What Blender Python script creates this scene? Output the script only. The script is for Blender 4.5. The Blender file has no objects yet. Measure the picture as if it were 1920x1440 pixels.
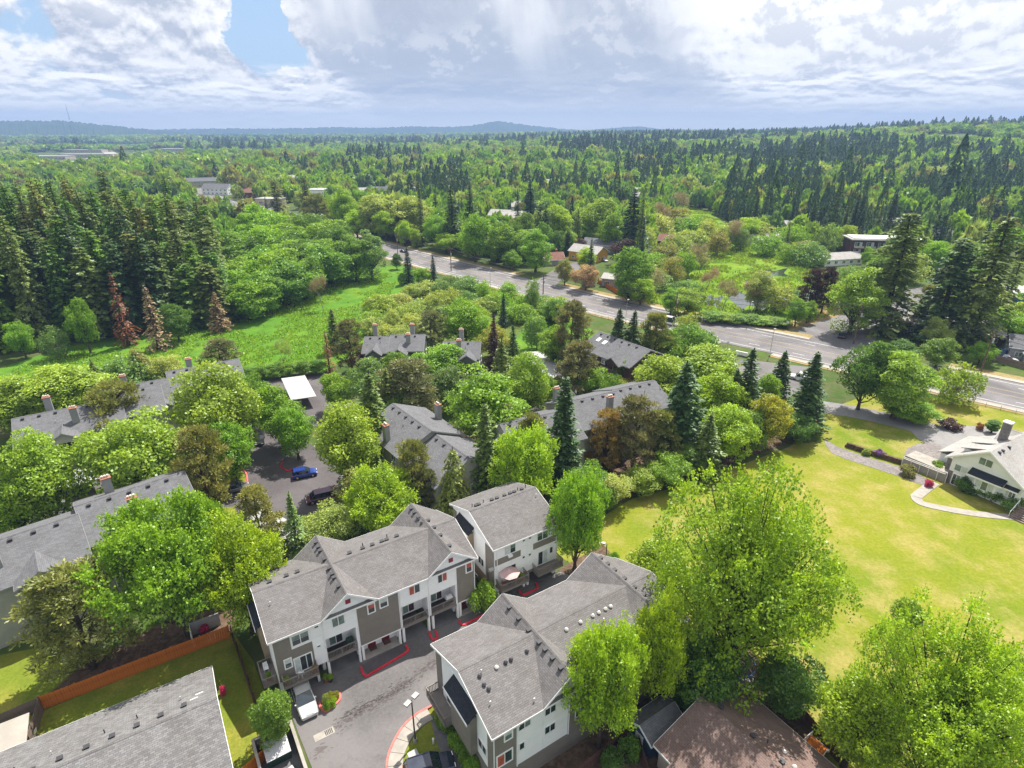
import bpy, bmesh, math, random
import numpy as np
from mathutils import Vector, Matrix

SC = bpy.context.scene
COL = SC.collection
R = math.radians

# ---------------------------------------------------------------- camera
CAM_H = 56.0
FOCAL_PX = 1110.0            # focal length for a 1920 px wide frame
PITCH = math.atan((720 - 243) / FOCAL_PX)
cam_d = bpy.data.cameras.new('camera')
cam = bpy.data.objects.new('camera', cam_d)
COL.objects.link(cam)
cam.location = (0, 0, CAM_H)
cam.rotation_euler = (R(90) - PITCH, 0, 0)
cam_d.sensor_width = 36.0
cam_d.lens = FOCAL_PX / 1920 * 36.0
cam_d.clip_start = 0.5
cam_d.clip_end = 60000
SC.camera = cam

# ---------------------------------------------------------------- light
SUN_EL, SUN_AZ = 60.5, 30.0          # azimuth measured from +Y towards +X
SUN_STRENGTH = 5.0
SKY_STRENGTH = 0.065
EXPOSURE = 0.9
sun_v = Vector((math.cos(R(SUN_EL)) * math.sin(R(SUN_AZ)), math.cos(R(SUN_EL)) * math.cos(R(SUN_AZ)), math.sin(R(SUN_EL))))
sun_d = bpy.data.lights.new('sun', 'SUN')
sun_d.energy = SUN_STRENGTH
sun_d.angle = R(0.55)
sun_d.color = (1.0, 0.95, 0.86)
sun = bpy.data.objects.new('sun', sun_d)
COL.objects.link(sun)
sun.location = (60, 60, 200)
sun.rotation_euler = (-sun_v).to_track_quat('-Z', 'Y').to_euler()

SC.view_settings.view_transform = 'Standard'
SC.view_settings.look = 'None'
SC.view_settings.exposure = EXPOSURE
SC.view_settings.gamma = 1.0
SC.view_settings.use_curve_mapping = False
SC.render.engine = 'CYCLES'
SC.cycles.use_denoising = True
SC.cycles.denoising_prefilter = 'NONE'
SC.cycles.max_bounces = 5
SC.cycles.diffuse_bounces = 3
SC.cycles.glossy_bounces = 2
SC.cycles.transmission_bounces = 3
SC.cycles.volume_bounces = 0
SC.cycles.transparent_max_bounces = 4
SC.cycles.caustics_reflective = False
SC.cycles.caustics_refractive = False
SC.cycles.sample_clamp_indirect = 6.0
SC.render.use_persistent_data = False


class NT:
    """small helper for wiring node trees"""
    def __init__(self, tree):
        self.t = tree
        tree.nodes.clear()

    def n(self, typ, **kw):
        nd = self.t.nodes.new(typ)
        ins = kw.pop('i', {})
        for k, v in kw.items():
            setattr(nd, k, v)
        for k, v in ins.items():
            self.put(nd.inputs[k], v)
        return nd

    def put(self, sock, v):
        if isinstance(v, bpy.types.NodeSocket):
            self.t.links.new(v, sock)
        elif isinstance(v, tuple) and len(v) == 3 and sock.type == 'RGBA':
            sock.default_value = (*v, 1)
        else:
            sock.default_value = v

    def m(self, op, a, b=0.0, c=0.0, clamp=False):
        nd = self.t.nodes.new('ShaderNodeMath')
        nd.operation = op
        nd.use_clamp = clamp
        self.put(nd.inputs[0], a)
        self.put(nd.inputs[1], b)
        self.put(nd.inputs[2], c)
        return nd.outputs[0]

    def ss(self, x, lo, hi, a=0.0, b=1.0):
        nd = self.t.nodes.new('ShaderNodeMapRange')
        nd.interpolation_type = 'SMOOTHSTEP'
        for s, v in zip(nd.inputs[:5], (x, lo, hi, a, b)):
            self.put(s, v)
        return nd.outputs[0]

    def mix(self, f, a, b, mode='MIX'):
        nd = self.t.nodes.new('ShaderNodeMix')
        nd.data_type = 'RGBA'
        nd.blend_type = mode
        nd.clamp_factor = True
        self.put(nd.inputs[0], f)
        self.put(nd.inputs[6], a)
        self.put(nd.inputs[7], b)
        return nd.outputs[2]

    def noise(self, vec, scale, detail=4.0, rough=0.55, dist=0.0):
        nd = self.t.nodes.new('ShaderNodeTexNoise')
        if vec is not None:
            self.put(nd.inputs['Vector'], vec)
        nd.inputs['Scale'].default_value = scale
        nd.inputs['Detail'].default_value = detail
        nd.inputs['Roughness'].default_value = rough
        nd.inputs['Distortion'].default_value = dist
        return nd.outputs['Fac']


def build_world():
    w = bpy.data.worlds.new('World')
    SC.world = w
    w.use_nodes = True
    k = NT(w.node_tree)
    sky = k.n('ShaderNodeTexSky', sky_type='NISHITA', sun_disc=False, sun_elevation=R(SUN_EL), sun_rotation=R(SUN_AZ),
              air_density=1.0, dust_density=1.0, ozone_density=1.5)
    tc = k.n('ShaderNodeTexCoord')
    sx = k.n('ShaderNodeSeparateXYZ', i={0: tc.outputs['Generated']})
    x, y, z = sx.outputs
    zz = k.m('MAXIMUM', z, 0.0)
    az = k.m('MULTIPLY', k.m('ARCTAN2', x, y), 180 / math.pi)       # degrees, clockwise from +Y
    el = k.m('MULTIPLY', k.m('ARCSINE', zz), 180 / math.pi)
    lg = k.m('LOGARITHM', k.m('ADD', el, 3.0), math.e)

    def vec(a, b, c=0.0):
        return k.n('ShaderNodeCombineXYZ', i={0: a, 1: b, 2: c}).outputs[0]
    # cloud field: cells shrink towards the horizon
    def field(sc, da, dl, zoff, det, rough, dist):
        return k.noise(vec(k.m('ADD', k.m('MULTIPLY', az, 0.105), da), k.m('ADD', k.m('MULTIPLY', lg, 1.25), dl), zoff), sc, det, rough, dist)
    big = field(0.72, 0.0, 0.0, 1.7, 8, 0.50, 0.25)
    big2 = field(0.72, 0.06, 0.10, 1.7, 8, 0.50, 0.25)
    puff = field(1.7, 0.0, 0.0, 6.0, 8, 0.56, 0.15)
    puff2 = field(1.7, 0.015, 0.07, 6.0, 8, 0.56, 0.15)
    wob = k.m('SUBTRACT', puff, 0.5)
    # the shower column hangs over a band of azimuths and leans a little
    lean = k.m('ADD', k.m('ADD', az, k.m('MULTIPLY', wob, 9.0)), k.m('MULTIPLY', el, 0.75))
    shower = k.m('MULTIPLY', k.ss(lean, -13.5, -9.0), k.ss(lean, 16.0, 25.0, 1.0, 0.0))
    # clear gap left of it
    gapx = k.m('SUBTRACT', k.m('ADD', az, k.m('MULTIPLY', wob, 12.0)), -20.6)
    gap = k.m('MULTIPLY', k.ss(k.m('ABSOLUTE', gapx), 0.2, 2.8, 1.0, 0.0), k.ss(el, 3.4, 5.4))
    cov_in = k.m('ADD', big, k.m('MULTIPLY', wob, 0.55))
    cov_in = k.m('ADD', cov_in, 0.085)
    cov_in = k.m('SUBTRACT', cov_in, k.m('MULTIPLY', gap, 0.42))
    cov_in = k.m('ADD', cov_in, k.m('MULTIPLY', shower, 0.5))
    cov_in = k.m('ADD', cov_in, k.ss(az, 14.0, 26.0, 0.0, 0.2))
    cover = k.ss(cov_in, 0.43, 0.50)
    thick = k.ss(cov_in, 0.48, 0.80)
    lit = k.m('ADD', k.m('MULTIPLY', k.m('SUBTRACT', big, big2), 5.0), k.m('MULTIPLY', k.m('SUBTRACT', puff, puff2), k.ss(el, 2.0, 7.0, 10.0, 8.0)))
    lit = k.m('ADD', lit, 0.58, clamp=True)
    lit = k.m('SUBTRACT', lit, k.m('MULTIPLY', thick, 0.34), clamp=True)
    lit = k.m('ADD', lit, k.ss(puff, 0.46, 0.66, 0.0, 0.35), clamp=True)
    # towards the sun the thin cloud glows
    dt = k.n('ShaderNodeVectorMath', operation='DOT_PRODUCT', i={0: tc.outputs['Generated'], 1: tuple(sun_v)}).outputs['Value']
    glow = k.ss(dt, 0.45, 0.66)
    ccol = k.mix(lit, (4.9, 5.3, 6.2), (10.2, 10.1, 10.0))
    veil = k.noise(vec(k.m('ADD', k.m('MULTIPLY', az, 0.16), k.m('MULTIPLY', el, 0.03)), k.m('MULTIPLY', el, 0.05), 9.0), 1.0, 4, 0.5)
    rain = k.mix(k.ss(el, 0.5, 10.0), (4.5, 5.0, 6.0), (4.3, 4.8, 5.8))
    rain = k.mix(k.m('MULTIPLY', k.ss(veil, 0.48, 0.72), k.ss(el, 2.0, 9.0)), rain, (8.2, 8.4, 8.8))
    ccol = k.mix(k.m('MULTIPLY', shower, k.ss(lit, 0.55, 1.0, 0.97, 0.72)), ccol, rain)
    ccol = k.mix(k.m('MULTIPLY', k.m('MULTIPLY', k.m('MULTIPLY', glow, k.ss(shower, 0.0, 1.0, 1.0, 0.2)), k.ss(el, 1.2, 4.5, 0.25, 1.0)), k.ss(lit, 0.0, 0.5, 0.55, 1.0)), ccol, (10.6, 10.6, 10.6))
    # rows of small cumulus low over the horizon, sunlit on top
    def rowf(de):
        return k.noise(vec(k.m('MULTIPLY', az, 0.16), k.m('MULTIPLY', k.m('ADD', el, de), 0.62), 3.0), 1.5, 7, 0.55, 0.1)
    row, row2 = rowf(0.0), rowf(0.22)
    rlit = k.m('ADD', k.m('MULTIPLY', k.m('SUBTRACT', row, row2), 7.0), 0.60, clamp=True)
    rowcol = k.mix(rlit, (6.2, 6.5, 7.3), (12.0, 11.8, 11.3))
    rmask = k.m('MULTIPLY', k.ss(row, 0.40, 0.50), k.m('MULTIPLY', k.ss(el, 3.4, 5.2, 1.0, 0.0), k.m('SUBTRACT', 1.0, k.m('MULTIPLY', shower, 0.85))))
    clear = k.mix(0.6, sky.outputs[0], (4.6, 6.6, 9.4))
    hz = k.ss(el, 0.3, 3.2, 0.8, 0.0)
    col = k.mix(cover, clear, ccol)
    col = k.mix(k.m('MULTIPLY', rmask, 0.9), col, rowcol)
    col = k.mix(hz, col, (12.4, 11.7, 10.2))
    bg = k.n('ShaderNodeBackground', i={0: col, 1: SKY_STRENGTH})
    out = k.n('ShaderNodeOutputWorld')
    w.node_tree.links.new(bg.outputs[0], out.inputs[0])
    w.cycles.sampling_method = 'MANUAL'
    w.cycles.sample_map_resolution = 512


build_world()


# ---------------------------------------------------------------- projection: where on the ground a sighted point stands
def ray(u, v):
    x = (u - 960) / FOCAL_PX
    y = -(v - 720) / FOCAL_PX
    return Vector((x, math.cos(PITCH) + y * math.sin(PITCH), -math.sin(PITCH) + y * math.cos(PITCH)))


def G(u, v, z=0.0):
    d = ray(u, v)
    t = (z - CAM_H) / d.z
    return Vector((d.x * t, d.y * t, z))


def proj(p):
    dx, dy, dz = p[0], p[1], p[2] - CAM_H
    cy = dy * math.cos(PITCH) - dz * math.sin(PITCH)
    up = dy * math.sin(PITCH) + dz * math.cos(PITCH)
    return 960 + FOCAL_PX * dx / cy, 720 - FOCAL_PX * up / cy, cy


# ---------------------------------------------------------------- objects
def tag(o, label=None, cat=None, group=None, kind=None):
    if label:
        o['label'] = label
    if cat:
        o['category'] = cat
    if group:
        o['group'] = group
    if kind:
        o['kind'] = kind
    return o


def empty(name, loc, rz=0.0, label=None, cat=None, group=None):
    o = bpy.data.objects.new(name, None)
    COL.objects.link(o)
    o.location = loc
    o.rotation_euler = (0, 0, rz)
    o.empty_display_size = 0.3
    return tag(o, label, cat, group)


def link(name, me, parent=None, loc=None):
    o = bpy.data.objects.new(name, me)
    COL.objects.link(o)
    if parent is not None:
        o.parent = parent
    if loc is not None:
        o.location = loc
    return o


def copy_tree(o, parent=None):
    c = o.copy()
    COL.objects.link(c)
    if parent is not None:
        c.parent = parent
    for ch in list(o.children):
        copy_tree(ch, c)
    return c


class MB:
    """collects polygons for ONE mesh object; UVs are metres along each face"""
    def __init__(self):
        self.v = []
        self.f = []

    def face(self, *pts):
        b = len(self.v)
        self.v += [tuple(p) for p in pts]
        self.f.append(tuple(range(b, b + len(pts))))
        return self

    def box(self, x0, x1, y0, y1, z0, z1):
        b = len(self.v)
        self.v += [(x0, y0, z0), (x1, y0, z0), (x1, y1, z0), (x0, y1, z0), (x0, y0, z1), (x1, y0, z1), (x1, y1, z1), (x0, y1, z1)]
        for q in ((3, 2, 1, 0), (4, 5, 6, 7), (0, 1, 5, 4), (1, 2, 6, 5), (2, 3, 7, 6), (3, 0, 4, 7)):
            self.f.append(tuple(b + i for i in q))
        return self

    def hexa(self, p):
        """8 points: bottom ring then top ring"""
        b = len(self.v)
        self.v += [tuple(q) for q in p]
        for q in ((3, 2, 1, 0), (4, 5, 6, 7), (0, 1, 5, 4), (1, 2, 6, 5), (2, 3, 7, 6), (3, 0, 4, 7)):
            self.f.append(tuple(b + i for i in q))
        return self

    def prism(self, pts, z0, z1):
        n = len(pts)
        b = len(self.v)
        self.v += [(p[0], p[1], z0) for p in pts] + [(p[0], p[1], z1) for p in pts]
        self.f.append(tuple(b + n + i for i in range(n)))
        self.f.append(tuple(b + n - 1 - i for i in range(n)))
        for i in range(n):
            j = (i + 1) % n
            self.f.append((b + i, b + j, b + n + j, b + n + i))
        return self

    def loft(self, rings, caps=True):
        n = len(rings[0])
        b = len(self.v)
        for r in rings:
            self.v += [tuple(p) for p in r]
        for k in range(len(rings) - 1):
            for i in range(n):
                j = (i + 1) % n
                self.f.append((b + k * n + i, b + k * n + j, b + (k + 1) * n + j, b + (k + 1) * n + i))
        if caps:
            self.f.append(tuple(b + n - 1 - i for i in range(n)))
            self.f.append(tuple(b + (len(rings) - 1) * n + i for i in range(n)))
        return self

    def tube(self, p, q, r0, r1=None, n=8):
        p, q = Vector(p), Vector(q)
        r1 = r0 if r1 is None else r1
        d = (q - p).normalized()
        a = d.orthogonal().normalized()
        c = d.cross(a)
        mk = lambda o, r: [o + (a * math.cos(t) + c * math.sin(t)) * r for t in [2 * math.pi * i / n for i in range(n)]]
        return self.loft([mk(p, r0), mk(q, r1)])

    def data(self, name, mat, smooth=False):
        me = bpy.data.meshes.new(name)
        me.from_pydata(self.v, [], self.f)
        uvl = me.uv_layers.new(name='UVMap')
        co = self.v
        k = 0
        uv = np.zeros(len(me.loops) * 2, dtype=np.float32)
        for f in self.f:
            a, b, c = (Vector(co[f[0]]), Vector(co[f[1]]), Vector(co[f[2]]))
            n = (b - a).cross(c - a)
            if n.length < 1e-9:
                n = Vector((0, 0, 1))
            n.normalize()
            h = Vector((0, 0, 1)).cross(n)
            h = Vector((1, 0, 0)) if h.length < 0.05 else h.normalized()
            s = n.cross(h)
            for i in f:
                q = Vector(co[i])
                uv[k] = q.dot(h)
                uv[k + 1] = q.dot(s)
                k += 2
        uvl.data.foreach_set('uv', uv)
        if smooth:
            me.polygons.foreach_set('use_smooth', [True] * len(me.polygons))
        me.materials.append(mat)
        return me

    def build(self, name, mat, parent=None, smooth=False, loc=None):
        return link(name, self.data(name, mat, smooth), parent, loc)


# ---------------------------------------------------------------- materials
MATS = {}


def new_mat(name):
    m = bpy.data.materials.new(name)
    m.use_nodes = True
    MATS[name] = m
    return m, NT(m.node_tree)


def finish(m, k, col, rough=0.8, normal=None, spec=0.3, metal=0.0, **kw):
    ins = {'Base Color': col, 'Roughness': rough, 'Specular IOR Level': spec, 'Metallic': metal}
    if normal is not None:
        ins['Normal'] = normal
    ins.update(kw)
    b = k.n('ShaderNodeBsdfPrincipled', i=ins)
    o = k.n('ShaderNodeOutputMaterial')
    k.t.links.new(b.outputs[0], o.inputs[0])
    return m


def hsv(c, f):
    return tuple(min(1, x * f) for x in c)


def plain(name, col, rough=0.7, var=0.12, scale=1.5, spec=0.3, metal=0.0, bump=0.0, bscale=30):
    """paint, metal, plastic or stone: base colour with soft patchy weathering"""
    m, k = new_mat(name)
    tc = k.n('ShaderNodeTexCoord')
    nz = k.noise(tc.outputs['Object'], scale, 5, 0.6)
    c = k.mix(k.ss(nz, 0.3, 0.7), hsv(col, 1 - var), hsv(col, 1 + var))
    nrm = None
    if bump:
        nrm = k.n('ShaderNodeBump', i={'Strength': bump, 'Distance': 0.03, 'Height': k.noise(tc.outputs['Object'], bscale, 3)}).outputs[0]
    return finish(m, k, c, rough, nrm, spec, metal)


def shingle(name, c1, c2, mortar):
    m, k = new_mat(name)
    uv = k.n('ShaderNodeUVMap').outputs[0]
    br = k.n('ShaderNodeTexBrick', i={'Vector': uv, 'Color1': c1, 'Color2': c2, 'Mortar': mortar, 'Scale': 1.0, 'Mortar Size': 0.012,
                                      'Bias': 0.0, 'Brick Width': 0.42, 'Row Height': 0.19})
    br.offset = 0.37
    tc = k.n('ShaderNodeTexCoord')
    n1 = k.noise(tc.outputs['Object'], 0.55, 6, 0.62)
    n2 = k.noise(uv, 7.0, 3, 0.6)
    c = k.mix(k.ss(n1, 0.32, 0.72), br.outputs[0], k.mix(1.0, br.outputs[0], (0.84, 0.82, 0.80), 'MULTIPLY'))
    c = k.mix(k.ss(n2, 0.55, 0.75, 0.0, 0.35), c, mortar)
    b = k.n('ShaderNodeBump', i={'Strength': 0.5, 'Distance': 0.02, 'Height': br.outputs['Fac']})
    b.invert = True
    return finish(m, k, c, 0.9, b.outputs[0], 0.15)


def lap(name, col, row=0.26, line=0.72, var=0.07):
    m, k = new_mat(name)
    uv = k.n('ShaderNodeUVMap').outputs[0]
    s = k.n('ShaderNodeSeparateXYZ', i={0: uv})
    fr = k.m('FRACT', k.m('DIVIDE', s.outputs[1], row))
    ln = k.ss(fr, 0.0, 0.16, 1.0, 0.0)
    tc = k.n('ShaderNodeTexCoord')
    nz = k.noise(tc.outputs['Object'], 0.9, 6, 0.65)
    c = k.mix(k.ss(nz, 0.3, 0.7), hsv(col, 1 - var), hsv(col, 1 + var))
    c = k.mix(k.m('MULTIPLY', ln, 1 - line), c, hsv(col, 0.45))
    b = k.n('ShaderNodeBump', i={'Strength': 0.6, 'Distance': 0.03, 'Height': fr})
    return finish(m, k, c, 0.75, b.outputs[0], 0.25)


def ribbed(name, col, pitch=0.35, rough=0.45):
    m, k = new_mat(name)
    uv = k.n('ShaderNodeUVMap').outputs[0]
    s = k.n('ShaderNodeSeparateXYZ', i={0: uv})
    w = k.m('SINE', k.m('MULTIPLY', s.outputs[0], 2 * math.pi / pitch))
    tc = k.n('ShaderNodeTexCoord')
    nz = k.noise(tc.outputs['Object'], 0.8, 5, 0.6)
    c = k.mix(k.ss(nz, 0.35, 0.7), hsv(col, 0.9), col)
    c = k.mix(k.ss(w, 0.6, 1.0, 0.0, 0.3), c, hsv(col, 0.6))
    b = k.n('ShaderNodeBump', i={'Strength': 0.4, 'Distance': 0.04, 'Height': w})
    return finish(m, k, c, rough, b.outputs[0], 0.4)


def ground_mat(name, cols, scale, rough=0.95, fine=None, bump=0.3, world=True):
    """patchy ground: three colours over two noise sizes plus fine grain"""
    m, k = new_mat(name)
    tc = k.n('ShaderNodeTexCoord')
    p = tc.outputs['Object']
    a = k.noise(p, scale, 6, 0.62, 0.4)
    b = k.noise(p, scale * 4.3, 5, 0.65)
    d = k.noise(p, fine or scale * 40, 3, 0.7)
    c = k.mix(k.ss(a, 0.38, 0.64), cols[0], cols[1])
    c = k.mix(k.ss(b, 0.40, 0.72, 0.0, 0.85), c, cols[2])
    c = k.mix(k.ss(d, 0.30, 0.75, 0.45, 0.0), c, k.mix(1.0, c, (0.45, 0.5, 0.4), 'MULTIPLY'))
    nr = k.n('ShaderNodeBump', i={'Strength': bump, 'Distance': 0.15, 'Height': d}).outputs[0]
    return finish(m, k, c, rough, nr, 0.1)


def asphalt(name, col, streak=0.0):
    m, k = new_mat(name)
    tc = k.n('ShaderNodeTexCoord')
    p = tc.outputs['Object']
    a = k.noise(p, 0.09, 6, 0.6, 0.5)
    b = k.noise(p, 0.9, 5, 0.7)
    d = k.noise(p, 14.0, 3, 0.7)
    c = k.mix(k.ss(a, 0.38, 0.62), hsv(col, 0.74), hsv(col, 1.18))
    c = k.mix(k.ss(b, 0.54, 0.70, 0.0, 0.45), c, hsv(col, 0.5))
    e = k.noise(p, 3.1, 4, 0.7)
    c = k.mix(k.ss(e, 0.40, 0.68, 0.0, 0.35), c, hsv(col, 1.35))
    c = k.mix(k.ss(d, 0.45, 0.8, 0.0, 0.4), c, hsv(col, 1.5))
    nr = k.n('ShaderNodeBump', i={'Strength': 0.15, 'Distance': 0.02, 'Height': d}).outputs[0]
    return finish(m, k, c, 0.88, nr, 0.25)


def foliage(name, vcol=False, transl=0.42, tr_tint=(1.4, 1.3, 0.6)):
    """leaf cards: colour from the object (or the mesh), a little different on every leaf"""
    m, k = new_mat(name)
    at = k.n('ShaderNodeAttribute', attribute_name='tint')
    t = at.outputs['Fac']
    if vcol:
        base = k.n('ShaderNodeAttribute', attribute_name='icol', attribute_type='INSTANCER').outputs['Color'] if vcol == 'inst' else k.n('ShaderNodeAttribute', attribute_name='col').outputs['Color']
    else:
        oi = k.n('ShaderNodeObjectInfo')
        base = oi.outputs['Color']
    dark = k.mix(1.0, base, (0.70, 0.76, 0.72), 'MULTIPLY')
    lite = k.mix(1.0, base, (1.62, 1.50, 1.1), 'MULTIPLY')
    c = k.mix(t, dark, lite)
    df = k.n('ShaderNodeBsdfDiffuse', i={0: c})
    tr = k.n('ShaderNodeBsdfTranslucent', i={0: k.mix(1.0, c, tr_tint, 'MULTIPLY')})
    mx = k.n('ShaderNodeMixShader', i={0: transl, 1: df.outputs[0], 2: tr.outputs[0]})
    gl = k.n('ShaderNodeBsdfGlossy', i={0: (0.8, 0.85, 0.9), 1: 0.45})
    m2 = k.n('ShaderNodeMixShader', i={0: 0.03, 1: mx.outputs[0], 2: gl.outputs[0]})
    o = k.n('ShaderNodeOutputMaterial')
    k.t.links.new(m2.outputs[0], o.inputs[0])
    return m


def glass(name, col, rough=0.08):
    m, k = new_mat(name)
    tc = k.n('ShaderNodeTexCoord')
    nz = k.noise(tc.outputs['Object'], 0.7, 3, 0.6)
    c = k.mix(k.ss(nz, 0.4, 0.65), hsv(col, 0.7), hsv(col, 1.3))
    return finish(m, k, c, rough, None, 0.8)


def carpaint(name, col):
    m, k = new_mat(name)
    tc = k.n('ShaderNodeTexCoord')
    nz = k.noise(tc.outputs['Object'], 2.0, 4, 0.6)
    c = k.mix(k.ss(nz, 0.3, 0.7), hsv(col, 0.92), hsv(col, 1.06))
    return finish(m, k, c, 0.28, None, 0.5, 0.25, **{'Coat Weight': 0.6, 'Coat Roughness': 0.06})


M = {}
M['sh_grey'] = shingle('shingle_warm_grey', (0.142, 0.135, 0.136), (0.185, 0.176, 0.176), (0.082, 0.077, 0.078))
M['sh_cool'] = shingle('shingle_cool_grey', (0.125, 0.127, 0.138), (0.165, 0.167, 0.178), (0.085, 0.086, 0.092))
M['sh_ranch'] = shingle('shingle_ranch_grey', (0.14, 0.137, 0.14), (0.215, 0.21, 0.212), (0.08, 0.08, 0.083))
M['sh_brown'] = shingle('shingle_pink_brown', (0.18, 0.125, 0.11), (0.215, 0.155, 0.138), (0.105, 0.07, 0.062))
M['sh_pale'] = shingle('shingle_pale', (0.33, 0.318, 0.305), (0.39, 0.378, 0.365), (0.26, 0.25, 0.24))
M['sh_dark'] = shingle('shingle_dark_blue', (0.028, 0.032, 0.042), (0.04, 0.045, 0.055), (0.015, 0.017, 0.02))
M['sh_red'] = shingle('shingle_red_brown', (0.19, 0.09, 0.07), (0.25, 0.13, 0.10), (0.09, 0.05, 0.04))
M['white'] = lap('white_siding', (0.81, 0.815, 0.825), 0.6, 0.9, 0.03)
M['panel'] = plain('white_panel', (0.83, 0.835, 0.845), 0.65, 0.03, 0.7)
M['taupe'] = lap('taupe_lap_siding', (0.215, 0.192, 0.168), 0.26, 0.55)
M['tan'] = lap('tan_lap_siding', (0.33, 0.26, 0.18), 0.3, 0.7)
M['sage'] = lap('sage_grey_siding', (0.36, 0.36, 0.31), 0.3, 0.7)
M['sagedk'] = lap('dark_sage_siding', (0.10, 0.115, 0.10), 0.3, 0.6)
M['chim'] = lap('grey_chimney_siding', (0.27, 0.275, 0.27), 0.3, 0.6)
M['trim'] = plain('white_trim', (0.80, 0.80, 0.80), 0.55, 0.04)
M['rail'] = plain('taupe_rail', (0.20, 0.175, 0.155), 0.6, 0.08)
M['glass'] = glass('dark_glass', (0.035, 0.05, 0.055))
M['glass_g'] = glass('greenish_glass', (0.13, 0.19, 0.17), 0.12)
M['blind'] = plain('window_blind', (0.50, 0.55, 0.55), 0.4, 0.15, 3.0, 0.6)
M['redglow'] = plain('red_curtain', (0.42, 0.10, 0.07), 0.5, 0.3, 2.0)
M['door'] = plain('maroon_door', (0.16, 0.012, 0.025), 0.4, 0.1)
M['maroon'] = plain('maroon_vent', (0.26, 0.025, 0.05), 0.5, 0.1)
M['conc'] = plain('concrete', (0.30, 0.275, 0.245), 0.9, 0.14, 0.9, 0.15, bump=0.2)
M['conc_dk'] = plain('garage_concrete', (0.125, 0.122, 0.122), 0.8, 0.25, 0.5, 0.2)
M['redkerb'] = plain('red_painted_kerb', (0.55, 0.03, 0.045), 0.6, 0.2, 2.5)
M['pinkkerb'] = plain('faded_red_kerb', (0.62, 0.14, 0.12), 0.7, 0.2, 2.5)
M['asph'] = asphalt('alley_asphalt', (0.125, 0.117, 0.117))
M['asph_drive'] = asphalt('driveway_asphalt', (0.20, 0.192, 0.19))
M['asph_dk'] = asphalt('parking_asphalt', (0.095, 0.085, 0.088))
M['road'] = asphalt('road_asphalt', (0.14, 0.132, 0.136))
M['walk'] = plain('pale_pavement', (0.33, 0.30, 0.265), 0.9, 0.12, 0.4, 0.1)
M['paint_w'] = plain('road_paint_white', (0.66, 0.66, 0.63), 0.7, 0.1)
M['paint_y'] = plain('road_paint_yellow', (0.30, 0.235, 0.12), 0.7, 0.15)
M['lawn'] = ground_mat('dry_lawn', ((0.205, 0.222, 0.02), (0.135, 0.19, 0.012), (0.33, 0.27, 0.09)), 0.045, fine=2.2)
M['grass'] = ground_mat('yard_grass', ((0.16, 0.20, 0.022), (0.27, 0.245, 0.045), (0.12, 0.165, 0.016)), 0.12, fine=3.5)
M['meadow'] = ground_mat('lush_meadow', ((0.085, 0.20, 0.016), (0.135, 0.24, 0.022), (0.06, 0.15, 0.016)), 0.06, fine=1.1)
M['marsh'] = ground_mat('marsh_reed', ((0.13, 0.24, 0.014), (0.19, 0.27, 0.018), (0.08, 0.15, 0.016)), 0.06, fine=0.9)
M['scrub'] = ground_mat('scrub_floor', ((0.10, 0.15, 0.03), (0.07, 0.115, 0.022), (0.16, 0.16, 0.055)), 0.05, fine=0.8)
M['ground'] = ground_mat('rough_ground', ((0.055, 0.095, 0.02), (0.085, 0.13, 0.025), (0.12, 0.11, 0.06)), 0.03, fine=0.7)
M['mulch'] = ground_mat('bark_mulch', ((0.085, 0.055, 0.04), (0.13, 0.085, 0.06), (0.20, 0.14, 0.10)), 0.4, fine=6.0)
M['gravelbed'] = ground_mat('grey_gravel', ((0.22, 0.195, 0.20), (0.28, 0.25, 0.24), (0.15, 0.13, 0.13)), 0.5, fine=7.0)
M['drygrass'] = ground_mat('dry_verge', ((0.30, 0.20, 0.085), (0.33, 0.26, 0.14), (0.20, 0.19, 0.06)), 0.15, fine=3.0)
M['cedar'] = plain('orange_cedar', (0.52, 0.155, 0.026), 0.75, 0.22, 1.3, 0.15)
M['greywood'] = plain('weathered_wood', (0.21, 0.16, 0.135), 0.9, 0.22, 1.6, 0.1)
M['darkwood'] = plain('dark_fence_wood', (0.115, 0.06, 0.05), 0.85, 0.25, 1.6, 0.1)
M['metal_w'] = ribbed('white_ribbed_metal', (0.38, 0.38, 0.37))
M['metal_g'] = ribbed('grey_ribbed_lid', (0.46, 0.46, 0.47), 0.16)
M['dkmetal'] = plain('dark_metal', (0.03, 0.028, 0.028), 0.45, 0.1, 3, 0.5)
M['galv'] = plain('galvanised', (0.40, 0.40, 0.40), 0.45, 0.1, 3, 0.5, 0.4)
M['lamphead'] = plain('lamp_head_grey', (0.34, 0.34, 0.33), 0.5, 0.08)
M['dumpster'] = plain('dumpster_green', (0.015, 0.055, 0.035), 0.5, 0.2)
M['bluebin'] = plain('blue_plastic', (0.06, 0.16, 0.42), 0.5, 0.12)
M['plastic_w'] = plain('white_plastic', (0.78, 0.78, 0.78), 0.5, 0.05)
M['pot'] = plain('terracotta', (0.33, 0.12, 0.06), 0.8, 0.15)
M['capmetal'] = plain('chimney_flue', (0.62, 0.56, 0.50), 0.5, 0.15)
M['rustcap'] = plain('rust_cap', (0.30, 0.13, 0.08), 0.7, 0.25, 2)
M['vent'] = plain('roof_vent_dark', (0.045, 0.045, 0.05), 0.6, 0.15)
M['vent_l'] = plain('roof_vent_light', (0.62, 0.60, 0.57), 0.4, 0.1, 2, 0.5, 0.3)
M['tyre'] = plain('tyre_rubber', (0.018, 0.018, 0.018), 0.85, 0.1)
M['rim'] = plain('alloy_rim', (0.45, 0.45, 0.46), 0.3, 0.05, 2, 0.5, 0.7)
M['lamp_r'] = plain('tail_lamp', (0.45, 0.015, 0.015), 0.25, 0.05)
M['lamp_f'] = plain('head_lamp', (0.75, 0.77, 0.78), 0.15, 0.03)
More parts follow.
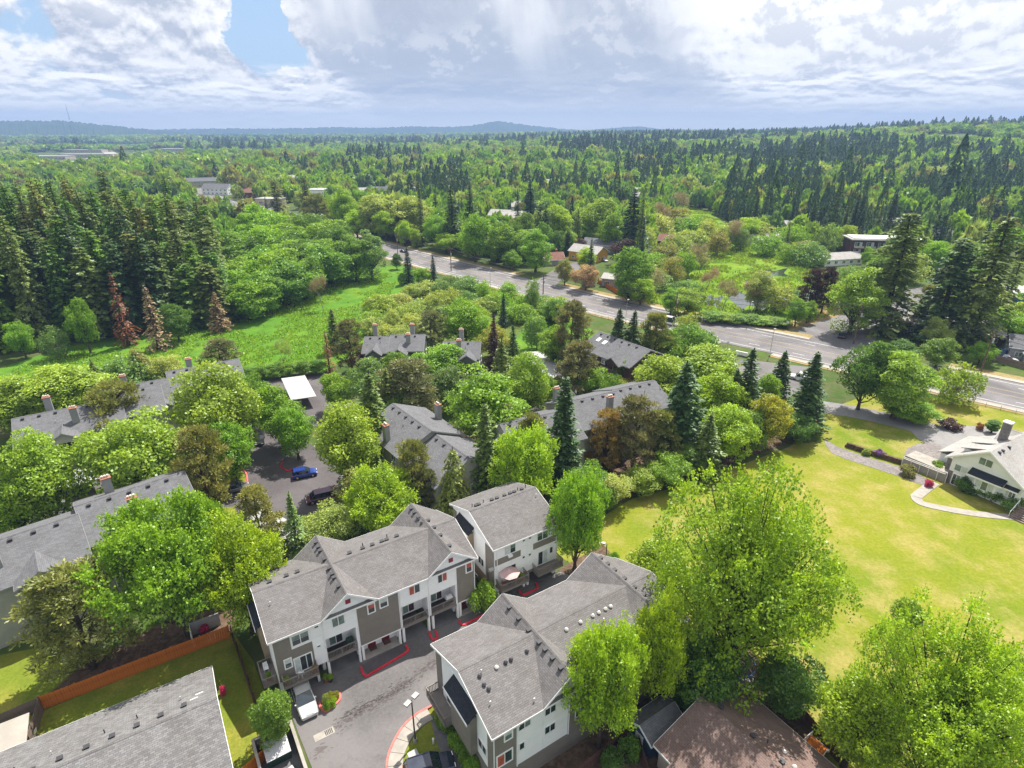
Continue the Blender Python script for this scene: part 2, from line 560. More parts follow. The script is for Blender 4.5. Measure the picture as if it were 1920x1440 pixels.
M['carglass'] = glass('car_glass', (0.02, 0.03, 0.04), 0.04)
M['bark'] = plain('bark', (0.085, 0.062, 0.048), 0.95, 0.25, 2.5, 0.1, bump=0.6, bscale=6)
M['bark_l'] = plain('pale_bark', (0.26, 0.225, 0.19), 0.95, 0.2, 2.5, 0.1)
M['pole'] = plain('pole_wood', (0.14, 0.09, 0.06), 0.9, 0.2, 2)
M['leaf'] = foliage('foliage_leaf')
M['needle'] = foliage('foliage_needle', transl=0.34, tr_tint=(1.1, 1.15, 0.8))
M['far'] = foliage('foliage_grass', vcol=True, transl=0.28)
M['farinst'] = foliage('foliage_far', vcol='inst', transl=0.38, tr_tint=(1.2, 1.2, 0.75))
M['umbrella'] = plain('pink_canvas', (0.52, 0.35, 0.34), 0.8, 0.1)
M['blueshed'] = lap('blue_shed_boards', (0.035, 0.075, 0.135), 0.3, 0.6)
M['yellow'] = lap('yellow_siding', (0.55, 0.30, 0.05), 0.3, 0.7)
M['lav'] = lap('lavender_siding', (0.42, 0.38, 0.42), 0.3, 0.8)
M['brownwall'] = lap('dark_brown_siding', (0.085, 0.05, 0.042), 0.4, 0.7)
M['beige'] = lap('beige_siding', (0.44, 0.38, 0.32), 0.3, 0.8)
M['greywall'] = lap('grey_siding', (0.30, 0.30, 0.31), 0.3, 0.8)
M['redwall'] = lap('red_siding', (0.20, 0.045, 0.035), 0.3, 0.7)
M['brick'] = plain('red_brick', (0.28, 0.09, 0.065), 0.9, 0.2, 3)
M['skylight'] = plain('skylight_pane', (0.72, 0.72, 0.70), 0.2, 0.05)
M['flower_p'] = foliage('flower_petal', transl=0.2)
M['hillmat'] = ground_mat('wooded_hill', ((0.022, 0.045, 0.022), (0.035, 0.065, 0.025), (0.06, 0.10, 0.035)), 0.004, fine=0.05)


def water_mat():
    m, k = new_mat('pond_water')
    tc = k.n('ShaderNodeTexCoord')
    nz = k.noise(tc.outputs['Object'], 1.2, 3, 0.6)
    b = k.n('ShaderNodeBump', i={'Strength': 0.12, 'Distance': 0.05, 'Height': nz})
    return finish(m, k, (0.035, 0.04, 0.035), 0.06, b.outputs[0], 0.9)


M['water'] = water_mat()

# ================================================================ the setting
def sstep(x, a, b):
    t = min(1.0, max(0.0, (x - a) / (b - a)))
    return t * t * (3 - 2 * t)


def terrain(x, y):
    """flat around the camera, wooded slopes far off to the right"""
    r = math.hypot(x, y)
    az = math.degrees(math.atan2(x, y)) if r > 1 else 0
    h = 26 * sstep(r, 700, 1900) * sstep(az, -14, 14)
    h += 22 * sstep(r, 600, 1700) * sstep(az, 18, 36)
    h += 9 * sstep(r, 900, 1700) * sstep(az, 24, 44)
    return h


def ground_sheet():
    rad = [0, 60, 130, 220, 330, 450, 560, 700, 850, 1000, 1200, 1400, 1600, 1800, 2000, 2400, 3000, 4000, 5500, 7000, 8600]
    na = 120
    v = [(0, 0, 0)]
    f = []
    for r in rad[1:]:
        for i in range(na):
            a = 2 * math.pi * i / na
            x, y = r * math.sin(a), r * math.cos(a)
            v.append((x, y, terrain(x, y)))
    for i in range(na):
        f.append((0, 1 + (i + 1) % na, 1 + i))
    for k in range(len(rad) - 2):
        b, c = 1 + k * na, 1 + (k + 1) * na
        for i in range(na):
            j = (i + 1) % na
            f.append((b + i, b + j, c + j, c + i))
    me = bpy.data.meshes.new('ground')
    me.from_pydata(v, [], f)
    me.materials.append(M['ground'])
    me.polygons.foreach_set('use_smooth', [True] * len(me.polygons))
    o = link('ground', me)
    tag(o, kind='structure')


ground_sheet()


def smooth(pts, n=6, closed=False):
    pts = [Vector((p[0], p[1], 0)) for p in pts]
    out = []
    N = len(pts)
    rng = range(N) if closed else range(N - 1)
    for i in rng:
        if closed:
            a, b, c, d = pts[i - 1], pts[i], pts[(i + 1) % N], pts[(i + 2) % N]
        else:
            a, b, c, d = pts[max(i - 1, 0)], pts[i], pts[i + 1], pts[min(i + 2, N - 1)]
        for k in range(n):
            t = k / n
            out.append(0.5 * ((2 * b) + (c - a) * t + (2 * a - 5 * b + 4 * c - d) * t * t + (3 * b - a - 3 * c + d) * t ** 3))
    if not closed:
        out.append(pts[-1])
    return out


def px(pts):
    return [G(u, v) for u, v in pts]


def sheet(name, pts, z, mat, round_=0, parent=None):
    if round_:
        pts = smooth(pts, round_, True)
    a = sum(pts[i][0] * pts[(i + 1) % len(pts)][1] - pts[(i + 1) % len(pts)][0] * pts[i][1] for i in range(len(pts)))
    if a < 0:
        pts = pts[::-1]
    me = bpy.data.meshes.new(name)
    me.from_pydata([(p[0], p[1], z) for p in pts], [], [tuple(range(len(pts)))])
    me.materials.append(mat)
    o = link(name, me, parent)
    if parent is None:
        tag(o, kind='structure')
    return o


def offset(path, d):
    """path shifted sideways by d metres (positive = left of travel)"""
    out = []
    for i, p in enumerate(path):
        t = (path[min(i + 1, len(path) - 1)] - path[max(i - 1, 0)])
        t.z = 0
        t.normalize()
        out.append(Vector((p.x - t.y * d, p.y + t.x * d, 0)))
    return out


def ribbon(mb, path, d0, d1, z0, z1=None):
    a, b = offset(path, d0), offset(path, d1)
    for i in range(len(path) - 1):
        if z1 is None:
            mb.face((a[i].x, a[i].y, z0), (a[i + 1].x, a[i + 1].y, z0), (b[i + 1].x, b[i + 1].y, z0), (b[i].x, b[i].y, z0)) if d0 > d1 else \
                mb.face((b[i].x, b[i].y, z0), (b[i + 1].x, b[i + 1].y, z0), (a[i + 1].x, a[i + 1].y, z0), (a[i].x, a[i].y, z0))
        else:
            q = [a[i], a[i + 1], b[i + 1], b[i]]
            mb.hexa([(p.x, p.y, z0) for p in q] + [(p.x, p.y, z1) for p in q])
    return mb


def resample(path, step):
    out = [path[0]]
    acc = 0.0
    for a, b in zip(path, path[1:]):
        L = (b - a).length
        while acc + L >= step:
            t = (step - acc) / L
            a = a.lerp(b, t)
            out.append(a)
            L = (b - a).length
            acc = 0.0
        acc += L
    return out


# --- main road
ROAD = smooth([(-330, 640), (-215, 480), (-150, 402), (-97, 340), (-55, 292), (-15, 249), (25, 206), (54, 178), (77, 158), (98, 139.5), (119, 121), (160, 86), (220, 40)], 8)
rd = ribbon(MB(), ROAD, -9.2, 9.2, 0.06).build('road', M['road'])
tag(rd, kind='structure')
mb = MB()
for d in (-1.75, -1.45, 1.45, 1.75):
    ribbon(mb, ROAD, d - 0.06, d + 0.06, 0.066)
mb.build('yellow_centre_line', M['paint_y'], rd)
mb = MB()
rs = resample(ROAD, 3.0)
for i in range(0, len(rs) - 2, 4):
    for d in (-5.0, 5.0):
        ribbon(mb, rs[i:i + 2], d - 0.07, d + 0.07, 0.066)
for d in (-7.6, 7.6):
    ribbon(mb, ROAD, d - 0.07, d + 0.07, 0.067)
mb.build('white_lane_marking', M['paint_w'], rd)
for s in (-1, 1):
    seg = [p for p in ROAD if -230 < p.x < 150]
    if s > 0:                       # far side is broken by the side streets
        parts_ = [[p for p in seg if p.x < -2], [p for p in seg if 6 < p.x < 80], [p for p in seg if p.x > 103]]
    else:
        parts_ = [[p for p in seg if p.x < 68], [p for p in seg if p.x > 76]]
    for q in parts_:
        if len(q) < 2:
            continue
        kb = ribbon(MB(), q, s * 9.2, s * 9.45, 0.0, 0.19).build('kerb', M['conc'])
        tag(kb, kind='structure')
        pv = ribbon(MB(), q, s * 9.45, s * 11.1, 0.0, 0.18).build('pavement', M['walk'])
        tag(pv, kind='structure')
        vg = ribbon(MB(), q, s * 11.1, s * (14.5 if s > 0 else 12.2), 0.0, 0.1).build('verge', M['drygrass'])
        tag(vg, kind='structure')

# --- side streets and entries
ss1 = smooth(px([(1500, 650), (1575, 618), (1640, 588), (1700, 560), (1760, 545)]), 5)
o = ribbon(MB(), ss1, -6.5, 6.5, 0.055).build('side_street', M['road'])
tag(o, kind='structure')
sheet('side_street_corner', px([(1430, 640), (1500, 615), (1580, 590), (1660, 600), (1640, 640), (1640, 690), (1540, 670)]), 0.05, M['road'])
ss2 = smooth(px([(1010, 545), (1040, 518), (1080, 498), (1120, 487)]), 5)
o = ribbon(MB(), ss2, -4.5, 4.5, 0.05).build('side_street', M['asph'])
tag(o, kind='structure')
sheet('drive_entry', px([(1375, 672), (1530, 690), (1520, 720), (1480, 745), (1420, 740), (1390, 715)]), 0.052, M['asph'])
sheet('commercial_lot', px([(400, 382), (470, 378), (560, 402), (600, 425), (540, 428), (430, 405)]), 0.05, M['road'])
far_rd = smooth(px([(235, 305), (215, 292), (200, 283), (190, 275), (184, 268)]), 5)
o = ribbon(MB(), far_rd, -14, 14, 0.3).build('far_road', M['walk'])
tag(o, kind='structure')

# --- lawns, meadow, marsh
sheet('field', px([(1035, 1035), (1120, 975), (1185, 935), (1300, 905), (1400, 868), (1480, 838), (1530, 800), (1545, 775), (1620, 765), (1760, 752), (1930, 770),
                   (2040, 800), (2250, 1000), (2250, 1500), (1560, 1500), (1330, 1250), (1180, 1130), (1100, 1075)]), 0.02, M['lawn'])
sheet('meadow', px([(-150, 745), (0, 690), (130, 650), (250, 625), (400, 600), (520, 560), (590, 530), (660, 505), (760, 500), (800, 530), (760, 570), (720, 590),
                    (690, 640), (620, 690), (560, 705), (430, 715), (300, 715), (150, 730), (0, 770)]), 0.02, M['meadow'], 3)
sheet('scrub_ground', px([(690, 600), (740, 560), (790, 525), (860, 530), (940, 565), (1010, 590), (1090, 612), (1180, 640), (1150, 690), (1060, 690), (960, 680), (800, 660), (690, 650)]), 0.025, M['scrub'], 3)
sheet('meadow', px([(965, 640), (1000, 610), (1050, 600), (1100, 610), (1110, 640), (1060, 680), (1000, 690)]), 0.03, M['meadow'], 3)
sheet('marsh', px([(1180, 555), (1220, 500), (1240, 430), (1270, 385), (1330, 400), (1360, 420), (1440, 470), (1500, 500), (1580, 540), (1560, 585), (1500, 605), (1400, 600), (1280, 590)]), 0.02, M['marsh'], 3)
for pts in ([(1365, 556), (1385, 546), (1400, 553), (1418, 541), (1446, 549), (1470, 543), (1462, 556), (1470, 568), (1440, 570), (1432, 582), (1405, 572), (1390, 583), (1378, 570)],
            [(1450, 547), (1478, 540), (1492, 546), (1520, 544), (1552, 556), (1530, 561), (1520, 570), (1490, 566), (1478, 575), (1462, 562)],
            [(1422, 510), (1440, 504), (1452, 508), (1476, 503), (1470, 512), (1480, 519), (1450, 518), (1438, 526), (1434, 516)],
            [(1318, 566), (1330, 552), (1340, 558), (1356, 555), (1350, 568), (1354, 578), (1334, 574)], [(1395, 528), (1412, 520), (1422, 527), (1408, 534)]):
    sheet('pond', px(pts), 0.04, M['water'], 4)
sheet('grass_bank', px([(1480, 605), (1540, 575), (1590, 560), (1600, 580), (1560, 605), (1490, 622)]), 0.03, M['drygrass'], 3)

# --- apartment parking and yard
sheet('parking_lot', px([(415, 900), (440, 850), (470, 800), (520, 790), (545, 810), (610, 850), (650, 900), (640, 990), (600, 1020), (540, 1010), (450, 990), (415, 950)]), 0.045, M['asph_dk'])
sheet('parking_lot', px([(475, 718), (560, 698), (640, 700), (660, 760), (600, 800), (520, 800), (500, 760)]), 0.043, M['asph_dk'])
sheet('parking_lot', px([(830, 715), (1000, 700), (1180, 715), (1330, 700), (1330, 760), (1190, 775), (1000, 770), (860, 770)]), 0.043, M['asph_dk'])
sheet('parking_lot', px([(30, 930), (140, 885), (200, 900), (150, 970), (60, 985)]), 0.043, M['asph_dk'])
sheet('planting_bed', px([(675, 860), (900, 800), (1120, 800), (1320, 830), (1330, 880), (1200, 925), (1100, 960), (900, 945), (760, 960)]), 0.035, M['mulch'], 2)
sheet('planting_bed', px([(1300, 895), (1400, 860), (1480, 830), (1540, 800), (1530, 780), (1460, 800), (1380, 840), (1300, 870)]), 0.05, M['mulch'], 2)
sheet('yard_grass', px([(-60, 1240), (70, 1215), (150, 1265), (80, 1330), (-60, 1345)]), 0.03, M['grass'])
sheet('yard_grass', px([(75, 1335), (440, 1190), (475, 1240), (500, 1310), (520, 1500), (-100, 1500), (-60, 1380)]), 0.03, M['grass'])
sheet('planting_bed', px([(60, 1330), (150, 1250), (300, 1170), (440, 1130), (440, 1186), (250, 1262), (80, 1328)]), 0.04, M['mulch'])
sheet('yard_grass', px([(395, 955), (440, 950), (450, 1000), (400, 1010)]), 0.05, M['grass'])
sheet('yard_grass', px([(415, 870), (452, 880), (462, 905), (445, 925), (415, 910)]), 0.06, M['grass'], 2)

# --- the alley between the townhouses
sheet('alley', px([(530, 1304), (893, 1145), (928, 1125), (1050, 1072), (1110, 1095), (1050, 1180), (900, 1270), (815, 1318), (785, 1335), (755, 1362), (733, 1400), (722, 1440), (714, 1530),
                   (590, 1530), (585, 1440), (565, 1390), (548, 1345)]), 0.05, M['asph'])
sheet('garden_grass', px([(815, 1322), (790, 1348), (771, 1378), (758, 1412), (752, 1450), (750, 1540), (870, 1540), (850, 1440), (832, 1350)]), 0.06, M['grass'])
sheet('shade_toned_path', px([(806, 1345), (826, 1338), (870, 1400), (905, 1470), (900, 1540), (850, 1540), (838, 1440), (818, 1390)]), 0.07, M['conc_dk'])  # dark concrete puts the shade on this walkway into its colour
sheet('planting_bed', px([(815, 1318), (850, 1330), (950, 1480), (960, 1540), (930, 1540), (890, 1430), (840, 1350)]), 0.09, M['mulch'])
sheet('planting_bed', px([(1045, 1070), (1130, 1020), (1190, 1090), (1120, 1100)]), 0.06, M['mulch'])
sheet('planting_bed', px([(1100, 1230), (1290, 1180), (1400, 1210), (1480, 1290), (1530, 1400), (1560, 1540), (1050, 1540), (1000, 1440)]), 0.045, M['mulch'])

# dark drip stains worn into the alley surface
M['stain'] = asphalt('stained_asphalt', (0.052, 0.045, 0.043))
M['stain2'] = asphalt('worn_asphalt', (0.088, 0.076, 0.075))
rs_ = random.Random(8)
for nm, path, n_, spread, mm, r0, r1 in (('oil_stain', [(622, 1372), (650, 1350), (690, 1328), (735, 1300), (780, 1268), (830, 1240)], 330, 0.33, 'stain2', 0.04, 0.15),
                                         ('oil_stain', [(640, 1352), (668, 1332), (700, 1318), (745, 1292), (775, 1278)], 200, 0.28, 'stain', 0.03, 0.11),
                                         ('oil_stain', [(598, 1402), (604, 1408), (600, 1412)], 40, 0.3, 'stain2', 0.05, 0.16)):
    pth = resample(smooth(px(path), 8), 0.1)
    m_ = MB()
    for i in range(n_):
        q = pth[rs_.randrange(len(pth))]
        cx, cy = q.x + rs_.gauss(0, spread), q.y + rs_.gauss(0, spread)
        r_ = rs_.uniform(r0, r1)
        st = rs_.uniform(1.0, 2.6)
        ca, sa = math.cos(0.55 + rs_.gauss(0, .2)), math.sin(0.55 + rs_.gauss(0, .2))
        pts = []
        for k_ in range(7):
            a_ = 2 * math.pi * k_ / 7
            rr_ = r_ * rs_.uniform(0.6, 1.2)
            x_, y_ = rr_ * math.cos(a_) * st, rr_ * math.sin(a_) * 0.7
            pts.append((cx + x_ * ca - y_ * sa, cy + x_ * sa + y_ * ca, 0.054 + i * 0.00002 + (0.003 if mm == 'stain' else 0)))
        m_.face(*pts)
    o = m_.build(nm, M[mm])
    tag(o, kind='structure')

kerb_curve = smooth(px([(722, 1470), (724, 1430), (733, 1400), (752, 1366), (778, 1341), (806, 1325), (818, 1319)]), 6)
o = ribbon(MB(), kerb_curve, 0.0, -0.2, 0.0, 0.2).build('kerb', M['pinkkerb'])
tag(o, kind='structure')
pv = tag(empty('pavement', (0, 0, 0)), kind='structure')
sl = resample(kerb_curve, 0.5)
sa_, sb_ = offset(sl, -0.22), offset(sl, -1.62)
for i in range(0, len(sl) - 3, 3):
    m_ = MB()
    for k_ in range(3):
        # recessed joint: each slab ends a finger's width short of the next
        t0, t1 = (0.05 if k_ == 0 else 0.0), (0.95 if k_ == 2 else 1.0)
        q = [sa_[i + k_].lerp(sa_[i + k_ + 1], t0), sb_[i + k_].lerp(sb_[i + k_ + 1], t0), sb_[i + k_].lerp(sb_[i + k_ + 1], t1), sa_[i + k_].lerp(sa_[i + k_ + 1], t1)]
        if (q[1] - q[0]).cross(q[2] - q[0]).z < 0:
            q = q[::-1]
        m_.hexa([(p_.x, p_.y, 0.0) for p_ in q] + [(p_.x, p_.y, 0.19) for p_ in q])
    m_.build('paving_slab', M['conc'], pv)
for pts, mm in (([(677, 1252), (680, 1262), (687, 1269), (700, 1262), (755, 1229), (765, 1221), (761, 1211)], 'redkerb'),
                ([(805, 1187), (808, 1196), (813, 1201), (820, 1197), (819, 1190), (816, 1184)], 'redkerb'),
                ([(861, 1164), (864, 1171), (872, 1172), (900, 1158), (925, 1145)], 'redkerb'),
                ([(973, 1107), (976, 1113), (983, 1116), (1004, 1107), (1008, 1102), (1005, 1094)], 'redkerb'),
                ([(599, 1318), (602, 1329), (611, 1335), (624, 1326), (636, 1315), (638, 1307), (636, 1300)], 'pinkkerb'),
                ([(446, 872), (460, 885), (464, 905), (456, 918)], 'pinkkerb'), ([(530, 868), (527, 876), (540, 884), (546, 880)], 'redkerb')):
    p = smooth(px(pts), 5)
    o = ribbon(MB(), p, 0.12, -0.12, 0.0, 0.2).build('kerb', M[mm])
    tag(o, kind='structure')
sheet('shade_toned_asphalt', px([(690, 1265), (762, 1222), (758, 1206), (677, 1248)]), 0.062, M['asph_dk'])  # darker asphalt sheet standing in for the shade before the garages

# --- driveway and paths of the white house
dw = smooth(px([(1535, 762), (1600, 772), (1660, 785), (1720, 800), (1760, 815)]), 5)
o = ribbon(MB(), dw, -3.3, 3.3, 0.05).build('driveway', M['asph_drive'])
tag(o, kind='structure')
sheet('driveway', px([(1680, 778), (1760, 797), (1850, 800), (1920, 815), (1960, 850), (1860, 860), (1770, 850), (1720, 822)]), 0.045, M['asph_drive'])
sheet('gravel_bed', px([(1545, 822), (1570, 838), (1640, 862), (1700, 880), (1740, 900), (1730, 910), (1690, 895), (1620, 872), (1560, 850)]), 0.05, M['gravelbed'], 2)
sheet('rockery', px([(1700, 842), (1745, 828), (1775, 850), (1768, 885), (1735, 880), (1700, 868)]), 0.05, M['gravelbed'], 2)
fp = smooth(px([(1752, 905), (1722, 928), (1718, 934), (1728, 944), (1765, 953), (1830, 964), (1895, 970), (1950, 975)]), 5)
o = ribbon(MB(), fp, -0.8, 0.8, 0.0, 0.1).build('footpath', M['conc'])
tag(o, kind='structure')
sheet('verge_lawn', px([(1560, 765), (1640, 735), (1740, 745), (1900, 765), (2050, 800), (1950, 815), (1850, 795), (1740, 795), (1640, 782)]), 0.03, M['lawn'])

# ================================================================ building kit
class Face:
    """a wall plane in a building's own axes: a runs along the wall, d outwards, z up"""
    def __init__(self, o, e, n):
        self.o, self.e, self.n = Vector((o[0], o[1], 0)), Vector((e[0], e[1], 0)), Vector((n[0], n[1], 0))

    def p(self, a, d, z):
        q = self.o + self.e * a + self.n * d
        return (q.x, q.y, z)

    def box(self, mb, a0, a1, d0, d1, z0, z1):
        P = self.p
        pts = [P(a0, d1, z0), P(a1, d1, z0), P(a1, d0, z0), P(a0, d0, z0), P(a0, d1, z1), P(a1, d1, z1), P(a1, d0, z1), P(a0, d0, z1)]
        c = self.e.cross(self.n).z
        if c > 0:
            pts = [pts[i] for i in (1, 0, 3, 2, 5, 4, 7, 6)]
        return mb.hexa(pts)


def faces(L, D):
    return {'front': Face((0, 0), (1, 0), (0, -1)), 'left': Face((0, 0), (0, 1), (-1, 0)),
            'back': Face((0, D), (1, 0), (0, 1)), 'right': Face((L, 0), (0, 1), (1, 0))}


def window(root, F, a, z, w, h, cols=2, rows=1, pane='glass', d=0.02, frame=0.09, name='window', panes=None):
    mb = MB()
    t = frame
    F.box(mb, a, a + w, d - 0.02, d + 0.06, z, z + t)
    F.box(mb, a, a + w, d - 0.02, d + 0.06, z + h - t, z + h)
    F.box(mb, a, a + t, d - 0.02, d + 0.06, z + t, z + h - t)
    F.box(mb, a + w - t, a + w, d - 0.02, d + 0.06, z + t, z + h - t)
    for c in range(1, cols):
        x = a + w * c / cols
        F.box(mb, x - 0.035, x + 0.035, d - 0.02, d + 0.055, z + t, z + h - t)
    o = mb.build(name, M['trim'], root)
    for c in range(cols):
        x0 = a + t + (w - 2 * t) * c / cols
        x1 = a + t + (w - 2 * t) * (c + 1) / cols
        for r in range(rows):
            z0 = z + t + (h - 2 * t) * r / rows
            z1 = z + t + (h - 2 * t) * (r + 1) / rows
            pm = pane if panes is None else panes[(c + r * cols) % len(panes)]
            F.box(MB(), x0 + 0.003, x1 - 0.003, d - 0.015, d + 0.02, z0 + 0.003, z1 - (0.05 if r < rows - 1 else 0.003)).build('pane', M[pm], o)
    return o


def slab(mb, a, b, c, d, t):
    """sloping slab: a,b eave points, c,d ridge points, thickness t downwards"""
    lo = [(p[0], p[1], p[2] - t) for p in (a, b, c, d)]
    return mb.hexa(lo + [tuple(p) for p in (a, b, c, d)])


def gable_roof(root, x0, x1, y0, y1, ze, zr, mat, axis='x', over=0.35, end=0.35, t=0.16, yr=None, fascia='trim', name='roof', halves=(1, 1)):
    """ridge along axis; parts: roof, ridge_cap, fascia"""
    def P(a, c, z):
        return (a, c, z) if axis == 'x' else (c, a, z)
    if axis == 'x':
        a0, a1, c0, c1 = x0, x1, y0, y1
    else:
        a0, a1, c0, c1 = y0, y1, x0, x1
    cm = (c0 + c1) / 2 if yr is None else yr
    s0, s1 = (zr - ze) / (cm - c0), (zr - ze) / (c1 - cm)
    A0, A1 = a0 - end, a1 + end
    up = 0.16
    mb = MB()
    fa = MB()
    e0, e1 = c0 - over, c1 + over
    z0, z1 = ze - over * s0 + up, ze - over * s1 + up
    zt = zr + up
    for (e, z, ok) in ((e0, z0, halves[0]), (e1, z1, halves[1])):
        if not ok:
            continue
        q = [P(A0, e, z), P(A1, e, z), P(A1, cm, zt), P(A0, cm, zt)]
        if (axis == 'x') != (e < cm):
            q = [q[1], q[0], q[3], q[2]]
        slab(mb, *q, t)
        s = -1 if e < cm else 1
        # eave board and the two rakes
        lo, hi = sorted((e + s * 0.002, e + s * 0.04))
        fa.box(*((A0, A1, lo, hi) if axis == 'x' else (lo, hi, A0, A1)), z - t - 0.07, z - 0.02)
        for (r0, r1) in ((A0 - 0.04, A0 - 0.003), (A1 + 0.003, A1 + 0.04)):
            pts = [P(r0, e, z - t - 0.12), P(r1, e, z - t - 0.12), P(r1, cm, zt - t - 0.12), P(r0, cm, zt - t - 0.12),
                   P(r0, e, z - 0.01), P(r1, e, z - 0.01), P(r1, cm, zt - 0.01), P(r0, cm, zt - 0.01)]
            if (axis == 'x') != (e < cm):
                pts = [pts[i] for i in (1, 0, 3, 2, 5, 4, 7, 6)]
            fa.hexa(pts)
    o = mb.build(name, mat, root)
    rc = MB()
    for s in (-1, 1):
        sl = s0 if s < 0 else s1
        q = [P(A0, cm, zt + 0.035), P(A1, cm, zt + 0.035), P(A1, cm + s * 0.17, zt + 0.035 - 0.17 * sl), P(A0, cm + s * 0.17, zt + 0.035 - 0.17 * sl)]
        if (axis == 'x') == (s < 0):
            q = q[::-1]
        rc.face(*q)
    rc.build('ridge_cap', mat, o)
    fa.build('fascia', M[fascia], o)
    return o


def gable_wall(mb, x0, x1, y0, y1, ze, zr, axis='x', yr=None):
    """the solid under a gable roof, as one wall mass"""
    if axis == 'x':
        cm = (y0 + y1) / 2 if yr is None else yr
        sec = [(y0, ze), (y1, ze), (cm, zr)]
        a = [(x0, c, z) for c, z in sec]
        b = [(x1, c, z) for c, z in sec]
    else:
        cm = (x0 + x1) / 2 if yr is None else yr
        sec = [(x0, ze), (x1, ze), (cm, zr)]
        a = [(c, y1, z) for c, z in sec]
        b = [(c, y0, z) for c, z in sec]
    mb.face(a[2], a[1], a[0])
    mb.face(b[0], b[1], b[2])
    mb.face(a[0], b[0], b[2], a[2])
    mb.face(b[1], a[1], a[2], b[2])
    return mb


def vent(root, x, y, z, sl=0.0, light=False, kind='box'):
    mb = MB()
    if kind == 'box':
        mb.box(x - 0.2, x + 0.2, y - 0.18, y + 0.18, z - 0.15, z + 0.2)
        mb.box(x - 0.24, x + 0.24, y - 0.22, y + 0.22, z + 0.2, z + 0.25)
        mb.build('roof_vent', M['vent_l' if light else 'vent'], root)
    elif kind == 'dome':
        mb.tube((x, y, z - 0.15), (x, y, z + 0.14), 0.16, 0.16, 8)
        mb.tube((x, y, z + 0.14), (x, y, z + 0.30), 0.22, 0.08, 8)
        mb.build('roof_vent', M['vent_l' if light else 'vent'], root)
    else:
        mb.tube((x, y, z - 0.2), (x, y, z + 0.45), 0.06, 0.06, 6)
        mb.build('vent_pipe', M['vent_l' if light else 'vent'], root)


def railing(root, F, a0, a1, d, z0, z1, sides=0.0, mat='rail', name='balcony_rail', gap=0.16):
    """rail with balusters; sides = return depth towards the wall"""
    mb = MB()
    for (zz, th) in ((z1, 0.09), (z0 + 0.08, 0.07)):
        F.box(mb, a0, a1, d - 0.05, d + 0.05, zz - th, zz)
        if sides:
            F.box(mb, a0, a0 + 0.09, d - sides, d - 0.05, zz - th, zz)
            F.box(mb, a1 - 0.09, a1, d - sides, d - 0.05, zz - th, zz)
    n = max(2, int((a1 - a0) / gap))
    for i in range(n + 1):
        x = a0 + (a1 - a0) * i / n
        w = 0.022 if i % max(1, n // 2) else 0.055
        F.box(mb, max(a0, x - w), min(a1, x + w), d - 0.025, d + 0.025, z0 - 0.1, z1 - 0.09)
    if sides:
        k = max(2, int(sides / gap))
        for i in range(k):
            y = d - sides * i / k
            for aa in (a0, a1 - 0.05):
                F.box(mb, aa, aa + 0.05, y - 0.025, y + 0.025, z0 - 0.1, z1 - 0.09)
    return mb.build(name, M[mat], root)


def panels(root, F, a0, a1, z0, z1, pw=2.5, ph=1.22, mat='panel', d=0.03, skip=()):
    """facing panels with open joints"""
    na, nz = max(1, round((a1 - a0) / pw)), max(1, round((z1 - z0) / ph))
    for i in range(na):
        for j in range(nz):
            p0, p1 = a0 + (a1 - a0) * i / na, a0 + (a1 - a0) * (i + 1) / na
            q0, q1 = z0 + (z1 - z0) * j / nz, z0 + (z1 - z0) * (j + 1) / nz
            F.box(MB(), p0 + 0.012, p1 - 0.012, 0.0, d, q0 + 0.014, q1 - 0.014).build('siding_panel', M[mat], root)


def awning(root, F, a0, a1, z, drop, out, mat='sh_dark'):
    """little lean-to roof over a bay"""
    mb = MB()
    P = F.p
    q = [P(a0, out, z - drop), P(a1, out, z - drop), P(a1, 0.0, z), P(a0, 0.0, z)]
    if F.e.cross(F.n).z > 0:
        q = [q[1], q[0], q[3], q[2]]
    slab(mb, *q, 0.14)
    o = mb.build('bay_roof', M[mat], root)
    fb = MB()
    F.box(fb, a0 - 0.04, a1 + 0.04, out + 0.003, out + 0.06, z - drop - 0.2, z - drop + 0.02)
    fb.build('fascia', M['trim'], o)
    return o


ANG = R(32.5)
XU = Vector((math.cos(ANG), math.sin(ANG), 0))
YU = Vector((-math.sin(ANG), math.cos(ANG), 0))


def town_roof(t, L, D, gables, ze=8.3, zr=10.35, yr=None):
    yr = D / 2 if yr is None else yr
    gable_roof(t, 0, L, 0, D, ze, zr, M['sh_grey'], 'x', yr=yr)
    w = MB()
    gable_wall(w, 0.02, L - 0.02, 0.02, D - 0.02, ze, zr, 'x', yr=yr)
    for (g0, g1, xr, z) in gables:
        gable_roof(t, g0, g1, 0, D, ze, z, M['sh_grey'], 'y', yr=xr, over=0.15)
        gable_wall(w, g0 + 0.01, g1 - 0.01, 0.0, D, ze, z, 'y', yr=xr)
    w.build('gable_wall', M['white'], t)
    s = (zr - ze) / yr
    return lambda y: zr + 0.16 - s * abs(y - yr)


